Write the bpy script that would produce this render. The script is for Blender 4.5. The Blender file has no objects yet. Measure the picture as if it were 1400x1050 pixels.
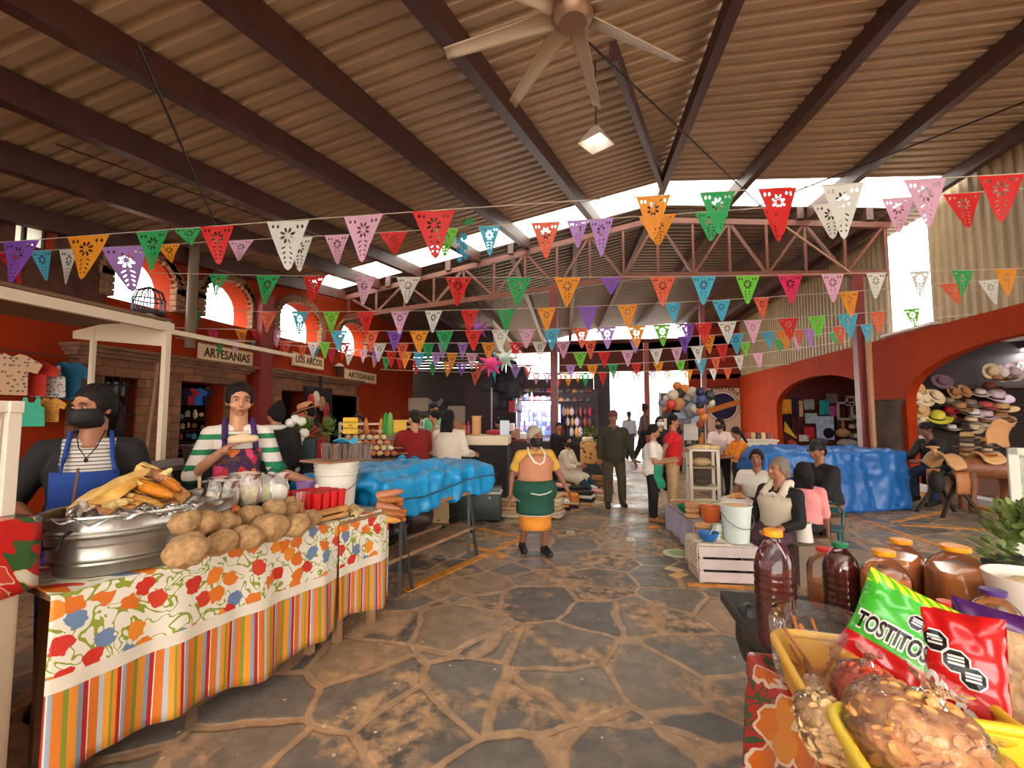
import bpy, bmesh, math, random
from mathutils import Vector, Matrix, noise as mnoise
R = random.Random(7)
PI = math.pi
C = bpy.context.scene.collection
V = Vector

# ------------------------------------------------------------------ camera
F = 610.0
yaw, pitch = math.radians(10.11), math.radians(3.94)
cd = bpy.data.cameras.new('camera'); cam = bpy.data.objects.new('camera', cd); C.objects.link(cam)
cd.sensor_width = 36; cd.lens = 36*F/1400; cd.clip_start = 0.03; cd.clip_end = 300
CAM = V((0, 0, 1.5))
fw = V((-math.sin(yaw)*math.cos(pitch), math.cos(yaw)*math.cos(pitch), math.sin(pitch)))
rt = V((math.cos(yaw), math.sin(yaw), 0)); up = rt.cross(fw)
cam.matrix_world = Matrix(((rt.x, up.x, -fw.x, CAM.x), (rt.y, up.y, -fw.y, CAM.y), (rt.z, up.z, -fw.z, CAM.z), (0, 0, 0, 1)))
bpy.context.scene.camera = cam
def ray(px, py):
    return fw + rt*((px-700)/F) + up*((525-py)/F)
def at(px, py, X=None, Y=None, z=None, D=None):
    d = ray(px, py)
    t = (X-CAM.x)/d.x if X is not None else (Y-CAM.y)/d.y if Y is not None else (z-CAM.z)/d.z if z is not None else D
    return CAM + d*t
def fl(px, py): return at(px, py, z=0)
def pd(px, D, z=0.):
    p = at(px, 567, D=D); return V((p.x, p.y, z))

# ------------------------------------------------------------------ materials
MC = {}
def newmat(name):
    m = bpy.data.materials.new(name); m.use_nodes = True
    nt = m.node_tree; b = nt.nodes['Principled BSDF']
    return m, nt, b
def lk(nt, a, b): nt.links.new(a, b)
def s2l(c):
    return tuple(((x/12.92) if x <= .04045 else ((x+.055)/1.055)**2.4) for x in c)
def rgb(r, g, b): return s2l((r/255, g/255, b/255))
def mat(name, col=(.8, .8, .8), rough=.6, metal=0., bump=0., bscale=30., var=0., vscale=4., spec=.5, coat=0., trans=0., sub=0.):
    if name in MC: return MC[name]
    m, nt, b = newmat(name); MC[name] = m
    b.inputs['Base Color'].default_value = (*col, 1); b.inputs['Roughness'].default_value = rough
    b.inputs['Metallic'].default_value = metal; b.inputs['Specular IOR Level'].default_value = spec
    if coat: b.inputs['Coat Weight'].default_value = coat; b.inputs['Coat Roughness'].default_value = .1
    if trans: b.inputs['Transmission Weight'].default_value = trans
    if sub:
        b.inputs['Subsurface Weight'].default_value = sub; b.inputs['Subsurface Radius'].default_value = (.02, .01, .005)
    if var or bump:
        tc = nt.nodes.new('ShaderNodeTexCoord')
    if var:
        n = nt.nodes.new('ShaderNodeTexNoise'); n.inputs['Scale'].default_value = vscale; n.inputs['Detail'].default_value = 5
        lk(nt, tc.outputs['Object'], n.inputs['Vector'])
        r = nt.nodes.new('ShaderNodeValToRGB'); lk(nt, n.outputs['Fac'], r.inputs['Fac'])
        r.color_ramp.elements[0].position = .3; r.color_ramp.elements[1].position = .7
        r.color_ramp.elements[0].color = (*[x*(1-var) for x in col], 1); r.color_ramp.elements[1].color = (*[min(1, x*(1+var)) for x in col], 1)
        lk(nt, r.outputs['Color'], b.inputs['Base Color'])
    if bump:
        n2 = nt.nodes.new('ShaderNodeTexNoise'); n2.inputs['Scale'].default_value = bscale; n2.inputs['Detail'].default_value = 4
        lk(nt, tc.outputs['Object'], n2.inputs['Vector'])
        bp = nt.nodes.new('ShaderNodeBump'); bp.inputs['Strength'].default_value = bump; bp.inputs['Distance'].default_value = .02
        lk(nt, n2.outputs['Fac'], bp.inputs['Height']); lk(nt, bp.outputs['Normal'], b.inputs['Normal'])
    return m
def K(r, g, b, rough=.7, **k):
    return mat('paint_%d_%d_%d_%d' % (r, g, b, int(rough*100)), rgb(r, g, b), rough, **k)
def emat(name, col, s):
    if name in MC: return MC[name]
    m, nt, b = newmat(name); MC[name] = m
    b.inputs['Base Color'].default_value = (*col, 1)
    b.inputs['Emission Color'].default_value = (*col, 1); b.inputs['Emission Strength'].default_value = s
    return m
def film(name, tint=(1, 1, 1), clear=.75, rough=.08, bump=0., bscale=18):
    """thin clear plastic: see-through, slightly milky, with a glossy skin"""
    if name in MC: return MC[name]
    m, nt, b = newmat(name); MC[name] = m; N = nt.nodes.new
    out = nt.nodes['Material Output']; nt.nodes.remove(b)
    tr = N('ShaderNodeBsdfTransparent'); tr.inputs['Color'].default_value = (*[.5+.5*x if clear > .6 else x for x in tint], 1)
    df = N('ShaderNodeBsdfDiffuse'); df.inputs['Color'].default_value = (*tint, 1)
    gl = N('ShaderNodeBsdfGlossy'); gl.inputs['Roughness'].default_value = rough; gl.inputs['Color'].default_value = (1, 1, 1, 1)
    m1 = N('ShaderNodeMixShader'); m1.inputs['Fac'].default_value = (1-clear)*.55; lk(nt, tr.outputs['BSDF'], m1.inputs[1]); lk(nt, df.outputs['BSDF'], m1.inputs[2])
    fr = N('ShaderNodeFresnel'); fr.inputs['IOR'].default_value = 1.42
    m2 = N('ShaderNodeMixShader'); lk(nt, fr.outputs['Fac'], m2.inputs['Fac']); lk(nt, m1.outputs['Shader'], m2.inputs[1]); lk(nt, gl.outputs['BSDF'], m2.inputs[2]); lk(nt, m2.outputs['Shader'], out.inputs['Surface'])
    if bump:
        tc = N('ShaderNodeTexCoord'); n2 = N('ShaderNodeTexNoise'); n2.inputs['Scale'].default_value = bscale
        n2.inputs['Detail'].default_value = 2; n2.inputs['Distortion'].default_value = 1.
        lk(nt, tc.outputs['Object'], n2.inputs['Vector'])
        bp = N('ShaderNodeBump'); bp.inputs['Strength'].default_value = bump; bp.inputs['Distance'].default_value = .02
        lk(nt, n2.outputs['Fac'], bp.inputs['Height']); lk(nt, bp.outputs['Normal'], gl.inputs['Normal']); lk(nt, bp.outputs['Normal'], fr.inputs['Normal'])
    return m
def tissue(name, col, tl=.45):
    if name in MC: return MC[name]
    m, nt, b = newmat(name); MC[name] = m
    out = nt.nodes['Material Output']; b.inputs['Base Color'].default_value = (*col, 1); b.inputs['Roughness'].default_value = .55
    t = nt.nodes.new('ShaderNodeBsdfTranslucent'); t.inputs['Color'].default_value = (*col, 1)
    mx = nt.nodes.new('ShaderNodeMixShader'); mx.inputs['Fac'].default_value = tl
    lk(nt, b.outputs['BSDF'], mx.inputs[1]); lk(nt, t.outputs['BSDF'], mx.inputs[2]); lk(nt, mx.outputs['Shader'], out.inputs['Surface'])
    return m

# ------------------------------------------------------------------ mesh builder
TW = {}
def basis(d):
    d = V(d).normalized(); a = V((0, 0, 1)) if abs(d.z) < .95 else V((1, 0, 0))
    x = a.cross(d).normalized(); return x, d.cross(x), d
class MB:
    def __init__(s): s.v = []; s.f = []; s.m = []; s.uv = None; s.mi = 0
    def add(s, vs, fs):
        o = len(s.v); s.v += [V(p) for p in vs]; s.f += [tuple(i+o for i in f) for f in fs]; s.m += [s.mi]*len(fs); return s
    def box(s, c, d, rot=None, taper=1.):
        c = V(c); x, y, z = d[0]/2, d[1]/2, d[2]/2; t = taper
        vs = [V(p) for p in ((-x, -y, -z), (x, -y, -z), (x, y, -z), (-x, y, -z), (-x*t, -y*t, z), (x*t, -y*t, z), (x*t, y*t, z), (-x*t, y*t, z))]
        if rot is not None:
            M = rot if isinstance(rot, Matrix) else Matrix.Rotation(rot, 3, 'Z'); vs = [M @ p for p in vs]
        return s.add([c+p for p in vs], [(0, 3, 2, 1), (4, 5, 6, 7), (0, 1, 5, 4), (1, 2, 6, 5), (2, 3, 7, 6), (3, 0, 4, 7)])
    def bar(s, a, b, w, h, upv=(0, 0, 1)):
        a, b = V(a), V(b); d = (b-a); L = d.length; d.normalize(); x = d.cross(V(upv)).normalized(); u = x.cross(d)
        vs = []
        for p in (a, b):
            for q in ((-1, -1), (1, -1), (1, 1), (-1, 1)): vs.append(p + x*q[0]*w/2 + u*q[1]*h/2)
        return s.add(vs, [(0, 1, 2, 3), (7, 6, 5, 4), (0, 4, 5, 1), (1, 5, 6, 2), (2, 6, 7, 3), (3, 7, 4, 0)])
    def loft(s, rings, cap=True, close=True):
        n = len(rings[0]); o = len(s.v); fs = []
        vs = [p for r in rings for p in r]
        for i in range(len(rings)-1):
            for j in range(n if close else n-1):
                k = (j+1) % n; fs.append((i*n+j, i*n+k, (i+1)*n+k, (i+1)*n+j))
        if cap: fs.append(tuple(range(n-1, -1, -1))); fs.append(tuple((len(rings)-1)*n+j for j in range(n)))
        return s.add(vs, fs)
    def cyl(s, a, b, r1, r2=None, n=12, cap=True):
        a, b = V(a), V(b); r2 = r1 if r2 is None else r2; x, y, d = basis(b-a)
        return s.loft([[p+(x*math.cos(2*PI*j/n)+y*math.sin(2*PI*j/n))*r for j in range(n)] for p, r in ((a, r1), (b, r2))], cap)
    def tube(s, pts, r, n=8, cap=True):
        pts = [V(p) for p in pts]; rings = []
        for i, p in enumerate(pts):
            d = pts[min(i+1, len(pts)-1)]-pts[max(i-1, 0)]; x, y, d = basis(d); rr = r[i] if isinstance(r, (list, tuple)) else r
            rings.append([p+(x*math.cos(2*PI*j/n)+y*math.sin(2*PI*j/n))*rr for j in range(n)])
        return s.loft(rings, cap)
    def lathe(s, prof, n=20, c=(0, 0, 0), sx=1., sy=1., cap=True, wob=None):
        c = V(c)
        return s.loft([[c+V((r*sx*math.cos(2*PI*j/n)*(wob(2*PI*j/n, z) if wob else 1), r*sy*math.sin(2*PI*j/n)*(wob(2*PI*j/n, z) if wob else 1), z)) for j in range(n)] for r, z in prof], cap)
    def cap(s, a, b, r1, r2, n=12, k=3):
        a, b = V(a), V(b); x, y, d = basis(b-a); rings = []
        for i in range(k+1):
            t = PI/2*(1-i/k); rings.append((a-d*r1*math.sin(t), max(r1*math.cos(t), r1*.03)))
        for i in range(k+1):
            t = PI/2*i/k; rings.append((b+d*r2*math.sin(t), max(r2*math.cos(t), r2*.03)))
        return s.loft([[p+(x*math.cos(2*PI*j/n)+y*math.sin(2*PI*j/n))*r for j in range(n)] for p, r in rings])
    def ell(s, c, r, M=None, n=16, k=10, fn=None):
        c = V(c); rings = []
        for i in range(k+1):
            t = -PI/2+PI*i/k; q = max(math.cos(t), .02); ring = []
            for j in range(n):
                p = V((math.cos(2*PI*j/n)*q, math.sin(2*PI*j/n)*q, math.sin(t)))
                if fn: p = p*fn(p)
                p = V((p.x*r[0], p.y*r[1], p.z*r[2])); ring.append(c+(M @ p if M is not None else p))
            rings.append(ring)
        return s.loft(rings)
    def grid(s, fn, nu, nv, uv=True):
        o = len(s.v); vs = []; fs = []
        for i in range(nu+1):
            for j in range(nv+1): vs.append(fn(i/nu, j/nv))
        for i in range(nu):
            for j in range(nv): fs.append((i*(nv+1)+j, (i+1)*(nv+1)+j, (i+1)*(nv+1)+j+1, i*(nv+1)+j+1))
        return s.add(vs, fs)
    def poly(s, pts, d):
        """extrude a flat polygon by vector d"""
        n = len(pts); d = V(d); pts = [V(p) for p in pts]
        return s.add(pts+[p+d for p in pts], [tuple(range(n-1, -1, -1)), tuple(range(n, 2*n))]+[(i, (i+1) % n, n+(i+1) % n, n+i) for i in range(n)])
    def mesh(s, name, smooth=True):
        me = bpy.data.meshes.new(name); me.from_pydata([tuple(p) for p in s.v], [], s.f)
        if smooth: me.shade_smooth()
        return me
    def build(s, name, m, parent=None, smooth=True, bevel=0., world=False, solid=0., ang=40, sub=0):
        if world and parent is not None:
            I = TW[parent].inverted(); s.v = [I @ p for p in s.v]
        me = s.mesh(name, smooth)
        bm = bmesh.new(); bm.from_mesh(me); bmesh.ops.recalc_face_normals(bm, faces=bm.faces)
        if bevel: bmesh.ops.bevel(bm, geom=[e for e in bm.edges if e.calc_face_angle(0) > .5], offset=bevel, segments=2, profile=.5, affect='EDGES')
        bm.to_mesh(me); bm.free()
        ms = m if isinstance(m, (list, tuple)) else [m]
        for x in ms: me.materials.append(x)
        if len(ms) > 1:
            for p, i in zip(me.polygons, s.m): p.material_index = i
        if smooth: me.set_sharp_from_angle(angle=math.radians(ang))
        o = bpy.data.objects.new(name, me); C.objects.link(o)
        if parent is not None: o.parent = parent
        if solid:
            md = o.modifiers.new('solid', 'SOLIDIFY'); md.thickness = solid; md.offset = 0
        if sub:
            md = o.modifiers.new('sub', 'SUBSURF'); md.levels = sub; md.render_levels = sub
        return o
def tag(o, label, cat, group=None, kind=None):
    o['label'] = label; o['category'] = cat
    if group: o['group'] = group
    if kind: o['kind'] = kind
    return o
def thing(name, label, cat, loc=(0, 0, 0), rz=0., group=None, kind=None):
    o = bpy.data.objects.new(name, None); C.objects.link(o); o.empty_display_size = .1
    o.location = loc; o.rotation_euler = (0, 0, rz)
    TW[o] = Matrix.Translation(V(loc)) @ Matrix.Rotation(rz, 4, 'Z')
    return tag(o, label, cat, group, kind)
def st(o): o['kind'] = 'structure'; return o
def put(o, loc, rz=0., rx=0., ry=0., sc=1.):
    o.location = loc; o.rotation_euler = (rx, ry, rz); o.scale = (sc,)*3 if not isinstance(sc, tuple) else sc; return o
def dup(src, loc, rz=0., rx=0., ry=0., sc=1., label=None, group=None, m=None):
    c = src.copy(); C.objects.link(c); c.parent = None; put(c, loc, rz, rx, ry, sc)
    if label: c['label'] = label
    if group: c['group'] = group
    if m is not None:
        c.material_slots[0].link = 'OBJECT'; c.material_slots[0].material = m
    for ch in KIDS.get(src, src.children):
        d = ch.copy(); C.objects.link(d); d.parent = c
        for g in ch.children:
            e = g.copy(); C.objects.link(e); e.parent = d
    return c
KIDS = {}
ORD = ['first', 'second', 'third', 'fourth', 'fifth', 'sixth', 'seventh', 'eighth', 'ninth', 'tenth', 'eleventh', 'twelfth', 'thirteenth', 'fourteenth', 'fifteenth', 'sixteenth', 'seventeenth', 'eighteenth', 'nineteenth', 'twentieth',
       'twenty-first', 'twenty-second', 'twenty-third', 'twenty-fourth', 'twenty-fifth', 'twenty-sixth', 'twenty-seventh', 'twenty-eighth', 'twenty-ninth', 'thirtieth']
FONT_UP = {}
def textmesh(body, size, depth=.002, bold=0.):
    cu = bpy.data.curves.new('lettering', 'FONT'); cu.body = body; cu.size = size; cu.extrude = depth; cu.align_x = 'CENTER'; cu.align_y = 'CENTER'; cu.offset = bold; cu.resolution_u = 3
    o = bpy.data.objects.new('lettering', cu); C.objects.link(o)
    dg = bpy.context.evaluated_depsgraph_get(); me = bpy.data.meshes.new_from_object(o.evaluated_get(dg))
    bpy.data.objects.remove(o); bpy.data.curves.remove(cu); return me
def lettering(body, size, m, parent, M, depth=.002, bold=0., fn=None, label=None):
    me = textmesh(body, size, depth, bold)
    for v in me.vertices: v.co = fn(v.co) if fn else M @ v.co
    me.materials.clear(); me.materials.append(m)
    o = bpy.data.objects.new('lettering', me); C.objects.link(o); o.parent = parent
    if label: o['label'] = label
    return o
def evalmesh(o):
    dg = bpy.context.evaluated_depsgraph_get(); me = bpy.data.meshes.new_from_object(o.evaluated_get(dg)); return me
def blob(name, prim, m, parent=None, voxel=.01, it=6, fac=.5, keep=None):
    """one continuous skin grown over overlapping closed shapes"""
    b = MB(); prim(b); me = b.mesh(name)
    o = bpy.data.objects.new(name, me); C.objects.link(o)
    bm = bmesh.new(); bm.from_mesh(me); bmesh.ops.recalc_face_normals(bm, faces=bm.faces); bm.to_mesh(me); bm.free()
    md = o.modifiers.new('r', 'REMESH'); md.mode = 'VOXEL'; md.voxel_size = voxel; md.use_smooth_shade = True
    if it:
        sm = o.modifiers.new('s', 'SMOOTH'); sm.factor = fac; sm.iterations = it
    nm = evalmesh(o); o.modifiers.clear(); o.data = nm; bpy.data.meshes.remove(me)
    nm.name = name; nm.materials.clear(); nm.materials.append(m); nm.shade_smooth()
    if parent is not None: o.parent = parent
    return o
# ------------------------------------------------------------------ world & view
sc = bpy.context.scene
w = bpy.data.worlds.new('sky'); sc.world = w; w.use_nodes = True
bg = w.node_tree.nodes['Background']; bg.inputs['Color'].default_value = (1, .96, .9, 1); bg.inputs['Strength'].default_value = 4.0
sc.view_settings.view_transform = 'Standard'; sc.view_settings.look = 'None'; sc.view_settings.gamma = 1
sc.view_settings.use_curve_mapping = False
sc.view_settings.exposure = 1.2
sc.cycles.max_bounces = 8; sc.cycles.diffuse_bounces = 4; sc.cycles.transparent_max_bounces = 24
sc.cycles.use_denoising = True; sc.cycles.sample_clamp_indirect = 6

XL, XR, ZR = -6.3, 6.4, 5.7
Y0, Y1, Y2 = -9.0, 10.1, 21.0
XRI = 1.4
def zl(Y):
    Y = max(Y, 0)
    return 3.95+(Y-4.75)*.128 if Y <= Y1 else 4.63-(Y-Y1)*.06
def zr(Y):
    Y = max(Y, 0)
    return 5.64+(Y-4.4)*.097 if Y <= Y1 else 6.19-(Y-Y1)*.06
def xr(Y): return XRI if Y <= Y1 else XRI-(Y-Y1)*.1
def roof(X, Y):
    r = xr(Y)
    return zl(Y)+(zr(Y)-zl(Y))*(X-XL)/(r-XL) if X <= r else zr(Y)+(ZR-zr(Y))*(X-r)/(XR-r)
def on_roof(px, py):
    d = ray(px, py); lo, hi = .2, 60.
    f = lambda t: (CAM+d*t).z-roof((CAM+d*t).x, (CAM+d*t).y)
    for _ in range(60):
        mid = (lo+hi)/2
        if f(mid) < 0: lo = mid
        else: hi = mid
    return CAM+d*lo

# floor: slate flagstones bedded in muddy mortar
def floor_mat():
    m, nt, b = newmat('flagstone'); N = nt.nodes.new
    tc = N('ShaderNodeTexCoord')
    nz = N('ShaderNodeTexNoise'); nz.inputs['Scale'].default_value = 2.2; nz.inputs['Detail'].default_value = 4; lk(nt, tc.outputs['Object'], nz.inputs['Vector'])
    ad = N('ShaderNodeMixRGB'); ad.blend_type = 'LINEAR_LIGHT'; ad.inputs['Fac'].default_value = .07
    lk(nt, tc.outputs['Object'], ad.inputs['Color1']); lk(nt, nz.outputs['Color'], ad.inputs['Color2'])
    ve = N('ShaderNodeTexVoronoi'); ve.feature = 'DISTANCE_TO_EDGE'; ve.inputs['Scale'].default_value = 2.1; lk(nt, ad.outputs['Color'], ve.inputs['Vector'])
    vc = N('ShaderNodeTexVoronoi'); vc.inputs['Scale'].default_value = 2.1; lk(nt, ad.outputs['Color'], vc.inputs['Vector'])
    n2 = N('ShaderNodeTexNoise'); n2.inputs['Scale'].default_value = 9; n2.inputs['Detail'].default_value = 8; n2.inputs['Roughness'].default_value = .65; lk(nt, tc.outputs['Object'], n2.inputs['Vector'])
    n3 = N('ShaderNodeTexNoise'); n3.inputs['Scale'].default_value = 1.6; n3.inputs['Detail'].default_value = 6; lk(nt, tc.outputs['Object'], n3.inputs['Vector'])
    sep = N('ShaderNodeSeparateColor'); lk(nt, vc.outputs['Color'], sep.inputs['Color'])
    cr = N('ShaderNodeValToRGB'); lk(nt, sep.outputs['Red'], cr.inputs['Fac']); e = cr.color_ramp.elements
    e[0].color = (*rgb(100, 94, 86), 1); e[1].color = (*rgb(166, 136, 104), 1); e.new(.4).color = (*rgb(122, 113, 102), 1); e.new(.75).color = (*rgb(140, 124, 106), 1)
    # trodden mud patches over the stones
    mp = N('ShaderNodeMapRange'); lk(nt, n3.outputs['Fac'], mp.inputs['Value']); mp.inputs['From Min'].default_value = .5; mp.inputs['From Max'].default_value = .56
    n4 = N('ShaderNodeMapRange'); lk(nt, n2.outputs['Fac'], n4.inputs['Value']); n4.inputs['From Min'].default_value = .4; n4.inputs['From Max'].default_value = .56
    mm = N('ShaderNodeMath'); mm.operation = 'MULTIPLY'; lk(nt, mp.outputs['Result'], mm.inputs[0]); lk(nt, n4.outputs['Result'], mm.inputs[1])
    mx = N('ShaderNodeMixRGB'); lk(nt, mm.outputs['Value'], mx.inputs['Fac']); lk(nt, cr.outputs['Color'], mx.inputs['Color1']); mx.inputs['Color2'].default_value = (*rgb(190, 152, 112), 1)
    jt = N('ShaderNodeMapRange'); lk(nt, ve.outputs['Distance'], jt.inputs['Value']); jt.inputs['From Min'].default_value = .03; jt.inputs['From Max'].default_value = .055; jt.inputs['To Min'].default_value = 1; jt.inputs['To Max'].default_value = 0
    jm = N('ShaderNodeMixRGB'); lk(nt, jt.outputs['Result'], jm.inputs['Fac']); lk(nt, mx.outputs['Color'], jm.inputs['Color1']); jm.inputs['Color2'].default_value = (*rgb(184, 148, 112), 1)
    # fine speckle
    sp = N('ShaderNodeMapRange'); lk(nt, n2.outputs['Fac'], sp.inputs['Value']); sp.inputs['From Min'].default_value = .3; sp.inputs['From Max'].default_value = .75; sp.inputs['To Min'].default_value = .6; sp.inputs['To Max'].default_value = 1.3
    ml = N('ShaderNodeMixRGB'); ml.blend_type = 'MULTIPLY'; ml.inputs['Fac'].default_value = 1; lk(nt, jm.outputs['Color'], ml.inputs['Color1']); lk(nt, sp.outputs['Result'], ml.inputs['Color2'])
    vf = N('ShaderNodeTexVoronoi'); vf.inputs['Scale'].default_value = 13; lk(nt, tc.outputs['Object'], vf.inputs['Vector']); sf = N('ShaderNodeSeparateColor'); lk(nt, vf.outputs['Color'], sf.inputs['Color'])
    f1 = N('ShaderNodeMath'); f1.operation = 'LESS_THAN'; lk(nt, vf.outputs['Distance'], f1.inputs[0]); f1.inputs[1].default_value = .12
    f2 = N('ShaderNodeMath'); f2.operation = 'GREATER_THAN'; lk(nt, sf.outputs['Green'], f2.inputs[0]); f2.inputs[1].default_value = .8
    f3 = N('ShaderNodeMath'); f3.operation = 'MULTIPLY'; lk(nt, f1.outputs['Value'], f3.inputs[0]); lk(nt, f2.outputs['Value'], f3.inputs[1])
    mf = N('ShaderNodeMixRGB'); lk(nt, f3.outputs['Value'], mf.inputs['Fac']); lk(nt, ml.outputs['Color'], mf.inputs['Color1']); mf.inputs['Color2'].default_value = (*rgb(214, 190, 160), 1)
    lk(nt, mf.outputs['Color'], b.inputs['Base Color'])
    rr = N('ShaderNodeMapRange'); lk(nt, n3.outputs['Fac'], rr.inputs['Value']); rr.inputs['From Min'].default_value = .35; rr.inputs['From Max'].default_value = .65; rr.inputs['To Min'].default_value = .3; rr.inputs['To Max'].default_value = .7
    lk(nt, rr.outputs['Result'], b.inputs['Roughness']); b.inputs['Specular IOR Level'].default_value = .45
    hm = N('ShaderNodeMath'); hm.operation = 'MULTIPLY_ADD'; lk(nt, n2.outputs['Fac'], hm.inputs[0]); hm.inputs[1].default_value = .5; lk(nt, jt.outputs['Result'], hm.inputs[2])
    bp = N('ShaderNodeBump'); bp.inputs['Strength'].default_value = .35; bp.inputs['Distance'].default_value = .03; bp.invert = True; lk(nt, hm.outputs['Value'], bp.inputs['Height']); lk(nt, bp.outputs['Normal'], b.inputs['Normal'])
    return m
b = MB(); b.box((0, 12, -.05), (60, 60, .1)); st(b.build('floor', floor_mat(), smooth=False))
YEL = mat('road_paint', rgb(214, 138, 44), .6, var=.35, vscale=9)
def line(a, c, wd=.09, nm='floor_marking'):
    b = MB(); b.bar(a+V((0, 0, .002)), c+V((0, 0, .002)), wd, .006); o = b.build(nm, YEL, smooth=False); st(o); return o
for p in (((553, 808), (716, 735)), ((598, 712), (716, 735)), ((640, 745), (690, 762))):
    line(fl(*p[0]), fl(*p[1]))
for p in (((1150, 702), (1392, 782)), ((1222, 714), (1286, 700)), ((1232, 718), (1372, 726)), ((940, 799), (1040, 805))):
    line(fl(*p[0]), fl(*p[1]), .07)

# ---- roof sheets, skylights
SHEET = mat('roof_sheet', rgb(178, 152, 120), .5, var=.1, vscale=1.2, metal=.0)
def sheet(name, xa, xb, ya, yb, m, dz=0., p=.2, amp=.045):
    b = MB(); n = int((yb-ya)/p*6)
    prof = [0, 0, 0, 0, 1, 1]
    xs = 3
    def fn(u, v):
        Y = ya+(yb-ya)*u; a = xa(Y) if callable(xa) else xa; c = xb(Y) if callable(xb) else xb; X = a+(c-a)*v
        k = int(round(u*n)) % 6
        return V((X, Y, roof(X, Y)+dz+amp*prof[k]))
    b.grid(fn, n, xs); o = b.build(name, m, smooth=False, solid=.004); return o
gapx = lambda Y: xr(Y)-.03
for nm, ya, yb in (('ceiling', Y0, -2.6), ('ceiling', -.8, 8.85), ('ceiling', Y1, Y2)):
    m_ = SHEET if ya < Y1 else mat('shaded_roof_sheet', rgb(104, 84, 66), .5, var=.2, vscale=1.2)  # dimness of the further bay is put into a darker sheet colour
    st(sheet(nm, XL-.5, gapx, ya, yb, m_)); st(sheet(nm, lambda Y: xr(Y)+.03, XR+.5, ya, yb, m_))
SKY = tissue('skylight_sheet', (.97, .97, .95), .9)
st(sheet('window_1', XL-.5, gapx, 8.87, 10.08, SKY)); st(sheet('window_2', lambda Y: xr(Y)+.03, XR+.5, 8.87, 10.08, SKY))
st(sheet('added_skylight_1', XL-.5, gapx, -2.58, -.82, SKY)); st(sheet('added_skylight_2', lambda Y: xr(Y)+.03, XR+.5, -2.58, -.82, SKY))  # unseen skylight strip behind the camera, added to brighten floor and tabletops

STEEL = mat('red_oxide_steel', rgb(74, 42, 34), .5, var=.2, vscale=3)
STEEL2 = mat('brown_steel', rgb(98, 46, 24), .5, var=.2, vscale=3)
def zbeam(a, c, nm='roof_beam', wd=.13, h=.25, m=None, ya=Y0, yb=Y1):
    """roof beam along the hall through two points of the roof, hung under the sheets"""
    pts = []
    for Y in (ya, max(ya, 0) if ya < 0 else (ya+yb)/2, yb):
        X = a.x+(c.x-a.x)*(Y-a.y)/(c.y-a.y); pts.append(V((X, Y, roof(X, Y)-h/2-.005)))
    b = MB()
    for p, q in zip(pts, pts[1:]): b.bar(p, q, wd, h)
    return st(b.build(nm, m or STEEL, smooth=False))
for x0, k in ((592.5, .748), (344, 1.15), (82.5, 1.655), (-204, 2.12), (-538, 2.76)):
    zbeam(on_roof(x0+k*100+4, 100), on_roof(x0+k*240+3, 240))
for x0, k in ((1228, -.86), (1445, -1.18)):
    zbeam(on_roof(x0+k*20-6, 20), on_roof(x0+k*255-4, 255))
pr = [V((xr(Y), Y, zr(Y)-.14)) for Y in (Y0, 0, Y1, Y2)]
b = MB()
for p, q in zip(pr, pr[1:]): b.bar(p, q, .12, .22)
st(b.build('ridge_beam', STEEL, smooth=False))
b = MB(); b.bar((XR-.25, Y0, ZR-.14), (XR-.25, Y2, ZR-.14), .12, .22); st(b.build('eave_beam', STEEL, smooth=False))
b = MB(); b.bar((XL+.2, Y0, zl(Y0)-.14), (XL+.2, 0, zl(0)-.14), .12, .22); b.bar((XL+.2, 0, zl(0)-.14), (XL+.2, Y1, zl(Y1)-.14), .12, .22); st(b.build('eave_beam', STEEL, smooth=False))
# roof beams of the further bay
for t in (-.82, -.62, -.42, -.22):
    zbeam(V((xr(Y1)+t*7.7, Y1, 0)), V((xr(Y2)+t*5.8, Y2, 0)), ya=Y1, yb=Y2, m=STEEL)
for t in (.3, .6, .86):
    zbeam(V((xr(Y1)+t*5, Y1, 0)), V((xr(Y2)+t*5.9, Y2, 0)), ya=Y1, yb=Y2, m=STEEL)
# the hip rafter that runs up to the ridge
a = on_roof(838, 50); c = on_roof(905, 242); b = MB(); b.bar(a-V((0, 0, .16)), c-V((0, 0, .16)), .08, .2); st(b.build('hip_rafter', STEEL, smooth=False))

# ---- truss across the hall
def truss(Y, nm='roof_truss'):
    t = bpy.data.objects.new(nm, None); C.objects.link(t); st(t)
    top = [V((XL+.2, Y, zl(10.1)-.2)), V((XRI, Y, zr(10.1)-.32)), V((XR-.3, Y, ZR-.3))]
    bot = [V((XL+.2, Y, 3.95)), V((1.2, Y, 4.62)), V((XR-.4, Y, 4.4))]
    b = MB()
    for q in (top, bot):
        for i in (0, 1): b.bar(q[i], q[i+1], .09, .12)
    b.build('chord', STEEL2, t, smooth=False)
    def on(q, x):
        i = 0 if x < q[1].x else 1; k = (x-q[i].x)/(q[i+1].x-q[i].x); return q[i].lerp(q[i+1], k)
    xs = [XL+.3+i*(XR-XL-.7)/16 for i in range(17)]
    for i, x in enumerate(xs):
        b = MB(); b.bar(on(top, x), on(bot, x), .05, .05, (0, 1, 0)); b.build('strut', STEEL2, t, smooth=False)
        if i < 16:
            x2 = xs[i+1]; b = MB()
            b.bar(on(bot if i % 2 else top, x), on(top if i % 2 else bot, x2), .05, .05, (0, 1, 0)); b.build('brace', STEEL2, t, smooth=False)
    return t
truss(10.2)
POST = mat('post_red', rgb(112, 34, 26), .45, var=.12, vscale=5)
def post(x, y, h, wd=.16, m=None, nm='roof_post'):
    b = MB(); b.box((x, y, h/2), (wd, wd, h)); b.box((x, y, .01), (wd*1.8, wd*1.8, .02)); return st(b.build(nm, m or POST, smooth=False))
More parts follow.
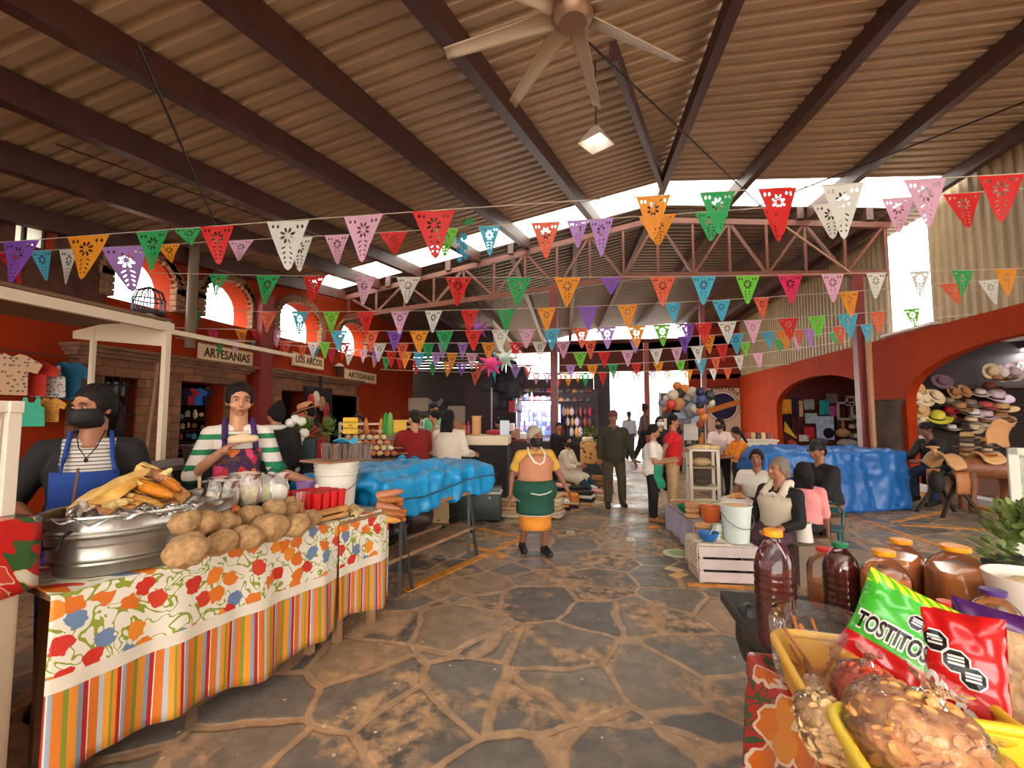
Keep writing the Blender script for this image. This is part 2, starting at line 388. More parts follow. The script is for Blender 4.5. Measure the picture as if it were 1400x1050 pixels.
p = at(757, 400, Y=10.2); post(p.x, 10.2, 4.45)
p = at(1168, 420, Y=10.2); post(p.x+.06, 10.2, 4.4, .17)
p = at(962, 520, Y=13.5); post(p.x, 13.5, 5.0, .13)
p = at(884, 520, Y=18.5); post(p.x, 18.5, 4.4, .2, K(178, 96, 84))
# drain pipe beside the right-hand post
b = MB(); q = at(1192, 560, Y=10.0); b.cyl((q.x, 10.0, 0), (q.x, 10.0, 3.1), .05); st(b.build('drain_pipe', K(170, 120, 84, .5)))

# tie rods and cables under the roof
CAB = K(40, 30, 26, .6)
def cable(pts, r=.012, nm='tie_rod', m=None):
    b = MB(); b.tube(pts, r, 6); return st(b.build(nm, m or CAB))
cable([on_roof(790, 2)-V((0, 0, .3)), on_roof(1046, 268)-V((0, 0, .3))])
cable([on_roof(1399, 108)-V((0, 0, .3)), on_roof(1012, 272)-V((0, 0, .3))])
cable([on_roof(190, 2)-V((0, 0, .3)), on_roof(305, 300)-V((0, 0, .3))])
cable([on_roof(80, 160)-V((0, 0, .25)), on_roof(470, 318)-V((0, 0, .25))], .008)
cable([at(1060, 300, Y=9.9), at(1165, 375, Y=10.1)], .02, m=K(150, 110, 80))

# ---- left wall: rendered orange over stone portals, arched windows
ORANGE = mat('orange_render', rgb(152, 46, 3), .85, var=.14, vscale=1.4, bump=.25, bscale=14, spec=.2)
BRICK = mat('dark_brick', rgb(92, 54, 40), .9, var=.3, vscale=9, bump=.5, bscale=30)
def brickmat(name, c1, c2, mo, sx=1., bw=.5, rh=.25, scale=4., axis='X'):
    m, nt, b = newmat(name); N = nt.nodes.new
    tc = N('ShaderNodeTexCoord'); sp = N('ShaderNodeSeparateXYZ'); lk(nt, tc.outputs['Object'], sp.inputs['Vector'])
    cb = N('ShaderNodeCombineXYZ'); lk(nt, sp.outputs['Y' if axis == 'X' else 'X'], cb.inputs['X']); lk(nt, sp.outputs['Z'], cb.inputs['Y'])
    bk = N('ShaderNodeTexBrick'); bk.inputs['Scale'].default_value = scale; bk.inputs['Color1'].default_value = (*c1, 1); bk.inputs['Color2'].default_value = (*c2, 1); bk.inputs['Mortar'].default_value = (*mo, 1)
    bk.inputs['Mortar Size'].default_value = .015; bk.inputs['Brick Width'].default_value = bw; bk.inputs['Row Height'].default_value = rh; lk(nt, cb.outputs['Vector'], bk.inputs['Vector'])
    nz = N('ShaderNodeTexNoise'); nz.inputs['Scale'].default_value = 7; nz.inputs['Detail'].default_value = 6; lk(nt, tc.outputs['Object'], nz.inputs['Vector'])
    mr = N('ShaderNodeMapRange'); lk(nt, nz.outputs['Fac'], mr.inputs['Value']); mr.inputs['To Min'].default_value = .5; mr.inputs['To Max'].default_value = 1.4
    ml = N('ShaderNodeMixRGB'); ml.blend_type = 'MULTIPLY'; ml.inputs['Fac'].default_value = 1; lk(nt, bk.outputs['Color'], ml.inputs['Color1']); lk(nt, mr.outputs['Result'], ml.inputs['Color2'])
    lk(nt, ml.outputs['Color'], b.inputs['Base Color']); b.inputs['Roughness'].default_value = .85
    bp = N('ShaderNodeBump'); bp.inputs['Strength'].default_value = .4; bp.inputs['Distance'].default_value = .02; lk(nt, bk.outputs['Fac'], bp.inputs['Height']); bp.invert = True; lk(nt, bp.outputs['Normal'], b.inputs['Normal'])
    return m
STONE = brickmat('portal_stone', rgb(150, 100, 66), rgb(116, 76, 50), rgb(92, 60, 42), bw=.8, rh=.3, scale=2.4)
DARK = K(26, 18, 15, .5)
def arch_pts(y0, y1, zb, zs, zt, n=12):
    """outline (y,z) of an arched opening, springing zs, apex zt"""
    c, r = (y0+y1)/2, (y1-y0)/2
    return [(y0, zb)]+[(c-r*math.cos(PI*i/n), zs+(zt-zs)*math.sin(PI*i/n)) for i in range(n+1)]+[(y1, zb)]
def wall_with_holes(name, x0, x1, outline, holes, m, mi=None):
    """wall slab in a plane of constant X with holes cut through (2D curve fill)"""
    cu = bpy.data.curves.new(name, 'CURVE'); cu.dimensions = '2D'; cu.fill_mode = 'BOTH'; cu.extrude = abs(x1-x0)/2
    for pl in [outline]+holes:
        s = cu.splines.new('POLY'); s.points.add(len(pl)-1); s.use_cyclic_u = True
        for q, (y, z) in zip(s.points, pl): q.co = (y, z, 0, 1)
    o = bpy.data.objects.new(name, cu); C.objects.link(o); me = evalmesh(o); bpy.data.objects.remove(o); bpy.data.curves.remove(cu)
    for v in me.vertices: y, z, x = v.co; v.co = ((x0+x1)/2+x, y, z)
    me.materials.clear(); me.materials.append(m); me.name = name
    o = bpy.data.objects.new(name, me); C.objects.link(o); return o
WIN = []
for (pa, pb, zb, zs, zt) in ((146, 235, 3.06, 3.35, 3.8), (275, 341, 3.1, 3.4, 3.86), (379, 437, 3.1, 3.45, 3.95), (464, 500, 3.1, 3.5, 3.95)):
    WIN.append(arch_pts(at(pa, 420, X=XL).y, at(pb, 440, X=XL).y, zb, zs, zt))
YE = 15.1
lo = at(17, 310, X=XL).y; hi = at(75, 310, X=XL).y
small = [(lo, 3.42), (lo, 3.72), (hi, 3.72), (hi, 3.42)]
D1 = (at(128, 560, X=XL).y, at(186, 560, X=XL).y); D2 = (at(236, 560, X=XL).y, at(305, 560, X=XL).y)
D3 = (at(376, 560, X=XL).y, at(418, 560, X=XL).y); D4 = (at(445, 560, X=XL).y, at(484, 560, X=XL).y)
def rect(y0, y1, z0, z1): return [(y0, z0), (y0, z1), (y1, z1), (y1, z0)]
ground = [rect(D1[0], D1[1], .9, 2.02), rect(D2[0], D2[1], .35, 2.02), rect(D3[0], D3[1], .02, 2.0), rect(D4[0], D4[1], .4, 1.98)]
ground[0] = rect(D1[0], D1[1], .9, 2.0)
st(wall_with_holes('wall_left', XL, XL-.35, [(Y0, 0), (Y0, zl(Y0)-.03), (0, zl(0)-.03), (Y1, zl(Y1)-.03), (YE, zl(YE)-.03), (YE, 0)], WIN+[small]+ground, ORANGE))
# brick surrounds of the arched windows
BRK2 = mat('window_brick', rgb(142, 104, 74), .9, var=.35, vscale=22, bump=.6, bscale=40)
for i, wpl in enumerate(WIN):
    b = MB(); y0, y1 = wpl[0][0], wpl[-1][0]; c = (y0+y1)/2; r = (y1-y0)/2; zb, zs = wpl[0][1], wpl[1][1]; zt = max(q[1] for q in wpl)
    for k in range(19):
        a = PI*(k+.5)/19; py, pz = c-(r+.08)*math.cos(a), zs+(zt-zs+.08)*math.sin(a)
        b.box((XL+.02, py, pz), (.12, .1, .17), Matrix.Rotation(a-PI/2, 3, 'X'))
    for s_ in (y0-.06, y1+.06):
        for k in range(4): b.box((XL+.02, s_, zb+.05+k*.09), (.12, .16, .08))
    st(b.build('trim_%d' % (i+1), BRK2, smooth=False))
b = MB(); FRM = K(60, 44, 38, .5)
for k in range(3): b.box((XL-.15, lo+(hi-lo)*k/2, 3.57), (.05, .03, .3))
for z in (3.42, 3.72): b.box((XL-.15, (lo+hi)/2, z), (.05, hi-lo, .03))
st(b.build('window_frame', FRM, smooth=False))
b = MB(); b.box((XL-.17, (lo+hi)/2, 3.57), (.006, hi-lo, .3)); st(b.build('window_pane', tissue('frosted_pane', (.72, .75, .68), .8), smooth=False))
# dark brick courses above the stall on the near part of the wall
ye_ = at(138, 400, X=XL).y; st(wall_with_holes('wall_left', XL+.05, XL+.004, [(-2, 2.62), (-2, zl(0)-.1), (0, zl(0)-.1), (ye_, zl(ye_)-.1), (ye_, 2.62)], [small], BRICK))
# portals: pilasters, lintel and cornice in ashlar
def portal(name, ya, yb, holes, ztop):
    o = wall_with_holes(name, XL+.14, XL+.002, [(ya, 0), (ya, ztop-.1), (yb, ztop-.1), (yb, 0)], holes, STONE); st(o)
    b = MB()
    for k, (h, d) in enumerate(((.06, .2), (.05, .26), (.04, .32))):
        b.box((XL+d/2+.002, (ya+yb)/2, ztop-.1+.03+k*.045), (d, yb-ya+.12+k*.06, h))
    st(b.build('cornice', mat('cornice_stone', rgb(126, 90, 64), .9, var=.3, vscale=6, bump=.5, bscale=12), smooth=False))
portal('trim_8', at(94, 500, X=XL).y, at(327, 500, X=XL).y, [ground[0], ground[1]], 2.33)
portal('trim_9', at(363, 500, X=XL).y, at(482, 500, X=XL).y, [ground[2], ground[3]], 2.36)
# shop rooms behind the openings
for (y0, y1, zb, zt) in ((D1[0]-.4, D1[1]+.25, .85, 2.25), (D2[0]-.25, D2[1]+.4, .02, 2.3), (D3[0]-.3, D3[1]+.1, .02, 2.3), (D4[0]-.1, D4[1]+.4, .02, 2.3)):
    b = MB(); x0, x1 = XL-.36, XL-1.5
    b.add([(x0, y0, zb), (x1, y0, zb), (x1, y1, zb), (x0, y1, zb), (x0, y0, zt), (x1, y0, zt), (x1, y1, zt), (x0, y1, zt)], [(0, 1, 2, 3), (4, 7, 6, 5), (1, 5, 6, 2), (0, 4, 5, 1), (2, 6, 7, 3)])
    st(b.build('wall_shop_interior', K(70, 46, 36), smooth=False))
# reddish pilaster and grey conduit between the portals
b = MB(); b.box((XL+.12, at(350, 500, X=XL).y, 1.9), (.22, .32, 3.8)); st(b.build('pilaster', mat('pilaster_red', rgb(130, 34, 22), .6, var=.1), smooth=False))
q = at(266, 340, X=XL+.35); b = MB(); b.cyl((q.x, q.y, 2.5), (q.x, q.y, roof(q.x, q.y)-.05), .07); st(b.build('stand_pipe', K(120, 104, 84)))

# ---- right wall: arcade below, ribbed sheet above
A1 = arch_pts(11.5, 17.1, 0, 1.75, 2.62, 18); A2 = arch_pts(5.2, 10.5, 0, 1.8, 2.72, 18); A3 = arch_pts(-1.2, 4.2, 0, 1.8, 2.72, 18)
for A in (A1, A2, A3): A[0] = (A[0][0], .02); A[-1] = (A[-1][0], .02)
st(wall_with_holes('wall_right', XR, XR+.18, [(Y0, 0), (Y0, 3.18), (Y2, 3.18), (Y2, 0)], [A1, A2, A3], ORANGE))
GY0, GY1 = at(1265, 350, X=XR).y, at(1208, 350, X=XR).y
RIB = mat('ribbed_sheet', rgb(168, 146, 112), .45, var=.1, vscale=1.5)
def vsheet(name, ya, yb, za, zb, x=XR+.1, p=.19):
    b = MB(); n = int((yb-ya)/p*6); prof = [0, 0, 1, 1, 1, 0]
    b.grid(lambda u, v: V((x-.035*prof[int(round(u*n)) % 6], ya+(yb-ya)*u, za+(zb-za)*v)), n, 1); return st(b.build(name, RIB, smooth=False, solid=.004))
vsheet('wall_right', Y0, GY0, 3.16, ZR-.02); vsheet('wall_right', GY1, Y2, 3.16, ZR-.02)
b = MB(); b.box((XR+.05, (GY0+GY1)/2, 3.23), (.25, GY1-GY0+.3, .05)); st(b.build('window_sill', K(220, 210, 200), smooth=False))
# stone columns with worn capitals under the arcade
COL = mat('column_stone', rgb(74, 58, 48), .85, var=.35, vscale=5, bump=.5, bscale=20)
for (ya, yb) in ((10.5, 11.5), (4.2, 5.2)):
    b = MB(); yc = (ya+yb)/2
    if yb < 15:
        b.lathe([(.42, 0), (.42, .12), (.36, .16), (.36, 1.62), (.39, 1.66), (.42, 1.76), (.48, 1.82)], 24, (XR-.02, yc, 0)); st(b.build('column', COL))
# low kerb in front of the hat stall, painted white and yellow
a, c = fl(1240, 668), fl(1400, 706); b = MB(); b.bar(V((XR-.12, 3.5, .07)), V((XR-.12, 10.6, .07)), .25, .14); st(b.build('kerb', K(206, 200, 200), smooth=False))
b = MB(); b.bar(V((XR-.3, 3.5, .02)), V((XR-.3, 10.6, .02)), .1, .04); st(b.build('kerb', YEL, smooth=False))
# shop interiors on the right: pale low ceilings, dark side walls
CEI2 = K(176, 168, 154, .8)
b = MB(); b.box((XR+2.6, 14.6, 3.1), (4.4, 6.8, .1)); b.box((XR+2.6, 7.0, 3.1), (4.4, 8.2, .1)); st(b.build('ceiling', CEI2, smooth=False))
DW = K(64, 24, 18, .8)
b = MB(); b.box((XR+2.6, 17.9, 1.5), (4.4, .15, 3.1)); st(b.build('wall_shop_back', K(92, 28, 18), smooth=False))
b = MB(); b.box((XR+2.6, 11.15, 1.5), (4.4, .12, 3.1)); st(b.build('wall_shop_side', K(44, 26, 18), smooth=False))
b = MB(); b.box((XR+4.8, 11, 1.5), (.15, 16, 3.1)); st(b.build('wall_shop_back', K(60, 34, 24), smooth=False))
# ---- end of the hall
b = MB(); b.box((5.6, Y2+.1, 1.6), (2.6, .2, 3.4)); b.box((5.6, Y2+.1, 4.4), (2.6, .2, 2.6)); st(b.build('wall_far', mat('dark_orange', rgb(150, 44, 20), .8, var=.1), smooth=False))
b = MB(); b.box((0, Y2+.1, 4.72), (13, .2, .5)); xa_ = at(764, 500, Y=Y2).x; b.box(((xa_+4.6)/2, Y2+.1, 4.15), (4.6-xa_, .2, 1.3)); st(b.build('wall_far_fascia', K(92, 38, 26), smooth=False))
b = MB(); a = at(812, 540, Y=16.5); c = at(834, 540, Y=16.5); b.box(((a.x+c.x)/2, 16.6, 1.7), (c.x-a.x, .5, 3.4)); st(b.build('wall_pier', K(70, 60, 56), smooth=False))
# dark shop front with roller shutter beyond the left wall
SHUT = mat('roller_shutter', rgb(52, 40, 32), .6)
b = MB(); a = at(556, 520, Y=15.3); c = at(652, 520, Y=15.3)
for k in range(16): b.box(((a.x+c.x)/2, 15.3, 2.02+k*.1), (c.x-a.x+.6, .06, .085))
st(b.build('door_1', SHUT, smooth=False))
b = MB(); b.box((a.x+.9, 16.4, 1.6), (3.6, .1, 3.2)); b.box((a.x-.55, 15.8, 1.6), (.1, 1.2, 3.2)); b.box((c.x+.5, 15.2, 1.8), (.75, .35, 3.6)); st(b.build('wall_shop_front', K(40, 30, 24), smooth=False))
b = MB(); b.box(((a.x+c.x)/2, 15.3, 4.1), (c.x-a.x+1.2, .1, 1.0)); st(b.build('wall_shop_front', K(46, 34, 28), smooth=False))
# back walls behind the clothing stalls
a = at(655, 560, Y=14.6); c = at(812, 560, Y=14.6)
b = MB(); b.box(((a.x+c.x)/2-.3, 14.9, 1.35), (c.x-a.x+.6, .1, 2.7)); st(b.build('wall_stall_back', K(62, 42, 44), smooth=False))
# ------------------------------------------------------------------ people
def skin(k): return mat('skin_%d' % k, [rgb(196, 140, 104), rgb(168, 112, 80), rgb(140, 90, 64), rgb(112, 74, 54)][k], .5, var=.06, vscale=14, sub=.06)
HAIRM = lambda c: mat('hair_%d_%d_%d' % c, rgb(*c), .6, bump=.6, bscale=90, spec=.25)
def rotx(a): return Matrix.Rotation(a, 3, 'X')
class Person:
    """Local frame: faces -Y, x grows to the viewer's right when facing the viewer; lengths are fractions of standing height H."""
    def __init__(s, label, loc, face, H, sk=1, fat=1., lean=0., hyaw=0., hpit=0., htilt=0., sit=None, uL=(.15, 0, -1), fL=(.05, -.25, -1), uR=(-.15, 0, -1), fR=(-.05, -.25, -1),
                 tL=None, sL=None, tR=None, sR=None, vox=.011, hs=1., hand=True, group=None):
        s.H, s.fat, s.vox, s.sk = H, fat, vox, sk
        s.o = thing('person', label, 'person', loc, math.radians(face), group)
        h = H
        pz = (.53*h) if sit is None else sit+.085*h
        s.P = V((0, 0, pz)); sd = V((0, -math.sin(lean), math.cos(lean))); s.sd = sd
        s.Cc = s.P+sd*.19*h; s.N = s.P+sd*.305*h
        hd = (sd+V((0, -.05, .35))).normalized(); s.Hc = s.N+hd*.094*h*(.7+.3*hs); s.hs = hs*h/1.62
        s.HM = Matrix.Rotation(hyaw, 3, 'Z') @ Matrix.Rotation(htilt, 3, 'Y') @ rotx(hpit)
        sw = .108*h*(.5+.5*fat)
        s.sh = {}; s.el = {}; s.wr = {}; s.ud = {}; s.fd = {}
        for k, sg, u, f in (('L', 1, uL, fL), ('R', -1, uR, fR)):
            u = V(u).normalized(); f = V(f).normalized()
            s.sh[k] = s.N-sd*.052*h+V((sg*sw*.97, 0, 0)); s.el[k] = s.sh[k]+u*.172*h; s.wr[k] = s.el[k]+f*.15*h; s.ud[k] = u; s.fd[k] = f
        s.hp = {}; s.kn = {}; s.an = {}
        if sit is not None:
            tL, sL, tR, sR = tL or (.2, -1, -.05), sL or (0, .05, -1), tR or (-.2, -1, -.05), sR or (0, .05, -1)
        else:
            tL, sL, tR, sR = tL or (.02, -.01, -1), sL or (0, .02, -1), tR or (-.02, -.01, -1), sR or (0, .02, -1)
        for k, sg, t, q in (('L', 1, tL, sL), ('R', -1, tR, sR)):
            t = V(t).normalized(); q = V(q).normalized()
            s.hp[k] = s.P+V((sg*.056*h, 0, -.01*h)); s.kn[k] = s.hp[k]+t*.24*h; s.an[k] = s.kn[k]+q*.235*h
        if sit is None:      # stand on the lower ankle
            dz = min(s.an['L'].z, s.an['R'].z)-.045*h
            for d in (s.sh, s.el, s.wr, s.hp, s.kn, s.an):
                for k in d: d[k] = d[k]-V((0, 0, dz))
            for n in ('P', 'Cc', 'N', 'Hc'): setattr(s, n, getattr(s, n)-V((0, 0, dz)))
        s.hand = hand
        s.body()
    def hp3(s, x, y, z): return s.Hc+s.HM @ (V((x, y, z))*s.hs)
    def torso_rings(s, grow=0., lo=-.05, hi=.30, n=20):
        h, ft = s.H, s.fat; X = V((1, 0, 0)); Yv = X.cross(s.sd)*-1; Yv = V((0, math.cos(math.asin(max(-1, min(1, -s.sd.y)))), -s.sd.y))*-1
        prof = [(-.06, .088, .07), (0, .104, .078), (.06, .098, .073), (.1, .09, .068), (.15, .096, .073), (.2, .104, .078), (.24, .092, .068), (.27, .068, .052), (.305, .038, .036)]
        out = []
        for t, rx, ry in prof:
            if t < lo-.001 or t > hi+.001: continue
            c = s.P+s.sd*t*h; g = grow; fx = 1+(ft-1)*(.9 if t < .22 else .4); fy = 1+(ft-1)*(1.3 if t < .22 else .5)
            out.append([c+X*(rx*h*fx+g)*math.cos(2*PI*j/n)+Yv*(ry*h*fy+g)*math.sin(2*PI*j/n) for j in range(n)])
        return out
    def fingers(s, b, k):
        h = s.H/1.62; w, f = s.wr[k], s.fd[k]; sg = 1 if k == 'L' else -1
        inn = V((-sg, -.3, 0)); inn = (inn-f*inn.dot(f)).normalized(); side = f.cross(inn).normalized()*(1 if k == 'L' else -1)
        # side points towards the thumb (forward/up), inn is the palm normal
        if side.y > 0: side = -side
        pc = w+f*.045*h
        M = Matrix((side, f, inn)).transposed(); b.ell(pc, (.038*h, .05*h, .017*h), M, 10, 6)
        b.cap(w-f*.01, w+f*.03*h, .024*h, .026*h, 8, 2)
        for i, (q, L) in enumerate(((.028, .07), (.01, .078), (-.009, .072), (-.027, .056))):
            a = pc+f*.04*h+side*q*h; m = a+(f*.92+inn*.3)*L*.5*h; e = m+(f*.75+inn*.65)*L*.5*h
            b.cap(a, m, .0095*h, .009*h, 7, 2); b.cap(m, e, .009*h, .0078*h, 7, 2)
        a = w+f*.02*h+side*.025*h; m = a+(f*.6+side*.65+inn*.2)*.04*h; e = m+(f*.85+side*.15+inn*.3)*.032*h
        b.cap(a, m, .0125*h, .0105*h, 7, 2); b.cap(m, e, .0105*h, .0085*h, 7, 2)
    def body(s):
        h, hs = s.H, s.hs
        def prim(b):
            M = s.HM
            b.ell(s.hp3(0, .012, .025), (.073*hs, .09*hs, .088*hs), M, 18, 12)
            b.ell(s.hp3(0, -.022, -.032), (.056*hs, .062*hs, .068*hs), M, 16, 10)
            b.ell(s.hp3(0, -.05, -.08), (.027*hs, .03*hs, .02*hs), M, 12, 8)
            b.cap(s.hp3(0, -.08, .012), s.hp3(0, -.101, -.028), .009*hs, .014*hs, 8, 2)
            for x in (-1, 1):
                b.ell(s.hp3(x*.073, .012, -.012), (.012*hs, .02*hs, .032*hs), M, 8, 6); b.ell(s.hp3(x*.042, -.062, -.03), (.022*hs, .02*hs, .024*hs), M, 8, 6)
            b.ell(s.hp3(0, -.078, .028), (.05*hs, .014*hs, .012*hs), M, 10, 6)
            b.ell(s.hp3(0, -.086, -.062), (.024*hs, .012*hs, .011*hs), M, 8, 6)
            b.cap(s.N-s.sd*.03*h, s.hp3(0, .02, -.05), .037*h, .033*h, 14)
            b.loft(s.torso_rings())
            for k in 'LR':
                b.cap(s.N-s.sd*.028*h, s.sh[k], .03*h, .034*h*(.6+.4*s.fat), 12); q = .75+.25*s.fat
                b.cap(s.sh[k], s.el[k], .031*h*q, .025*h*q, 12); b.cap(s.el[k], s.wr[k], .025*h*q, .0165*h, 12)
                if s.hand: s.fingers(b, k)
                b.cap(s.hp[k], s.kn[k], .055*h*q, .037*h*q, 14); b.cap(s.kn[k], s.an[k], .037*h*q, .024*h, 12)
                m = s.kn[k].lerp(s.an[k], .32); b.ell(m+V((0, .012*h, 0)), (.034*h, .036*h, .07*h), None, 10, 8)
                f = s.foot(k); b.cap(s.an[k]+V((0, .012*h, -.018*h)), s.an[k]+f, .026*h, .02*h, 10)
        o = blob('body', prim, skin(s.sk), s.o, s.vox, 4)
        # face
        d = DARKEYE; hh = s.hs
        for x in (-1, 1):
            b = MB(); b.ell(s.hp3(x*.031, -.079, .006), (.0125*hh, .007*hh, .005*hh), s.HM, 10, 6); e = b.build('eye', K(196, 180, 166, .3), s.o)
            b = MB(); b.ell(s.hp3(x*.031, -.0838, .006), (.006*hh, .004*hh, .0052*hh), s.HM, 8, 6); b.build('iris', d, e)
            b = MB(); b.tube([s.hp3(x*.014, -.0875, .026), s.hp3(x*.032, -.089, .032), s.hp3(x*.05, -.079, .026)], [.003*hh, .0042*hh, .002*hh], 6); b.build('eyebrow', K(34, 24, 20), s.o)
        b = MB(); b.ell(s.hp3(0, -.0945, -.058), (.021*hh, .007*hh, .0045*hh), s.HM, 10, 6); b.ell(s.hp3(0, -.093, -.066), (.017*hh, .008*hh, .0055*hh), s.HM, 10, 6); b.build('mouth', K(150, 78, 66, .45), s.o)
    def foot(s, k):
        d = s.an[k]-s.kn[k]; d.normalize(); f = V((0, -1, 0)); f = (f-d*f.dot(d)); f = f.normalized() if f.length > .2 else V((0, -1, 0))
        if s.an[k].z < .09*s.H: f = V((.12 if k == 'L' else -.12, -1, 0)).normalized(); return f*.1*s.H+V((0, 0, .02*s.H-s.an[k].z+.002))
        return f*.1*s.H+d*.025*s.H
    def hair(s, col, style='bun', grow=0.):
        hh = s.hs
        def prim(b):
            M = s.HM; g = grow
            b.ell(s.hp3(0, .024, .042), ((.083+g)*hh, (.095+g)*hh, (.09+g)*hh), M, 18, 12)
            b.ell(s.hp3(0, .05, -.015), ((.072+g)*hh, (.065+g)*hh, (.075+g)*hh), M, 14, 10)
            if style != 'short':
                for x in (-1, 1): b.ell(s.hp3(x*.066, .012, .02), (.024*hh, .055*hh, .05*hh), M, 10, 8)
            if style == 'bun': b.ell(s.hp3(0, .125, .03), (.042*hh, .036*hh, .042*hh), M, 12, 8)
            if style == 'topbun': b.ell(s.hp3(0, .07, .125), (.045*hh, .045*hh, .036*hh), M, 12, 8)
            if style == 'low': b.ell(s.hp3(0, .1, -.05), (.045*hh, .04*hh, .045*hh), M, 12, 8)
            if style == 'pony':
                pts = [(0, .1, .03), (.005, .14, -.02), (.01, .14, -.1), (.01, .12, -.17)]
                for a, c in zip(pts, pts[1:]): b.cap(s.hp3(*a), s.hp3(*c), .034*hh, .03*hh, 10)
            if style == 'long':
                for x in (-.06, -.025, .025, .06):
                    b.cap(s.hp3(x, .05, .02), s.hp3(x*1.15, .065, -.2), .042*hh, .03*hh, 10)
            if style == 'braid':
                for x in (-.02, .02): b.cap(s.hp3(x, .085, -.03), s.hp3(x, .1, -.28), .03*hh, .018*hh, 10)
        return blob('hair', prim, HAIRM(col), s.o, s.vox*.8, 3)
    def top(s, m, sleeve=.5, lo=-.03, grow=.014, name='shirt', collar=None):
        """sleeve 0..1 upper arm, 1..2 forearm"""
        h = s.H
        def prim(b):
            b.loft(s.torso_rings(grow, lo, .285))
            for k in 'LR':
                b.cap(s.N-s.sd*.03*h, s.sh[k], .03*h+grow*.4, .035*h*(.6+.4*s.fat)+grow*.6, 12); q = .75+.25*s.fat
                if sleeve > 0:
                    u = min(1, sleeve); e = s.sh[k].lerp(s.el[k], u); b.cyl(s.sh[k], e, .034*h*q+grow*.7, .029*h*q+grow*.8, 14); b.ell(s.sh[k], (.036*h*q+grow*.6,)*3, None, 12, 8)
                if sleeve > 1:
                    b.ell(s.el[k], (.0285*h*q+grow*.75,)*3, None, 12, 8); e = s.el[k].lerp(s.wr[k], sleeve-1); b.cyl(s.el[k], e, .028*h*q+grow*.75, .021*h+grow*.6, 14)
        return blob(name, prim, m, s.o, s.vox, 3)
    def pants(s, m, to=1., grow=.014, name='trousers'):
        h = s.H
        def prim(b):
            b.loft(s.torso_rings(grow*.8, -.06, .06)); q = .75+.25*s.fat
            for k in 'LR':
                b.cap(s.hp[k], s.kn[k], .056*h*q+grow*.7, .039*h*q+grow, 14)
                if to > .5: b.cyl(s.kn[k], s.kn[k].lerp(s.an[k], (to-.5)*2), .039*h*q+grow, .028*h+grow*1.2, 14); b.ell(s.kn[k], (.039*h*q+grow,)*3, None, 12, 8)
        return blob(name, prim, m, s.o, s.vox, 3)
    def skirt(s, m, z1, flare=1.25, grow=.02, top=.07, name='skirt', wave=.05):
        """hanging skirt from the waist to height z1; follows the legs"""
        h = s.H; n = 36; b = MB(); rings = []
        base = s.torso_rings(grow, top-.035, top+.035, n)[0]; c0 = sum(base, V())/n
        foot = (s.kn['L']+s.kn['R'])/2
        for i in range(11):
            t = i/10; z = c0.z+(z1-c0.z)*t; cc = V((c0.x, c0.y, z)); cc.x += (foot.x-c0.x)*t; cc.y += (foot.y-c0.y)*t*.8
            f = 1+.2*math.sin(PI*min(1, t*1.6))+(flare-1)*t
            rings.append([cc+V(((p.x-c0.x)*f, (p.y-c0.y)*f*(1+.18*t), 0))*(1+wave*t*math.sin(j*5*2*PI/n+i*.1)) for j, p in enumerate(base)])
        b.loft(rings, cap=False); return b.build(name, m, s.o, solid=.008)
    def lapskirt(s, m, z1=None, grow=.03, name='skirt', to=.7):
        h = s.H
        def prim(b):
            b.loft(s.torso_rings(grow, -.06, .1)); b.ell(s.P, (.125*h*s.fat, .11*h*s.fat, .09*h), None, 16, 10)
            for k in 'LR':
                b.cap(s.hp[k], s.kn[k], .07*h*s.fat**.5+grow*.3, .055*h+grow*.3, 14); b.cap(s.kn[k], s.kn[k].lerp(s.an[k], to), .055*h+grow*.3, .05*h+grow*.3, 14)
            b.cap(s.hp['L'].lerp(s.hp['R'], .5), s.kn['L'].lerp(s.kn['R'], .5), .075*h, .05*h, 14)
            b.cap(s.kn['L'].lerp(s.kn['R'], .5), s.an['L'].lerp(s.an['R'], .5).lerp(s.kn['L'].lerp(s.kn['R'], .5), 1-to), .05*h, .05*h, 14)
        return blob(name, prim, m, s.o, s.vox*1.2, 5)
    def apron(s, m, lo=-.06, hi=.2, grow=.03, span=150, drop=0., name='apron', a0=0., taper=0.):
        """front panel of cloth: angles around the front of the torso, then hanging free by drop metres"""
        n = 40; R0 = s.torso_rings(grow, lo, hi, n); rows = []
        m_ = max(1, len(R0)-1)
        for i, r in enumerate(R0):
            sp = span*(1-taper*i/m_); row = []
            for k in range(21):
                q = ((90+a0+sp*(k/20-.5)) % 360)/360*n; q0 = int(q) % n; row.append(r[q0].lerp(r[(q0+1) % n], q-int(q)))
            rows.append(row)
        if drop:
            b0 = rows[0]; ext = []
            for i in range(5, 0, -1):
                t = i/5; ext.append([p+V((0, -.035*math.sin(PI*t*.6), -drop*t))+V((.012*t*math.sin(q*1.3), .018*t*math.cos(q*1.1), 0)) for q, p in enumerate(b0)])
            rows = ext+rows
        b = MB(); b.loft(rows, cap=False, close=False); return b.build(name, m, s.o, solid=.006)
    def straps(s, m, hi=.2, grow=.03, r=.012):
        b = MB(); n = 40; R0 = s.torso_rings(grow, hi-.01, hi+.01, n)
        for a, k in ((-1, 'R'), (1, 'L')):
            R1 = s.torso_rings(grow-.004, .235, .245, n)[0]; p0 = R0[0][int(n*(.25-a*.085)) % n]; p1 = R1[int(n*(.25-a*.08)) % n]; p2 = s.N+V((a*.05*s.H, .0, .012*s.H))+s.sd*-.002
            up_ = V((0, -.006, 0)); b.tube([p0+up_, p1+up_, p2, p2+V((-a*.01, .05*s.H, .0))], r, 8)
        return b.build('strap', m, s.o)
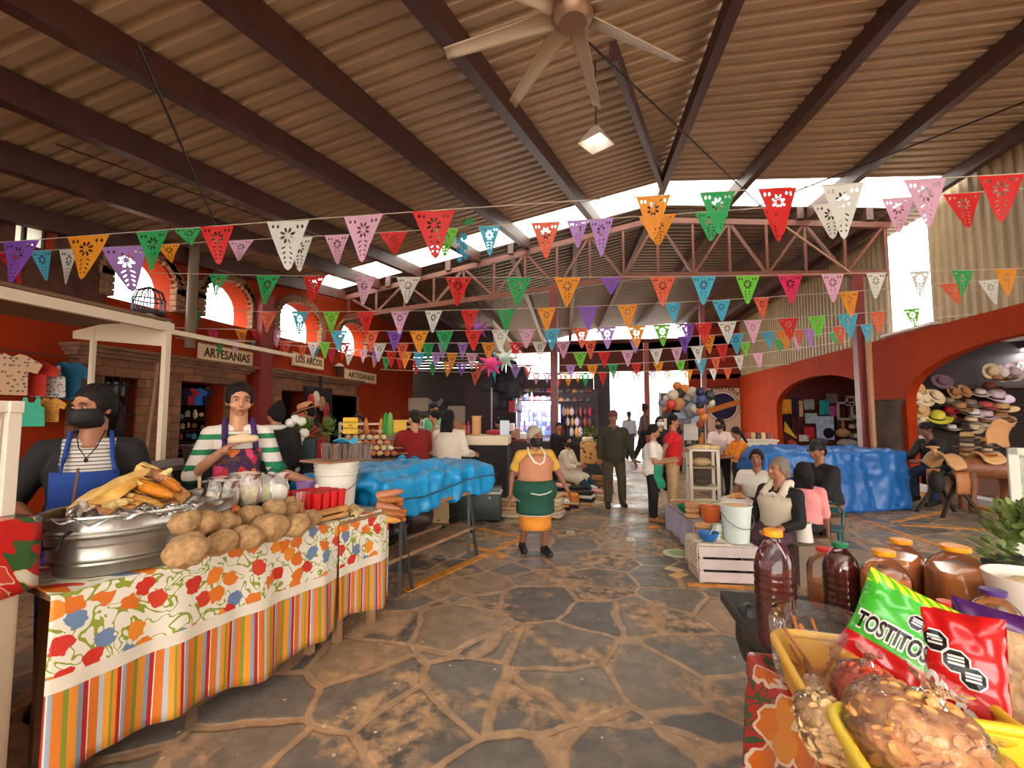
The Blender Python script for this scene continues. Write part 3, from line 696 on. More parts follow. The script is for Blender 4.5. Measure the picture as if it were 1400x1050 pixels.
    def mask(s, m):
        b = MB(); hh = s.hs
        rows = []
        for i in range(9):
            z = .0-.104*i/8; row = []
            for j in range(17):
                a = PI*(j/16-.5)*.98; rr = (.071 if i < 7 else .071-.012*(i-6)); yy = .096+.018*math.sin(PI*i/8)
                row.append(s.hp3(rr*math.sin(a), -.005-yy*math.cos(a)*(1.0 if i < 6 else 1-.12*(i-5)), z))
            rows.append(row)
        b.loft(rows, cap=False, close=False); return b.build('face_mask', m, s.o, solid=.004)
    def shoes(s, m, kind='shoe', name=None):
        h = s.H
        for k in 'LR':
            f = s.foot(k); a = s.an[k]
            def prim(b):
                heel = a+V((0, .022*h, 0))+V((0, 0, -.022*h)); b.cap(heel, a+f*1.05, .031*h, .026*h, 12)
                b.cap(a+V((0, .008*h, .0)), a+f*.5, .03*h, .027*h, 12)
            bb = blob(name or 'shoe', prim, m, s.o, s.vox*.8, 2)
            for v in bb.data.vertices: v.co.z = max(v.co.z, .003) if s.an[k].z < .1*h else v.co.z
    def cap_hat(s, m, brim=.07, m2=None):
        hh = s.hs
        b = MB(); M = s.HM
        rows = []
        for i in range(8):
            t = PI/2*i/7; rows.append([s.hp3(.082*math.cos(t)*math.cos(2*PI*j/20), .012+.097*math.cos(t)*math.sin(2*PI*j/20), .035+.1*math.sin(t)) for j in range(20)])
        b.loft(rows); o = b.build('cap', m, s.o)
        b = MB(); b.grid(lambda u, v: s.hp3((u-.5)*.14*(1-.25*v), -.07-brim*v*(1-(2*u-1)**2*.45), .042-.012*v), 8, 4); b.build('peak', m2 or m, o, solid=.004); return o
    def hat(s, m, r=.16, m2=None):
        b = MB(); n = 28
        prof = [(.088, .03), (.088, .06), (.085, .095), (.07, .115), (.03, .12), (.001, .118)]
        rows = [[s.hp3(rr*.95*math.cos(2*PI*j/n), .012+rr*1.08*math.sin(2*PI*j/n), z) for j in range(n)] for rr, z in [(r, .028), (r*.85, .02), (r*.65, .026)]+prof]
        b.loft(rows, cap=False); o = b.build('hat', m, s.o, solid=.004)
        if m2:
            b = MB(); b.loft([[s.hp3(.0905*.95*math.cos(2*PI*j/n), .012+.0905*1.08*math.sin(2*PI*j/n), z) for j in range(n)] for z in (.032, .055)], cap=False); b.build('hat_band', m2, o, solid=.002)
        return o
DARKEYE = K(24, 16, 12, .25)
def fabric(name, c, var=.1): return mat('cloth_'+name, rgb(*c), .85, var=var, vscale=7, bump=.25, bscale=24)
def stripes(name, cols, per, axis='Z', rough=.8):
    """woven stripes along one axis of the garment"""
    m, nt, b = newmat(name); N = nt.nodes.new
    tc = N('ShaderNodeTexCoord'); sp = N('ShaderNodeSeparateXYZ'); lk(nt, tc.outputs['Object'], sp.inputs['Vector'])
    d = N('ShaderNodeMath'); d.operation = 'DIVIDE'; lk(nt, sp.outputs[axis], d.inputs[0]); d.inputs[1].default_value = per
    f = N('ShaderNodeMath'); f.operation = 'FRACT'; lk(nt, d.outputs['Value'], f.inputs[0])
    r = N('ShaderNodeValToRGB'); r.color_ramp.interpolation = 'CONSTANT'; lk(nt, f.outputs['Value'], r.inputs['Fac'])
    r.color_ramp.elements[0].position = 0; r.color_ramp.elements[0].color = (*rgb(*cols[0][1]), 1); r.color_ramp.elements[1].position = cols[1][0]; r.color_ramp.elements[1].color = (*rgb(*cols[1][1]), 1)
    for q, c in cols[2:]: r.color_ramp.elements.new(q).color = (*rgb(*c), 1)
    lk(nt, r.outputs['Color'], b.inputs['Base Color']); b.inputs['Roughness'].default_value = rough; return m
def floral(name, base, petals, scale, thr=.3, leaf=None, rough=.7, leafscale=None, coat=0., coord='Object', outline=None, seed=0., dens=1.):
    """printed flowers: scattered round blooms in several colours over curling leaf strokes"""
    m, nt, b = newmat(name); N = nt.nodes.new
    tc = N('ShaderNodeTexCoord'); mp = N('ShaderNodeMapping'); mp.inputs['Location'].default_value = (seed, seed*1.7, seed*.6); lk(nt, tc.outputs[coord], mp.inputs['Vector'])
    sx_ = N('ShaderNodeSeparateXYZ'); lk(nt, mp.outputs['Vector'], sx_.inputs['Vector'])
    def ma(a_, k_, c_):
        q_ = N('ShaderNodeMath'); q_.operation = 'MULTIPLY_ADD'; lk(nt, a_, q_.inputs[0]); q_.inputs[1].default_value = k_; lk(nt, c_, q_.inputs[2]); return q_.outputs['Value']
    cb_ = N('ShaderNodeCombineXYZ'); lk(nt, ma(sx_.outputs['Y'], .75, sx_.outputs['X']), cb_.inputs['X']); lk(nt, ma(sx_.outputs['Y'], .6, sx_.outputs['Z']), cb_.inputs['Y']); mp = cb_
    nz = N('ShaderNodeTexNoise'); nz.inputs['Scale'].default_value = scale*1.6; nz.inputs['Detail'].default_value = 2; lk(nt, mp.outputs['Vector'], nz.inputs['Vector'])
    ad = N('ShaderNodeMixRGB'); ad.blend_type = 'LINEAR_LIGHT'; ad.inputs['Fac'].default_value = .35/scale; lk(nt, mp.outputs['Vector'], ad.inputs['Color1']); lk(nt, nz.outputs['Color'], ad.inputs['Color2'])
    col = None
    def mixin(fac, c, prev):
        x = N('ShaderNodeMixRGB'); lk(nt, fac, x.inputs['Fac'])
        if prev is None: x.inputs['Color1'].default_value = (*rgb(*base), 1)
        else: lk(nt, prev, x.inputs['Color1'])
        if isinstance(c, tuple): x.inputs['Color2'].default_value = (*rgb(*c), 1)
        else: lk(nt, c, x.inputs['Color2'])
        return x.outputs['Color']
    if leaf:
        wv = N('ShaderNodeTexNoise'); wv.inputs['Scale'].default_value = (leafscale or scale*.7); wv.inputs['Detail'].default_value = 1; wv.inputs['Distortion'].default_value = 2.2; lk(nt, mp.outputs['Vector'], wv.inputs['Vector'])
        s_ = N('ShaderNodeMath'); s_.operation = 'SUBTRACT'; lk(nt, wv.outputs['Fac'], s_.inputs[0]); s_.inputs[1].default_value = .5
        a_ = N('ShaderNodeMath'); a_.operation = 'ABSOLUTE'; lk(nt, s_.outputs['Value'], a_.inputs[0])
        l_ = N('ShaderNodeMath'); l_.operation = 'LESS_THAN'; lk(nt, a_.outputs['Value'], l_.inputs[0]); l_.inputs[1].default_value = .03
        col = mixin(l_.outputs['Value'], leaf, col)
    v = N('ShaderNodeTexVoronoi'); v.voronoi_dimensions = '2D'; v.inputs['Scale'].default_value = scale; v.inputs['Randomness'].default_value = .85; lk(nt, ad.outputs['Color'], v.inputs['Vector'])
    sp = N('ShaderNodeSeparateColor'); lk(nt, v.outputs['Color'], sp.inputs['Color'])
    pr = N('ShaderNodeValToRGB'); pr.color_ramp.interpolation = 'CONSTANT'; lk(nt, sp.outputs['Red'], pr.inputs['Fac'])
    e = pr.color_ramp.elements; e[0].color = (*rgb(*petals[0]), 1); e[1].position = 1/len(petals); e[1].color = (*rgb(*petals[1 % len(petals)]), 1)
    for i, c in enumerate(petals[2:]): e.new((i+2)/len(petals)).color = (*rgb(*c), 1)
    on = N('ShaderNodeMath'); on.operation = 'LESS_THAN'; lk(nt, sp.outputs['Green'], on.inputs[0]); on.inputs[1].default_value = dens
    if outline:
        l0 = N('ShaderNodeMath'); l0.operation = 'LESS_THAN'; lk(nt, v.outputs['Distance'], l0.inputs[0]); l0.inputs[1].default_value = thr*1.2
        q0 = N('ShaderNodeMath'); q0.operation = 'MULTIPLY'; lk(nt, l0.outputs['Value'], q0.inputs[0]); lk(nt, on.outputs['Value'], q0.inputs[1]); col = mixin(q0.outputs['Value'], outline, col)
    l1 = N('ShaderNodeMath'); l1.operation = 'LESS_THAN'; lk(nt, v.outputs['Distance'], l1.inputs[0]); l1.inputs[1].default_value = thr
    q1 = N('ShaderNodeMath'); q1.operation = 'MULTIPLY'; lk(nt, l1.outputs['Value'], q1.inputs[0]); lk(nt, on.outputs['Value'], q1.inputs[1])
    col = mixin(q1.outputs['Value'], pr.outputs['Color'], col)
    lk(nt, col, b.inputs['Base Color']); b.inputs['Roughness'].default_value = rough; b.inputs['Coat Weight'].default_value = coat; b.inputs['Coat Roughness'].default_value = .15
    return m

BLK = fabric('black', (26, 22, 22)); WHT = fabric('white', (224, 214, 200), .04); CRM = fabric('cream', (214, 198, 172), .06)
BLACKHAIR = (24, 17, 14)
# --- corn seller in a blue apron and black mask
p = Person('woman in black mask and blue apron over a striped shirt behind the tub of corn', pd(128, 2.5), 46, 1.66, 1, .98, .06, hyaw=math.radians(-38), hpit=.12,
           uR=(-.5, .12, -1), fR=(.55, -.85, -.35), uL=(.3, .05, -1), fL=(-.5, -.8, -.4), vox=.0075)
p.hair(BLACKHAIR, 'pony'); p.mask(K(18, 15, 15))
p.top(stripes('shirt_stripes', [(0, (214, 206, 194)), (.55, (60, 56, 54)), (.8, (214, 206, 194))], .02), .2, grow=.012)
b0 = p.top(BLK, 1.25, lo=-.06, grow=.02, name='cardigan')
# open the cardigan down the front
bm = bmesh.new(); bm.from_mesh(b0.data); bmesh.ops.delete(bm, geom=[v for v in bm.verts if v.co.y < -.045 and abs(v.co.x) < .105 and v.co.z < p.N.z+.2], context='VERTS'); bm.to_mesh(b0.data); bm.free()
BLU = fabric('apron_blue', (30, 66, 140)); p.apron(BLU, -.06, .2, .034, 130, .35, taper=.35); p.straps(BLU, .2, .034, .011)
p.pants(BLK); p.shoes(BLK)
b = MB(); b.tube([p.N+V((-.06, -.02, .03)), p.N+V((-.035, -.09, -.06)), p.N+V((0, -.118, -.115)), p.N+V((.035, -.09, -.06)), p.N+V((.06, -.02, .03))], .003, 6); b.ell(p.N+V((0, -.122, -.125)), (.009, .005, .012)); b.build('necklace', K(30, 24, 22), p.o)
# --- jicama seller
p = Person('woman in white and green striped top with purple floral apron behind the jicamas', pd(327, 3.3), 42, 1.73, 0, .84, .04, hyaw=math.radians(6), hpit=.1,
           uR=(-.38, -.1, -1), fR=(.72, -.45, .68), uL=(.32, -.15, -1), fL=(.95, -.35, -.35), vox=.0085)
p.hair((30, 21, 17), 'pony')
p.top(stripes('top_stripes', [(0, (226, 216, 202)), (.62, (34, 128, 84)), (.98, (226, 216, 202))], .105), 1.12, grow=.014)
for k in 'LR':
    b = MB(); e = p.el[k]; b.cyl(e-p.ud[k]*.045, e+p.fd[k]*.03, .064, .056, 16, cap=False); b.build('cuff', fabric('green_cuff', (24, 122, 84)), p.o, solid=.004)
AP = floral('apron_print', (58, 30, 74), [(196, 40, 60), (226, 120, 50), (140, 40, 110), (220, 70, 110)], 11, .34, rough=.8, leaf=(86, 60, 40))
p.apron(AP, -.06, .2, .034, 140, .45, taper=.25); p.straps(fabric('purple', (64, 36, 92)), .19, .034, .02); p.pants(BLK); p.shoes(BLK)
# portrait-shaped appliqué of plain cloth and flowers on the apron
b = MB(); b.ell(p.P+V((.05, -.163, .055)), (.075, .02, .07), None, 16, 10); b.build('applique', fabric('applique_sand', (206, 164, 130)), p.o)
b = MB()
for i in range(7):
    a = PI*(i/6); b.ell(p.P+V((.05+.085*math.cos(a), -.163, .085+.075*math.sin(a))), (.034, .02, .03), None, 10, 8)
b.build('applique', mat('applique_roses', rgb(202, 118, 96), .8, var=.3, vscale=30), p.o)
held = MB(); hp_ = TW[p.o] @ (p.wr['R']+p.fd['R']*.09+V((.07, -.02, .0)))
held.cap((-.06, 0, .0), (.07, 0, .005), .03, .026, 12); held.ell((.0, .0, .02), (.05, .03, .025))
o = held.build('bread_roll', mat('pale_bread', rgb(222, 190, 150), .7, var=.1)); put(o, hp_+V((.03,-.04,.035)), math.radians(40)); tag(o, 'pale roll held up in the hand of the woman in the striped top', 'bread')
# --- old woman walking
p = Person('elderly grey-haired woman in a green apron and yellow blouse walking on the stone aisle', fl(731, 755), 24, 1.36, 2, 1.32, .05, hyaw=.35, hs=1.16, hpit=.12,
           uR=(-.42, .1, -1), fR=(-.1, -.1, -1), uL=(.55, -.05, -1), fL=(.3, -.45, -.8), tL=(.06, -.28, -1), sL=(0, .1, -1), tR=(-.06, .12, -1), sR=(-.02, .28, -1), vox=.0085)
p.hair((172, 160, 140), 'low'); p.mask(K(20, 16, 16))
p.top(fabric('mustard', (208, 158, 62)), .75, lo=.02, grow=.02)
p.apron(fabric('pinafore_pink', (196, 132, 98)), .02, .285, .034, 175, 0, name='pinafore', taper=.42)
b = MB(); R_ = p.torso_rings(.045, .24, .255, 40)[0]
b.tube([p.N+V((-.075, .02, .015)), p.N+V((-.09, -.09, -.05)), p.N+V((-.05, -.155, -.13)), p.N+V((0, -.17, -.155)), p.N+V((.05, -.155, -.13)), p.N+V((.09, -.09, -.05)), p.N+V((.075, .02, .015))], .012, 8); b.build('collar_trim', K(238, 228, 210), p.o)
GR = fabric('green_apron', (26, 76, 56)); p.skirt(fabric('orange_skirt', (222, 138, 40)), .27, .95, .008, name='skirt', wave=.02); p.skirt(GR, .44, 1.0, .034, .08, name='apron', wave=.03); p.skirt(WHT, .428, 1.0, .031, .08, name='apron_hem', wave=.03)
b = MB(); q = [V((.19*math.cos(a), .06-.27*math.sin(a), .44)) for a in [PI*(.1+.8*i/12) for i in range(13)]]
b.tube([p.P+V((-.11, -.232, -.03)), p.P+V((-.02, -.262, -.045)), p.P+V((.05, -.258, -.035)), p.P+V((.12, -.228, -.015))], .006, 6); b.build('embroidery', K(214, 214, 200), p.o)
p.shoes(K(30, 24, 22, .6))
# --- man in olive jacket
p = Person('man in dark olive jacket and trousers walking down the middle of the aisle', fl(840, 693), 6, 1.57, 2, 1.1, .02, hyaw=-.15, hpit=.05, uR=(-.2, 0, -1), fR=(-.02, -.4, -1), uL=(.35, .05, -1), fL=(.3, -.3, -1), tL=(.1, .02, -1), sL=(.06, .22, -1), tR=(-.05, -.12, -1), sR=(0, .04, -1), vox=.0105)
p.hair((30, 22, 18), 'short'); OLV = fabric('olive', (52, 46, 30)); p.top(OLV, 1.85, lo=-.06, grow=.022, name='jacket'); p.pants(fabric('olive_trousers', (70, 60, 42))); p.shoes(K(24, 20, 18, .5)); p.cap_hat(K(92, 40, 34), .02)
b = MB(); b.tube([p.N+V((.075*math.cos(a), .06*math.sin(a), .005)) for a in [2*PI*i/12 for i in range(13)]], .02, 8); b.build('collar', fabric('collar_fleece', (120, 96, 62)), p.o)
# --- woman in white top
p = Person('woman in white blouse and green half apron standing beside the man in red', fl(893, 712), 78, 1.36, 1, 1.12, .06, hyaw=.1, hpit=.3, uR=(-.2, -.15, -1), fR=(.2, -1, .1), uL=(.1, -.15, -1), fL=(-.1, -1, .15), tL=(.03, .02, -1), tR=(-.03, -.06, -1), vox=.0095)
p.hair(BLACKHAIR, 'low'); p.top(WHT, .75, lo=-.06, grow=.02, name='blouse'); p.pants(BLK); p.apron(fabric('teal_apron', (38, 140, 104)), -.06, .06, .026, 150, .16); p.shoes(K(150, 96, 60), name='sandal')
# --- man in red polo
p = Person('man in red polo shirt and beige trousers seen from the side at the food stall', fl(921, 696), 74, 1.5, 1, 1.12, .05, hyaw=.1, hpit=.15, uR=(-.3, .55, -1), fR=(.35, .2, -1), uL=(.2, -.1, -1), fL=(.1, -1, .05), vox=.0105)
p.hair(BLACKHAIR, 'short'); p.top(fabric('red_polo', (200, 22, 26)), .6, lo=-.06, grow=.02, name='polo_shirt'); p.pants(fabric('beige', (196, 160, 112)), grow=.022); p.shoes(K(150, 130, 110))
p = Person('woman with long dark hair and black jacket behind the man in red', pd(902, 9.0), 10, 1.46, 0, 1., vox=.012); p.hair(BLACKHAIR, 'long'); p.top(BLK, 1.8); p.mask(K(230, 224, 216)); p.pants(BLK); p.shoes(BLK)
# --- street people beyond
p = Person('distant person in black with a raised ponytail out in the bright street', pd(877, 14.), 100, 1.84, 2, .9, .2, vox=.016, hand=False, tL=(0, -.25, -1), tR=(0, .25, -1), sR=(0, .5, -1)); p.hair((60, 34, 30), 'topbun'); p.top(K(96, 66, 62), 1.8); p.pants(BLK)
p = Person('distant person in pale clothes walking out in the bright street', pd(860, 15.2), 170, 1.62, 1, .95, vox=.016, hand=False, tL=(0, -.25, -1), tR=(0, .25, -1)); p.hair((70, 50, 44), 'short'); p.top(K(200, 200, 205), 1.5); p.pants(K(70, 74, 96)); p.shoes(BLK)
# --- sellers on the right
p = Person('woman in pale pink top and face mask behind the white display cabinet', pd(984, 8.5), -25, 1.43, 1, 1.1, .1, hyaw=-.4, hpit=.2, uR=(-.1, -.4, -1), fR=(.1, -1, -.2), uL=(.1, -.4, -1), fL=(-.1, -1, -.2), vox=.0105); p.hair(BLACKHAIR, 'pony'); p.top(fabric('pale_pink', (226, 200, 190)), .8); p.mask(K(24, 20, 20)); p.pants(BLK); p.shoes(BLK)
p = Person('woman in orange blouse and yellow apron bending over the food counter', pd(1014, 7.5), -82, 1.3, 2, 1.15, .22, hpit=.5, uR=(-.1, -.6, -1), fR=(.05, -1, -.1), uL=(.1, -.6, -1), fL=(-.05, -1, -.1), vox=.0105)
p.hair(BLACKHAIR, 'braid'); p.top(fabric('orange_blouse', (232, 126, 24)), 1.1, grow=.02, name='blouse'); p.skirt(BLK, .3, 1.1, .015); p.apron(fabric('yellow_apron', (240, 164, 40)), -.06, .22, .035, 190, .25); p.shoes(BLK)
p = Person('woman in white blouse seated low among the food baskets', pd(1034, 5.4), -35, 1.45, 2, 1.2, .1, sit=.28, hyaw=.15, uR=(-.3, -.3, -1), fR=(.3, -1, -.3), uL=(.35, -.2, -1), fL=(-.6, -.9, -.3), vox=.0095); p.hair(BLACKHAIR, 'low'); p.top(WHT, .5, grow=.02, name='blouse'); p.lapskirt(fabric('dark_skirt', (50, 36, 44))); p.shoes(BLK)
p = Person('elderly woman in white pinafore over black sleeves seated behind the white bucket', pd(1064, 4.4), -60, 1.5, 1, 1.2, .05, sit=.24, hyaw=-.15, hpit=-.05, uR=(-.25, -.2, -1), fR=(.2, -1, -.35), uL=(.3, -.3, -1), fL=(-.35, -1, -.3), hs=1.06, vox=.0085)
p.hair((128, 114, 100), 'low'); p.top(BLK, 1.7, grow=.016); p.apron(CRM, -.03, .25, .035, 260, 0, name='pinafore'); p.straps(CRM, .24, .035, .035); p.lapskirt(fabric('plum_skirt', (74, 48, 60))); p.shoes(BLK)
b = MB(); b.tube([p.N+V((.12*math.sin(a), -.02-.1*math.cos(a), -.04-.05*math.cos(a)+.012*math.sin(9*a))) for a in [PI*(-.8+1.6*i/28) for i in range(29)]], .02, 8); b.build('ruffle', K(232, 222, 206), p.o)
p = Person('child in pink top sitting just behind the elderly seller', pd(1094, 4.6), 150, 1.25, 2, 1.1, .15, sit=.3, hs=1.15, vox=.0105); p.hair(BLACKHAIR, 'long'); p.top(fabric('rose', (226, 140, 138)), 1.2); p.pants(BLK); p.shoes(BLK)
p = Person('man in black cap and black jacket sitting by the tarp covered stall', pd(1124, 5.5), -70, 1.58, 2, 1.15, .15, sit=.3, hpit=.25, uL=(.1, -.6, -1), fL=(-.2, -1, 0), uR=(-.1, -.6, -1), fR=(.2, -1, 0), vox=.0105); p.hair(BLACKHAIR, 'short'); p.top(BLK, 1.8, grow=.024, name='jacket'); p.pants(fabric('khaki', (124, 92, 56))); p.shoes(BLK); p.cap_hat(K(20, 18, 18), .06)
b = MB(); b.box(p.Cc+V((-.03, -.16, .0)), (.09, .02, .06)); b.build('chest_print', K(190, 40, 30), p.o)
p = Person('man in dark top and jeans sitting at the hat stall', pd(1284, 7.6), -75, 1.66, 3, 1.15, .45, sit=.5, hpit=.5, uL=(.1, -.7, -1), fL=(-.2, -1, -.2), uR=(-.1, -.7, -1), fR=(.2, -1, -.2), tL=(.2, -1, -.3), tR=(-.2, -1, -.3), vox=.0115); p.hair(BLACKHAIR, 'short'); p.top(K(18, 14, 14), 1.8); p.pants(fabric('jeans', (44, 54, 84))); p.shoes(BLK)
# --- middle of the hall
p = Person('woman in white smock and dark mask sitting beside the folded textiles', pd(773, 8.7), 70, 1.5, 1, 1.1, .08, sit=.25, hyaw=-.5, uL=(.1, -.4, -1), fL=(-.6, -.9, .05), uR=(-.1, -.4, -1), fR=(.6, -.9, .05), tL=(.15, -1, -.2), sL=(0, -.8, -.7), tR=(-.15, -1, -.2), sR=(0, -.7, -.7), vox=.0105); p.hair(BLACKHAIR, 'low'); p.mask(K(20, 18, 22)); p.top(CRM, 1.7, grow=.03, name='smock'); p.lapskirt(CRM, to=.05, name='smock_skirt'); p.pants(fabric('teal_trousers', (28, 62, 74)), .95, .02); p.shoes(K(30, 26, 26))
p = Person('person in dark clothes half hidden behind the red post', pd(764, 9.9), 20, 1.32, 1, 1., vox=.0125); p.hair(BLACKHAIR, 'short'); p.top(BLK, 1.8); p.pants(BLK); p.shoes(BLK)
p = Person('woman in black hood looking at a phone between the clothing stalls', pd(690, 9.0), -72, 1.45, 1, 1.08, .2, hpit=.4, uL=(.1, -.3, -1), fL=(-.1, -1, .2), uR=(-.1, -.3, -1), fR=(.1, -1, .2), vox=.0105); p.hair((26, 18, 18), 'long', .006); p.top(K(30, 22, 24), 1.8, grow=.024, name='sweater'); p.skirt(fabric('maroon_skirt', (66, 48, 54)), .42, 1.0, .02); p.shoes(BLK)
p = Person('man with short hair and dark red shirt seen from behind at the snack rack', pd(568, 6.1), -140, 1.56, 0, 1.15, .1, hpit=.3, hyaw=.3, uL=(.25, -.35, -1), fL=(-.3, -1, .3), uR=(-.25, -.35, -1), fR=(.3, -1, .3), vox=.0105); p.hair((44, 34, 28), 'short'); p.top(fabric('dark_red', (140, 22, 18)), .9, grow=.02); p.pants(BLK); p.shoes(BLK)
p = Person('woman in cream sweater with dark bobbed hair seen from behind', pd(612, 6.35), 175, 1.56, 0, 1.15, .08, hpit=.2, uL=(.2, -.2, -1), fL=(-.2, -1, 0), uR=(-.25, -.2, -1), fR=(-.3, -1, -.2), vox=.0105); p.hair(BLACKHAIR, 'long', .004); p.top(fabric('cream_knit', (226, 212, 190), .05), 1.8, grow=.026, name='sweater'); p.pants(BLK); p.shoes(BLK)
p = Person('person in navy shirt bending at the far stall near the snack rack', pd(568, 9.6), 60, 1.6, 1, 1.1, .5, hpit=.4, vox=.0125); p.hair((70, 44, 30), 'short'); p.top(fabric('navy', (38, 50, 96)), 1.2); p.pants(BLK); p.shoes(BLK)
p = Person('person in mint green shirt standing next to the one in navy', pd(590, 9.3), 60, 1.74, 1, .9, .1, hpit=.3, vox=.0125); p.hair((34, 26, 22), 'short'); p.top(fabric('mint', (96, 200, 140)), .6); p.pants(BLK); p.shoes(BLK)
p = Person('woman with hair in a bun and beige top behind the cream sweater', pd(600, 8.4), -60, 1.58, 0, .95, .15, hpit=.3, vox=.0125); p.hair(BLACKHAIR, 'bun'); p.top(fabric('beige_top', (216, 184, 150)), .3); p.pants(BLK); p.shoes(BLK)
p = Person('woman with dark bun and big black shawl behind the jicama seller', pd(374, 4.9), -160, 1.62, 1, 1.15, .1, hyaw=.9, vox=.0105); p.hair(BLACKHAIR, 'topbun'); p.top(WHT, 1.5, grow=.012); p.top(BLK, 1.2, lo=-.06, grow=.05, name='shawl'); p.pants(BLK); p.shoes(BLK)
b = MB(); b.tube([p.N+V((.1*math.cos(a), .085*math.sin(a), .01)) for a in [2*PI*i/16 for i in range(17)]], .028, 8); b.build('collar', K(226, 222, 216), p.o)
p = Person('vendor in straw hat and red jacket with a black bag by the flowers', pd(430, 5.7), -70, 1.66, 2, 1.12, .16, hpit=.35, uL=(.1, -.4, -1), fL=(-.1, -1, .4), uR=(-.1, -.4, -1), fR=(.1, -1, .4), vox=.0105); p.hair(BLACKHAIR, 'short'); p.hat(mat('straw_hat', rgb(196, 140, 84), .8, bump=.4, bscale=90), .17, K(120, 50, 40)); p.top(fabric('crimson_jacket', (178, 22, 28)), 1.8, grow=.026, name='jacket'); p.pants(BLK); p.shoes(BLK); p.mask(K(210, 90, 80))
b = MB(); b.ell(p.P+V((.02, -.17, .08)), (.12, .06, .1), None, 16, 10); b.build('waist_bag', K(20, 18, 20, .5), p.o)
p = Person('dark-haired person in red hood behind the snack rack', pd(491, 7.4), 40, 1.5, 2, 1., vox=.0125); p.hair((70, 26, 26), 'long', .01); p.top(K(120, 30, 30), 1.8); p.pants(BLK); p.shoes(BLK)
# ------------------------------------------------------------------ the corn and jicama stall
TO = at(78, 808, z=.82); TO.z = 0; _q = at(530, 692, z=.82); TA = math.atan2(_q.y-TO.y, _q.x-TO.x); TL = (_q-TO).xy.length
TM = Matrix.Translation(TO) @ Matrix.Rotation(TA, 4, 'Z')
def T(x, y, z=0): return TM @ V((x, y, z))
WOOD = mat('plank_wood', rgb(150, 112, 78), .75, var=.25, vscale=6, bump=.3, bscale=30)
def table(name, label, loc, rz, L, D, z, leg=.045, m=None, lm=None, inset=.06):
    t = thing(name, label, 'table', loc, rz)
    b = MB(); b.box((L/2, D/2, z-.02), (L, D, .04)); b.build('tabletop', m or WOOD, t, smooth=False, bevel=.004)
    for x in (inset, L-inset):
        for y in (inset, D-inset):
            b = MB(); b.box((x, y, (z-.04)/2), (leg, leg, z-.04)); b.build('leg', lm or m or WOOD, t, smooth=False)
    return t
table('stall_table', 'long wooden stall table under the flowered and striped cloth', TO, TA, 1.34, .5, .805, inset=.1)
table('stall_table', 'short wooden table at the far end of the jicama stall', T(1.36, 0), TA, .42, .5, .79)
def stallcloth_mat():
    m = floral('stall_cloth', (228, 220, 200), [(202, 48, 30), (222, 122, 34), (216, 112, 28), (106, 130, 162), (206, 60, 34), (230, 140, 44)], 11, .4, leaf=(138, 152, 44), leafscale=8, rough=.42, coat=.25, dens=.8)
    nt = m.node_tree; b = nt.nodes['Principled BSDF']; N = nt.nodes.new; src = b.inputs['Base Color'].links[0].from_socket
    tc = N('ShaderNodeTexCoord'); sp = N('ShaderNodeSeparateXYZ'); lk(nt, tc.outputs['Object'], sp.inputs['Vector'])
    d = N('ShaderNodeMath'); d.operation = 'DIVIDE'; lk(nt, sp.outputs['X'], d.inputs[0]); d.inputs[1].default_value = .232
    f = N('ShaderNodeMath'); f.operation = 'FRACT'; lk(nt, d.outputs['Value'], f.inputs[0])
    r = N('ShaderNodeValToRGB'); r.color_ramp.interpolation = 'CONSTANT'; lk(nt, f.outputs['Value'], r.inputs['Fac'])
    cols = [(0, (214, 118, 36)), (.12, (128, 138, 46)), (.19, (222, 142, 46)), (.31, (130, 146, 160)), (.38, (176, 34, 24)), (.45, (226, 214, 190)), (.47, (212, 112, 34)), (.6, (176, 184, 186)), (.67, (228, 152, 50)), (.76, (140, 146, 50)), (.8, (226, 140, 44)), (.86, (182, 38, 26)), (.92, (224, 216, 196)), (.94, (150, 164, 178))]
    e = r.color_ramp.elements; e[0].color = (*rgb(*cols[0][1]), 1); e[1].position = cols[1][0]; e[1].color = (*rgb(*cols[1][1]), 1)
    for q, c in cols[2:]: e.new(q).color = (*rgb(*c), 1)
    def lt(v):
        q = N('ShaderNodeMath'); q.operation = 'LESS_THAN'; lk(nt, sp.outputs['Z'], q.inputs[0]); q.inputs[1].default_value = v; return q.outputs['Value']
    m1 = N('ShaderNodeMixRGB'); lk(nt, lt(.5), m1.inputs['Fac']); lk(nt, src, m1.inputs['Color1']); m1.inputs['Color2'].default_value = (*rgb(222, 212, 192), 1)
    m2 = N('ShaderNodeMixRGB'); lk(nt, lt(.445), m2.inputs['Fac']); lk(nt, m1.outputs['Color'], m2.inputs['Color1']); lk(nt, r.outputs['Color'], m2.inputs['Color2'])
    lk(nt, m2.outputs['Color'], b.inputs['Base Color']); return m
SC = stallcloth_mat()
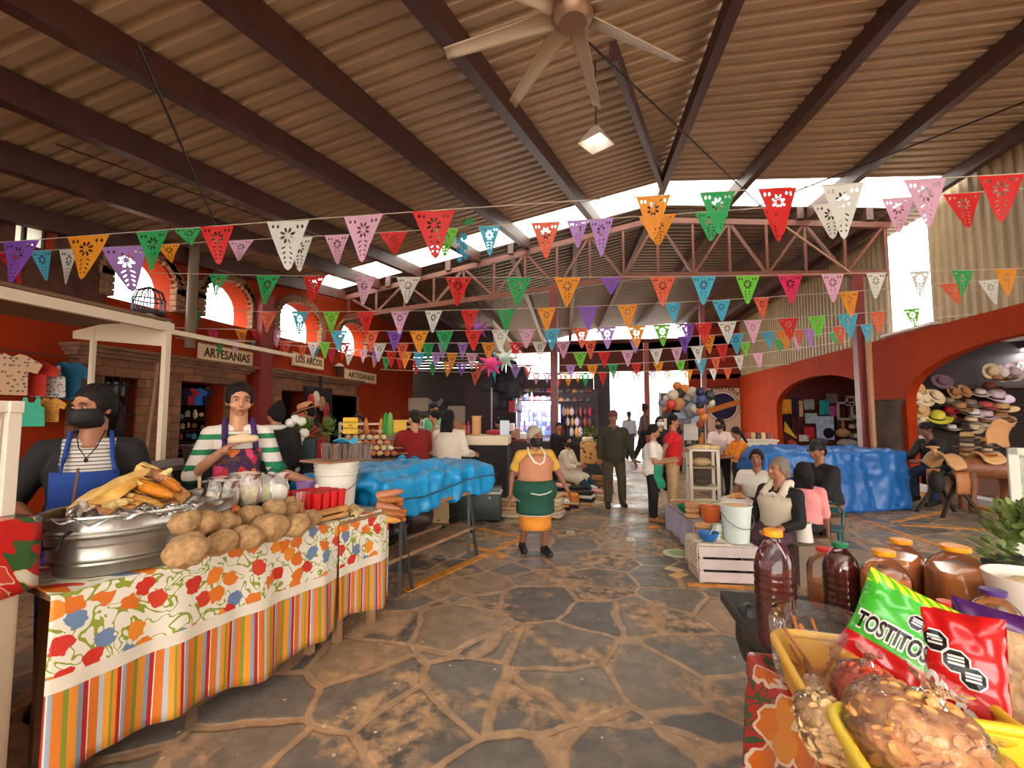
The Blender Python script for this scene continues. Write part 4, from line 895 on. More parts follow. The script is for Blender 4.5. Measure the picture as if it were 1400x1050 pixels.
def drape(name, label, loc, rz, x0, x1, D, z, hem, m, cat='tablecloth', amp=.018, endL=0., endR=0., nx=90, thick=.003, group=None, seed=0):
    """cloth lying on a table and hanging over its front edge (and, by endL/endR, its ends)"""
    t = hem; S = D+.02+(z-hem); b = MB()
    def fn(u, v):
        x = x0+(x1-x0)*u; s = S*v
        if s < D: y, zz, h = D-s, z, 0
        else:
            h = (s-D)/(z-hem); y, zz = -.012-.01*h, z-(s-D)
            y += -amp*h*(math.sin(x*17+seed)+.6*math.sin(x*31+1+seed)); zz += (.025*math.sin(x*5.3+seed)+.012*math.sin(x*13))*h*h
            x += .01*h*math.sin(x*23)
        return V((x, y, zz+.004))
    b.grid(fn, nx, 26)
    for xe, e in ((x0, endL), (x1, endR)):
        if e: b.grid(lambda u, v: V((xe+(-1 if xe == x0 else 1)*(.012+.02*v*math.sin(u*9)), D*u-.012*(1-u), z+.004-(z-hem)*v)), 10, 8)
    o = b.build(name, m, None, solid=thick); put(o, loc, rz); return tag(o, label, cat, group)
drape('tablecloth', 'plastic tablecloth with tulips above orange and red stripes on the long stall table', TO, TA, -.02, 1.35, .5, .81, .13, SC)
drape('tablecloth', 'second tulip and stripe tablecloth on the short table below the grilled corn', T(1.36, .012), TA, 0., .45, .5, .795, .16, SC, endR=1, nx=30, seed=2, amp=.012)
# tub
GALV = mat('galvanised', rgb(150, 146, 136), .34, metal=.85, var=.16, vscale=6, bump=.08, bscale=20)
t = thing('metal_tub', 'oval galvanised metal tub full of corn at the near end of the stall table', 'tub', T(.385, .215, .816), TA)
b = MB(); prof = [(.3, 0), (.315, .004), (.322, .035), (.325, .04), (.336, .05), (.333, .058), (.343, .068), (.337, .076), (.35, .15), (.36, .155), (.364, .163), (.356, .172), (.366, .178), (.36, .186), (.368, .228), (.378, .234), (.376, .242), (.362, .24), (.345, .12), (.31, .012)]
b.lathe([(r_, z*1.08) for r_, z in prof], 56, sx=1.04, sy=.71, cap=True); b.build('shell', GALV, t)
for k in (-1,):
    b = MB(); a0 = PI*1.12; c = V((.37*1.04*math.cos(a0), .37*.71*math.sin(a0), .2)); tg = V((-math.sin(a0), math.cos(a0), 0)); nn = V((math.cos(a0), math.sin(a0), 0))
    b.tube([c-tg*.06+V((0, 0, .01)), c-tg*.06+nn*.03-V((0, 0, .005)), c-tg*.045+nn*.035-V((0, 0, .05)), c+tg*.045+nn*.035-V((0, 0, .05)), c+tg*.06+nn*.03-V((0, 0, .005)), c+tg*.06+V((0, 0, .01))], .008, 8); b.build('handle', K(70, 66, 62, .4, metal=.8), t)
FOIL = mat('foil', rgb(206, 204, 200), .22, metal=.95, bump=.8, bscale=34)
b = MB(); b.grid(lambda u, v: V((.39*1.04*(1.0-.25*v)*math.cos(PI*(1.08+.62*u)), .39*.71*(1.02-.25*v)*math.sin(PI*(1.08+.62*u)), .272-.03*(1-v)+.012*math.sin(u*40+v*7)+.01*math.sin(u*17))), 50, 8); o = b.build('foil_sheet', FOIL, None, solid=.001); put(o, T(.385, .215, .816), TA); tag(o, 'crinkled silver foil folded over the rim of the metal tub', 'foil')
# corn ears
def kernels(name, c1, c2):
    m, nt, b = newmat(name); N = nt.nodes.new
    tc = N('ShaderNodeTexCoord'); v = N('ShaderNodeTexVoronoi'); v.inputs['Scale'].default_value = 95; v.inputs['Randomness'].default_value = .3; lk(nt, tc.outputs['Object'], v.inputs['Vector'])
    r = N('ShaderNodeValToRGB'); lk(nt, v.outputs['Distance'], r.inputs['Fac']); r.color_ramp.elements[0].color = (*rgb(*c1), 1); r.color_ramp.elements[1].color = (*rgb(*c2), 1); r.color_ramp.elements[1].position = .8
    lk(nt, r.outputs['Color'], b.inputs['Base Color']); b.inputs['Roughness'].default_value = .35
    bp = N('ShaderNodeBump'); bp.inputs['Strength'].default_value = .7; bp.inputs['Distance'].default_value = .006; bp.invert = True; lk(nt, v.outputs['Distance'], bp.inputs['Height']); lk(nt, bp.outputs['Normal'], b.inputs['Normal']); return m
HUSK = mat('husk', rgb(222, 180, 104), .6, var=.22, vscale=18, bump=.4, bscale=60)
HUSK2 = mat('husk_pale', rgb(226, 198, 130), .6, var=.2, vscale=14, bump=.4, bscale=60)
CORNC = [((240, 160, 40), (196, 104, 14)), ((232, 178, 96), (190, 128, 52)), ((226, 170, 104), (176, 110, 60)), ((214, 150, 110), (160, 96, 66)), ((204, 122, 50), (120, 66, 26))]
KM = [kernels('kernels_%d' % i, *c) for i, c in enumerate(CORNC)]
def orient(a, c):
    x, y, d = basis(V(c)-V(a)); return Matrix((x, y, d)).transposed()
def corn(a, c, k, label, group, r=.026, husk=True, hm=None):
    a, c = V(a), V(c); L = (c-a).length; t = thing('corn_ear', label, 'corn', a, 0, group); Mx = orient(a, c); TW[t] = Matrix.Translation(a) @ Mx.to_4x4()
    t.matrix_world = TW[t]
    b = MB(); b.lathe([(r*.55, 0), (r*.95, L*.06), (r*1.05, L*.2), (r*1.0, L*.5), (r*.85, L*.75), (r*.6, L*.9), (r*.3, L*.98), (.001, L)], 18); b.build('cob', KM[k], t)
    if husk:
        b = MB()
        for q in range(5):
            an = 2*PI*q/5+k
            b.grid(lambda u, v: V(((r*1.12+.006*u)*math.cos(an+(v-.5)*1.3*(1-u*.7)), (r*1.12+.006*u)*math.sin(an+(v-.5)*1.3*(1-u*.7)), -.02-.05*0+L*.42*u-.03*(1-u))), 5, 4)
        b.cap((0, 0, -.06), (0, 0, 0), .012, r*.8, 10, 2); b.build('husk', hm or HUSK, t, solid=.0015)
    return t
TUBG = 'corn ears heaped in the metal tub'
def tp(px, py, Y): return at(px, py, D=Y)
ears = [((186, 661), (236, 679), 2.28, 0, 'bright orange-yellow corn ear on top of the heap in the tub'), ((172, 681), (224, 694), 2.2, 1, 'pale yellow corn ear below the bright orange one in the tub'), ((152, 697), (222, 706), 2.1, 2, 'tan corn ear lying lowest along the front rim of the tub'),
        ((203, 645), (238, 662), 2.4, 3, 'pinkish husk-wrapped corn ear topmost on the heap'), ((222, 655), (246, 671), 2.42, 0, 'corn ear with only its yellow tip showing behind the bright one'), ((226, 678), (254, 688), 2.36, 1, 'pale corn ear pointing towards the snack cup at the heap end'),
        ((222, 690), (256, 698), 2.28, 2, 'brown-ended corn ear at the far rim of the tub'), ((135, 690), (180, 700), 2.22, 1, 'corn ear half buried under the sweeping yellow husk'), ((160, 672), (200, 690), 2.34, 2, 'corn ear in the middle of the heap under the orange one')]
ears += [((228, 664), (258, 680), 2.44, 2, 'husk-brown corn ear behind the bright orange one'), ((232, 686), (262, 692), 2.4, 4, 'dark-tipped corn ear at the snack cup end of the heap'), ((178, 690), (214, 699), 2.16, 1, 'pale corn ear wedged between two tan ones'), ((120, 700), (168, 708), 2.02, 2, 'tan corn ear low down beside the plastic bag')]
for a, c, Y, k, lb in ears: corn(tp(*a, Y), tp(*c, Y-.06 if k != 3 else Y), k, lb, TUBG, .031)
def leafstrip(pts, w, m, name, label, cat, wob=.2, group=None):
    """long curling husk leaf along a path"""
    pts = [V(p) for p in pts]; b = MB(); n = 24; rows = []
    for i in range(n+1):
        t = i/n*(len(pts)-1); k = min(int(t), len(pts)-2); f = t-k
        p0, p1, p2, p3 = pts[max(k-1, 0)], pts[k], pts[k+1], pts[min(k+2, len(pts)-1)]
        q = .5*((2*p1)+(p2-p0)*f+(2*p0-5*p1+4*p2-p3)*f*f+(3*p1-p0-3*p2+p3)*f**3); d = (p2-p1).normalized(); s = d.cross(V((.2, -.6, .75))).normalized(); u = s.cross(d)
        ww = w*(math.sin(PI*min(1, .18+.8*i/n)))**.6; rows.append([q+s*ww*(j/6-.5)+u*.35*ww*(1-(2*j/6-1)**2)+u*.006*math.sin(j*2+i*.6) for j in range(7)])
    b.loft(rows, cap=False, close=False); o = b.build(name, m, None, solid=.003); return tag(o, label, cat, group)
leafstrip([tp(96, 702, 2.05), tp(125, 684, 2.1), tp(160, 664, 2.2), tp(205, 642, 2.36)], .1, HUSK, 'corn_husk', 'long golden husk sweeping from the foil up over the corn heap', 'husk')
leafstrip([tp(118, 704, 2.04), tp(135, 690, 2.08), tp(165, 672, 2.16), tp(190, 652, 2.3)], .09, mat('husk_gold', rgb(232, 176, 84), .6, var=.2, vscale=16), 'corn_husk', 'second golden husk curling below the longest one', 'husk')
leafstrip([tp(140, 700, 2.0), tp(155, 692, 2.06), tp(175, 686, 2.1)], .07, HUSK2, 'corn_husk', 'short pale husk tucked against the rim of the tub', 'husk')
leafstrip([tp(210, 646, 2.4), tp(222, 650, 2.4), tp(236, 641, 2.42)], .05, HUSK2, 'corn_husk', 'small pale husk tip sticking up at the top of the heap', 'husk')
FILM = film('clear_bag', (1, .98, .94), .6, .2, .3, 22)
FILMC = film('clear_film', (1, .99, .97), .8, .12, .4, 30)
WFILM = film('milky_bag', (.96, .94, .9), .35, .3, .6, 30)
def bag(name, label, c, r, m=None, group=None, cat='bag', knot=True, seed=0, fill=None, fillname='contents', fh=.6):
    """soft plastic bag standing on its base point c: crumpled body gathered to a tuft"""
    t = thing(name, label, cat, c, R.uniform(0, 6), group); b = MB(); w, d, h = r
    rnd = random.Random(seed)
    ph = [rnd.uniform(0, 6) for _ in range(4)]
    wob = lambda a, z: 1+.07*math.sin(3*a+ph[0]+z*20)+.05*math.sin(7*a+ph[1]-z*30)
    prof = [(.4, .0), (.85, .03), (1, .2), (1, .45), (.88, .62), (.55, .74), (.22, .8), (.3, .9), (.5, 1.0)] if knot else [(.5, 0), (.85, .04), (.98, .25), (1, .5), (.86, .68), (.8, .8), (.95, .92), (1.08, 1.0)]
    b.lathe([(q*w, z*h) for q, z in prof], 28, sy=d/w, cap=False, wob=wob); b.build('film', m or FILM, t, solid=0)
    if fill is not None:
        b = MB(); rr = .86
        b.ell((0, 0, h*fh*.5+.004), (w*rr, d*rr, h*fh*.5), None, 22, 14, fn=lambda p: 1+.1*mnoise.noise(p*3+V((seed, 0, 0)))); b.build(fillname, fill, t)
    return t
bag('plastic_bag', 'milky plastic bag bunched against the hand by the tub', tp(112, 712, 1.98), (.06, .05, .09), WFILM, seed=3)
b = MB(); b.cyl(tp(98, 702, 2.12), tp(107, 640, 2.16), .006); tag(b.build('wooden_stick', K(120, 84, 66)), 'thin wooden stick standing upright beside the corn husks', 'stick')
# jicamas
JM = mat('jicama_skin', rgb(192, 150, 100), .85, var=.3, vscale=3.5, bump=.6, bscale=38, )
JB = []
for s_ in range(4):
    b = MB(); rnd = random.Random(s_)
    lob = 4+s_ % 3; ph = rnd.uniform(0, 6)
    def fn(p, s_=s_, lob=lob, ph=ph):
        a = math.atan2(p.y, p.x); q = math.sqrt(p.x**2+p.y**2)
        return 1+.07*q*math.sin(lob*a+ph)+.13*mnoise.noise(p*1.6+V((s_*5, 2, 1)))+.05*mnoise.noise(p*5+V((1, s_, 3)))-.1*max(0, p.z-.7)
    b.ell((0, 0, 0), (1, 1, .86), None, 30, 20, fn); JB.append(b.mesh('jicama')); JB[-1].materials.append(JM)
JG = 'jicamas piled on the stall table'
jic = [(255, 752, 27, 0, 1.93, 'biggest lobed brown jicama in the bottom row, right against the tub'), (302, 742, 21, 1, 2.13, 'round jicama in the bottom row, second from the tub'), (339, 734, 21, 2, 2.24, 'wide knobbly jicama in the bottom row, third from the tub'), (369, 721, 22, 3, 2.36, 'tall lobed jicama in the bottom row, fourth from the tub'), (405, 718, 19, 0, 2.47, 'creased jicama in the bottom row, fifth from the tub'),
       (426, 708, 13, 1, 2.6, 'small jicama at the end of the bottom row beside the wooden crate'), (252, 712, 22, 2, 2.1, 'flat jicama in the upper row, touching the rim of the tub'), (281, 713, 20, 3, 2.18, 'jicama in the upper row, second from the tub'), (309, 714, 18, 1, 2.27, 'oval jicama in the upper row above the round one'), (342, 704, 16, 0, 2.42, 'pale pointed jicama in the upper row, in front of the fruit bags'), (376, 695, 16, 2, 2.56, 'jicama topmost above the tall lobed one'), (396, 697, 13, 3, 2.66, 'small jicama between the bags and the red cups'), (399, 686, 9, 1, 2.74, 'smallest jicama at the back next to the red cups')]
for px, py, rp, k, Y, lb in jic:
    c = tp(px, py, Y); r = rp*Y/610*.97; o = bpy.data.objects.new('jicama', JB[k]); C.objects.link(o)
    if py > 715: c.z = max(c.z, .816+r*.8)
    put(o, c, R.uniform(0, 6), R.uniform(-.3, .3), R.uniform(-.3, .3), (r*R.uniform(1, 1.12), r, r*R.uniform(.92, 1.02))); tag(o, lb, 'jicama', JG)
# snack cups and fruit bags behind
CUPF = film('clear_cup', (1, .99, .97), .92, .1)
def cup(name, label, c, r0, r1, h, m, fill=None, fh=.85, group=None, lid=None, straw=None, cat='cup'):
    t = thing(name, label, cat, c, 0, group); b = MB(); b.lathe([(.001, 0), (r0, 0), (r1, h), (r1*1.05, h), (r1*1.05, h-.006)], 20, cap=False); b.build('cup_wall', m, t)
    if fill is not None:
        b = MB(); b.lathe([(.001, .004), (r0*.94, .004), (r0*.94+(r1-r0)*fh, h*fh), (r1*.5, h*fh+.008), (.001, h*fh+.012)], 18, cap=False, wob=lambda a, z: 1+.03*math.sin(5*a)); b.build('filling', fill, t)
    if straw is not None: b = MB(); b.cyl((.01, 0, h*.3), (.0, .0, h+.075), .009, n=8); b.build('stick', straw, t)
    return t
SNK = mat('snack_pink', rgb(196, 150, 120), .8, var=.3, vscale=60, bump=1., bscale=90)
q = tp(271, 690, 2.62); cup('snack_cup', 'clear cup heaped with pinkish snack and a wooden stick, behind the tub', V((q.x, q.y, .9)), .032, .042, .16, CUPF, SNK, 1.0, straw=K(206, 176, 130))
b = MB(); b.lathe([(.2, 0), (.2, .08)], 4, T(1.0, .4, .816), sx=1.0, sy=.5); tag(b.build('supply_box', K(120, 86, 60), smooth=False), 'low cardboard box behind the jicamas holding up the cups and fruit bags', 'box')
FR = [mat('cut_fruit_pale', rgb(226, 206, 160), .5, var=.25, vscale=40, bump=.8, bscale=60), mat('cut_fruit_green', rgb(190, 200, 120), .5, var=.3, vscale=30, bump=.8, bscale=60), mat('cut_fruit_white', rgb(232, 222, 206), .5, var=.15, vscale=40, bump=.8, bscale=60)]
for i, (px, py, Y, w_, h_, f, lb) in enumerate(((290, 690, 2.55, .05, .13, 2, 'clear bag of white fruit beside the snack cup'), (311, 692, 2.55, .055, .14, 1, 'clear bag of greenish fruit above the oval jicama'), (338, 688, 2.68, .07, .17, 0, 'biggest clear bag of pale yellow fruit among the bags'), (362, 684, 2.78, .045, .15, 1, 'clear bag of pale green strips behind the tall jicama'), (381, 684, 2.82, .05, .16, 2, 'tall clear bag of white strips next to the red cups'), (325, 676, 2.85, .05, .13, 2, 'clear bag at the back in front of the floral apron'), (300, 680, 2.75, .05, .12, 2, 'small crumpled clear bag at the back near the snack cup'))):
    c = tp(px, py, Y); bag('fruit_bag', lb, V((c.x, c.y, max(.905, c.z-.01))), (w_*1.22, w_*1.0, h_*1.12), FILM, 'bags of cut fruit on the stall', knot=False, seed=i, fill=FR[f], fillname='cut_fruit')
q = tp(409, 712, 2.72); cup('fruit_cup', 'clear tapered bag of orange fruit standing between the jicamas and the red cups', V((q.x, q.y, .875)), .02, .036, .15, CUPF, mat('orange_fruit', rgb(206, 130, 70), .6, var=.3, vscale=50), .55)
b = MB(); b.ell(tp(318, 697, 2.42), (.045, .03, .025), None, 12, 8, lambda p: 1+.3*mnoise.noise(p*4)); tag(b.build('orange_peel', mat('peel', rgb(206, 104, 44), .6, var=.35, vscale=40)), 'heap of orange scraps lying on the upper jicamas', 'scraps')
# wooden crate and red cups
def slatcrate(name, label, loc, rz, L, D, H, n, m, lm=None, gap=.35):
    t = thing(name, label, 'crate', loc, rz)
    sh = H/n
    for s_, (c, d) in enumerate((((L/2, 0), (L, .012)), ((L/2, D), (L, .012)), ((0, D/2), (.012, D)), ((L, D/2), (.012, D)))):
        for k in range(n):
            b = MB(); b.box((c[0], c[1], sh*(k+.5)), (d[0], d[1], sh*(1-gap))); b.build('slat', m, t, smooth=False, bevel=.002)
    for x in (.02, L-.02):
        for y in (.02, D-.02): b = MB(); b.box((x, y, H/2), (.03, .03, H)); b.build('corner_post', m, t, smooth=False)
    b = MB(); b.box((L/2, D/2, H-.006), (L-.03, D-.03, .012)); b.build('top_board', lm or m, t, smooth=False)
    return t
CRW = mat('crate_wood', rgb(196, 142, 82), .75, var=.25, vscale=8, bump=.3, bscale=30)
slatcrate('wooden_crate', 'small pale wooden slat crate under the red cups', T(1.19, .02, .816), TA, .26, .33, .075, 2, CRW)
RC = mat('red_plastic', rgb(206, 22, 24), .3, coat=.3); RF = mat('red_jelly', rgb(190, 26, 22), .4, bump=1., bscale=60, var=.3, vscale=40)
n = 0
for i in range(4):
    for j in range(4):
        n += 1; c = T(1.225+.063*i, .055+.072*j, .893)
        cup('red_cup', 'red cup on the pale crate, %s row from the front, %s along it' % (ORD[j], ORD[i]), c, .025, .033, .105, RC, RF, .92, 'red cups on the wooden crate')
BUCK = mat('white_bucket', rgb(222, 216, 202), .4)
def bucket(name, label, loc, r0, r1, h, m, wire=True, rz=0., ribs=True, cat='bucket', lid=None, fill=None, fh=.9):
    t = thing(name, label, cat, loc, rz); pr = [(.001, 0), (r0, 0)]
    pr += [(r0+(r1-r0)*.72, h*.72)]
    if ribs:
        for k in range(3): z = h*(.74+.085*k); q = r0+(r1-r0)*z/h; pr += [(q+.008, z), (q+.008, z+.012), (q, z+.014)]
    pr += [(r1, h-.012), (r1+.008, h-.012), (r1+.008, h), (r1-.004, h), (r1-.008, h-.02), (r0-.005, h*.3)]
    b = MB(); b.lathe(pr, 32, cap=False); b.build('shell', m, t)
    if wire: b = MB(); b.tube([V(((r1+.012)*math.cos(a), -(r1+.014)*math.sin(a), h*.8-.13*math.sin(a)*(h/.34))) for a in [PI*i/16 for i in range(17)]], .0035, 6); b.build('handle', K(130, 126, 120, .35, metal=.8), t)
    if fill is not None: b = MB(); b.lathe([(r1*.94, h*fh), (r1*.5, h*fh+.012), (.001, h*fh+.016)], 20, cap=False, wob=lambda a, z: 1+.02*math.sin(6*a)); b.build('contents', fill, t)
    return t
q = tp(459, 691, 3.25); bucket('white_bucket', 'tall white plastic bucket behind the red cups with a tray on it', V((q.x, q.y, .816)), .125, .15, .345, BUCK, rz=.6)
TZ = .816+.347
b = MB(); b.box((q.x-.0, q.y, TZ+.008), (.4, .3, .014), TA); tag(b.build('serving_board', mat('board', rgb(156, 110, 78), .7, var=.2), smooth=False, bevel=.004), 'thin brown serving board balanced on top of the white bucket', 'board')
DRK = mat('tamarind', rgb(84, 54, 40), .6, var=.4, vscale=50, bump=.8, bscale=60)
for i, px in enumerate((446, 459, 472, 487, 500)):
    c = tp(px, 628, 3.16 if i % 2 else 3.22); cup('dark_drink_cup', 'clear cup of dark fruit paste, %s from the striped woman on the serving board' % ORD[i], V((c.x, c.y, TZ+.016)), .032, .04, .115, CUPF, DRK, .95, 'cups of dark paste on the board')
b = MB(); b.grid(lambda u, v: V((-.08+.16*u, -.06+.12*v, .02*math.sin(u*5)*math.cos(v*4)+.012)), 10, 8); o = b.build('blue_cloth', K(60, 170, 214, .6), solid=.004); put(o, tp(473, 605, 3.2), .4); tag(o, 'crumpled light blue plastic scrap lying over the dark cups', 'cloth')
q = tp(418, 672, 3.3); o = cup('lavender_cup', 'lavender plastic tumbler left of the white bucket', V((q.x, q.y, .816)), .05, .068, .19, K(178, 136, 206, .4), None)
for i, (px, py) in enumerate(((428, 676), (431, 668), (429, 684))): pass
q = tp(433, 688, 3.1); b = MB(); b.lathe([(.001, 0), (.016, .0), (.022, .03), (.012, .05), (.024, .075), (.014, .1), (.02, .12), (.001, .13)], 12, (q.x, q.y, .816+.075)); tag(b.build('white_twist', K(226, 220, 210, .4)), 'little twist of white plastic hanging beside the bucket', 'wrapper')
# husks and grilled ears at the far end
for i in range(6):
    a = T(1.49+.02*i, .02+.02*i, .803+.004*i); c = T(1.66+.012*i, .1+.06*i, .81+.005*i)
    leafstrip([a, a.lerp(c, .5)+V((0, 0, .012)), c], .07, HUSK2, 'corn_husk', 'flat pale corn husk, %s from the front on the short table' % ORD[i], 'husk', group='flat husks on the short table')
gr = [((516, 708), (548, 712), 1), ((518, 699), (556, 705), 4), ((514, 691), (549, 697), 3), ((516, 683), (553, 683), 4), ((514, 678), (552, 671), 3)]
for i, (a, c, k) in enumerate(gr):
    Y = 3.3+.012*i; corn(tp(*a, Y), tp(*c, Y+.08), k, 'grilled corn ear, %s from the bottom of the stack at the stall end' % ORD[i], 'stack of grilled corn', .03, husk=False)
for i, (px, py) in enumerate(((548, 706), (556, 700), (551, 690), (555, 711))):
    a = tp(px, py, 3.36); corn(a+V((-.12, .1, 0)), a, 4, 'stub end of a grilled ear, %s from the left in the pile behind the stack' % ORD[i], 'stack of grilled corn', .022, husk=False)
# ------------------------------------------------------------------ white cart at the edge of the frame
CW = mat('cream_enamel', rgb(222, 200, 168), .5, var=.05, vscale=2)
t = thing('food_cart', 'cream food cart with white framed glass case, cut off by the picture edge', 'cart', (-2.83, 1.02, 0))
b = MB(); b.box((0, 0, .56), (1.42, .72, 1.08)); b.build('cabinet', CW, t, bevel=.02)
WFR = K(226, 214, 192, .45)
b = MB()
for x in (-.66, .64):
    for y in (-.33, .33): b.box((x, y, 1.33), (.045, .045, .42))
for y in (-.33, .33): b.box((-.01, y, 1.53), (1.36, .045, .045))
for x in (-.66, .64): b.box((x, 0, 1.53), (.045, .7, .045))
b.build('case_frame', WFR, t, smooth=False, bevel=.004)
b = MB(); b.box((.64, 0, 1.32), (.006, .62, .4)); b.build('case_glass', film('glass_case', (1, .95, .9), .8, .05), t, smooth=False)
RED = floral('red_oilcloth', (196, 24, 22), [(218, 206, 186), (206, 60, 44), (60, 96, 52), (214, 196, 170)], 12, .3, outline=(214, 190, 150), coat=.5, rough=.3, dens=.4, leaf=(50, 92, 44), leafscale=4)
b = MB(); b.grid(lambda u, v: V((.735 if v > .5 else .735-.3*(.5-v)*2, -.37+.76*u, 1.112-(max(0, v-.5)*2)*.27+.006*math.sin(u*20+v*6))) , 20, 12)
b.grid(lambda u, v: V((-.7+1.435*u, .375 if v > .5 else .375-.3*(.5-v)*2, 1.112-(max(0, v-.5)*2)*.27+.006*math.sin(u*20+v*6))), 20, 12)
o = b.build('oilcloth', RED, solid=.004); put(o, (-2.83, 1.02, 0)); tag(o, 'glossy red oilcloth with flowers and leaves draped over the cream cart', 'tablecloth')
for i, (px, py, lb) in enumerate(((32, 690, 'small clear plastic cup on the red oilcloth'), (48, 688, 'clear plastic cup next to the seller elbow on the red oilcloth'))):
    c = at(px, py, z=1.118); c = V((min(c.x, -2.14), min(c.y, 1.36), 0)); cup('clear_cup', lb, V((c.x, c.y, 1.118)), .022, .03, .06, CUPF, K(220, 210, 196), .4)
bag('plastic_bag', 'clear crumpled plastic bag on the red oilcloth behind the cups', V((-2.3, 1.27, 1.118)), (.05, .06, .1), WFILM, seed=9)
# ------------------------------------------------------------------ white stall frame behind the sellers
t = thing('market_canopy', 'white metal canopy frame with slim posts behind the corn seller', 'stall frame', (at(229, 447, D=4.6).x, at(229, 447, D=4.6).y, 0)); CRF = K(226, 208, 178, .5)
b = MB(); b.box((0, 0, 1.2), (.055, .055, 2.4)); b.build('post', CRF, t, smooth=False)
b = MB(); b.box((-.92, 0, 1.2), (.04, .04, 2.4)); b.build('post', CRF, t, smooth=False)
b = MB(); b.box((0, -1.6, 1.2), (.055, .055, 2.4)); b.build('post', CRF, t, smooth=False)
b = MB(); b.box((0, -.95, 2.4), (.06, 2.0, .09)); b.build('beam', CRF, t, smooth=False)
b = MB(); b.poly([V((0, 0, 2.2)), V((0, 0, 2.46)), V((-.25, 0, 2.56)), V((-1.2, 0, 2.4)), V((-1.2, 0, 2.32))], (0, .03, 0)); b.build('valance', CRF, t, smooth=False)
b = MB(); b.box((-.62, -.9, 2.475), (1.24, 1.9, .03)); b.build('roof_panel', K(120, 90, 66), t, smooth=False)
b = MB(); b.box((.0, 1.0, 2.36), (.05, 2.0, .05)); b.build('rear_beam', CRF, t, smooth=False)
# bird cage on the canopy roof
q = tp(203, 425, 4.75); t = thing('bird_cage', 'domed wire bird cage standing on the white canopy under the big arched window', 'bird cage', (q.x, q.y, 2.56)); WR = K(74, 82, 92, .4, metal=.5)
b = MB()
for k in range(16):
    a = 2*PI*k/16; [b.cyl(V((r0*math.cos(a), r0*math.sin(a), z0)), V((r1*math.cos(a), r1*math.sin(a), z1)), .006, n=5) for r0, z0, r1, z1 in ((.14, 0, .14, .16), (.14, .16, .11, .25), (.11, .25, .01, .3))]
[b.lathe([(.142, z), (.148, z+.008), (.142, z+.016)], 20, cap=False) for z in (.02, .15)]; b.build('wires', WR, t)
b = MB(); b.cyl((0, 0, 0), (0, 0, .03), .15, n=24); b.build('base', K(40, 36, 36), t)
# black counter
t = thing('counter', 'long black counter behind the sellers with a cooking pot on it', 'counter', (-3.66, 3.4, 0), 0); b = MB(); b.box((0, 0, .52), (.5, 1.2, 1.04)); b.build('body', K(18, 15, 14, .6), t, smooth=False); b = MB(); b.box((0, 0, 1.06), (.56, 1.26, .04)); b.build('top', K(110, 96, 84, .5), t, smooth=False)
bucket('cooking_pot', 'black pot of pale food on the counter beside the striped sleeve', tp(278, 642, 3.9)*1, .14, .16, .16, K(30, 26, 24, .4), False, ribs=False, cat='pot', fill=mat('stew', rgb(214, 160, 110), .6, var=.4, vscale=30)).location.z = 1.082
# ------------------------------------------------------------------ clothes hanging by the left wall
def shirt_mesh():
    b = MB(); w, h = .5, 1.
    out = [(-.28, 0), (.28, 0), (.27, .55), (.42, .5), (.5, .72), (.22, .92), (.12, .95), (0, .87), (-.12, .95), (-.22, .92), (-.5, .72), (-.42, .5), (-.27, .55)]
    b.poly([V((x, 0, z)) for x, z in out], (0, .06, 0)); me = b.mesh('shirt', False); return me
SHM = shirt_mesh()
def tank_mesh():
    b = MB(); out = [(-.32, 0), (.32, 0), (.29, .6), (.2, .68), (.18, .95), (.1, .95), (.06, .78), (-.06, .78), (-.1, .95), (-.18, .95), (-.2, .68), (-.29, .6)]
    b.poly([V((x, 0, z)) for x, z in out], (0, .06, 0)); return b.mesh('shirt', False)
TKM = tank_mesh()
for me in (SHM, TKM):
    bm = bmesh.new(); bm.from_mesh(me); bmesh.ops.recalc_face_normals(bm, faces=bm.faces); bmesh.ops.triangulate(bm, faces=[f for f in bm.faces if len(f.verts) > 4]); bm.to_mesh(me); bm.free(); me.materials.append(WHT)
def hung(px, py0, py1, Y, m, label, group, tank=False, rz=0., wide=1.):
    a = at(px, py1, X=-6.1 if Y < 5.6 else -6.58); h = (py1-py0)*((a-CAM).dot(fw))/610; rz = rz or .75; o = bpy.data.objects.new('hanging_shirt', TKM if tank else SHM); C.objects.link(o)
    put(o, a, rz, R.uniform(-.04, .04), 0, (h*wide, h*.6, h)); o.material_slots[0].link = 'OBJECT'; o.material_slots[0].material = m; return tag(o, label, 'shirt', group)
G = 'small shirts hung on the orange wall'
PRT = floral('shirt_print', (206, 196, 186), [(90, 80, 80), (60, 56, 60), (150, 130, 120)], 14, .3, dens=.5)
hung(13, 480, 540, 4.9, floral('shirt_print_tan', (190, 150, 112), [(110, 90, 80), (90, 70, 60)], 12, .3, dens=.4), 'tan printed shirt at the picture edge in the upper row on the wall', G)
hung(40, 489, 541, 4.95, fabric('shirt_red', (190, 44, 26)), 'plain red shirt in the upper row on the wall', G, wide=1.1)
hung(66, 497, 543, 5.0, PRT, 'white printed sleeveless shirt in the upper row on the wall', G, True, wide=1.15)
hung(93, 491, 546, 5.05, fabric('shirt_teal', (24, 92, 122)), 'dark teal shirt in the upper row, next to the stall post', G, wide=.8)
hung(40, 541, 583, 4.95, fabric('shirt_mint', (64, 176, 140)), 'mint green shirt in the lower row on the wall', G, True, wide=1.1)
hung(67, 542, 577, 5.0, floral('shirt_print_yellow', (216, 150, 40), [(90, 60, 30), (110, 70, 30)], 14, .3, dens=.35), 'yellow printed shirt in the lower row on the wall', G, wide=.95)
b = MB()
b.cyl(at(-10, 476, X=-6.12), at(108, 491, X=-6.12), .008, n=6); tag(b.build('clothes_rail', K(70, 50, 40)), 'thin dark rail carrying the upper row of small shirts', 'rail')
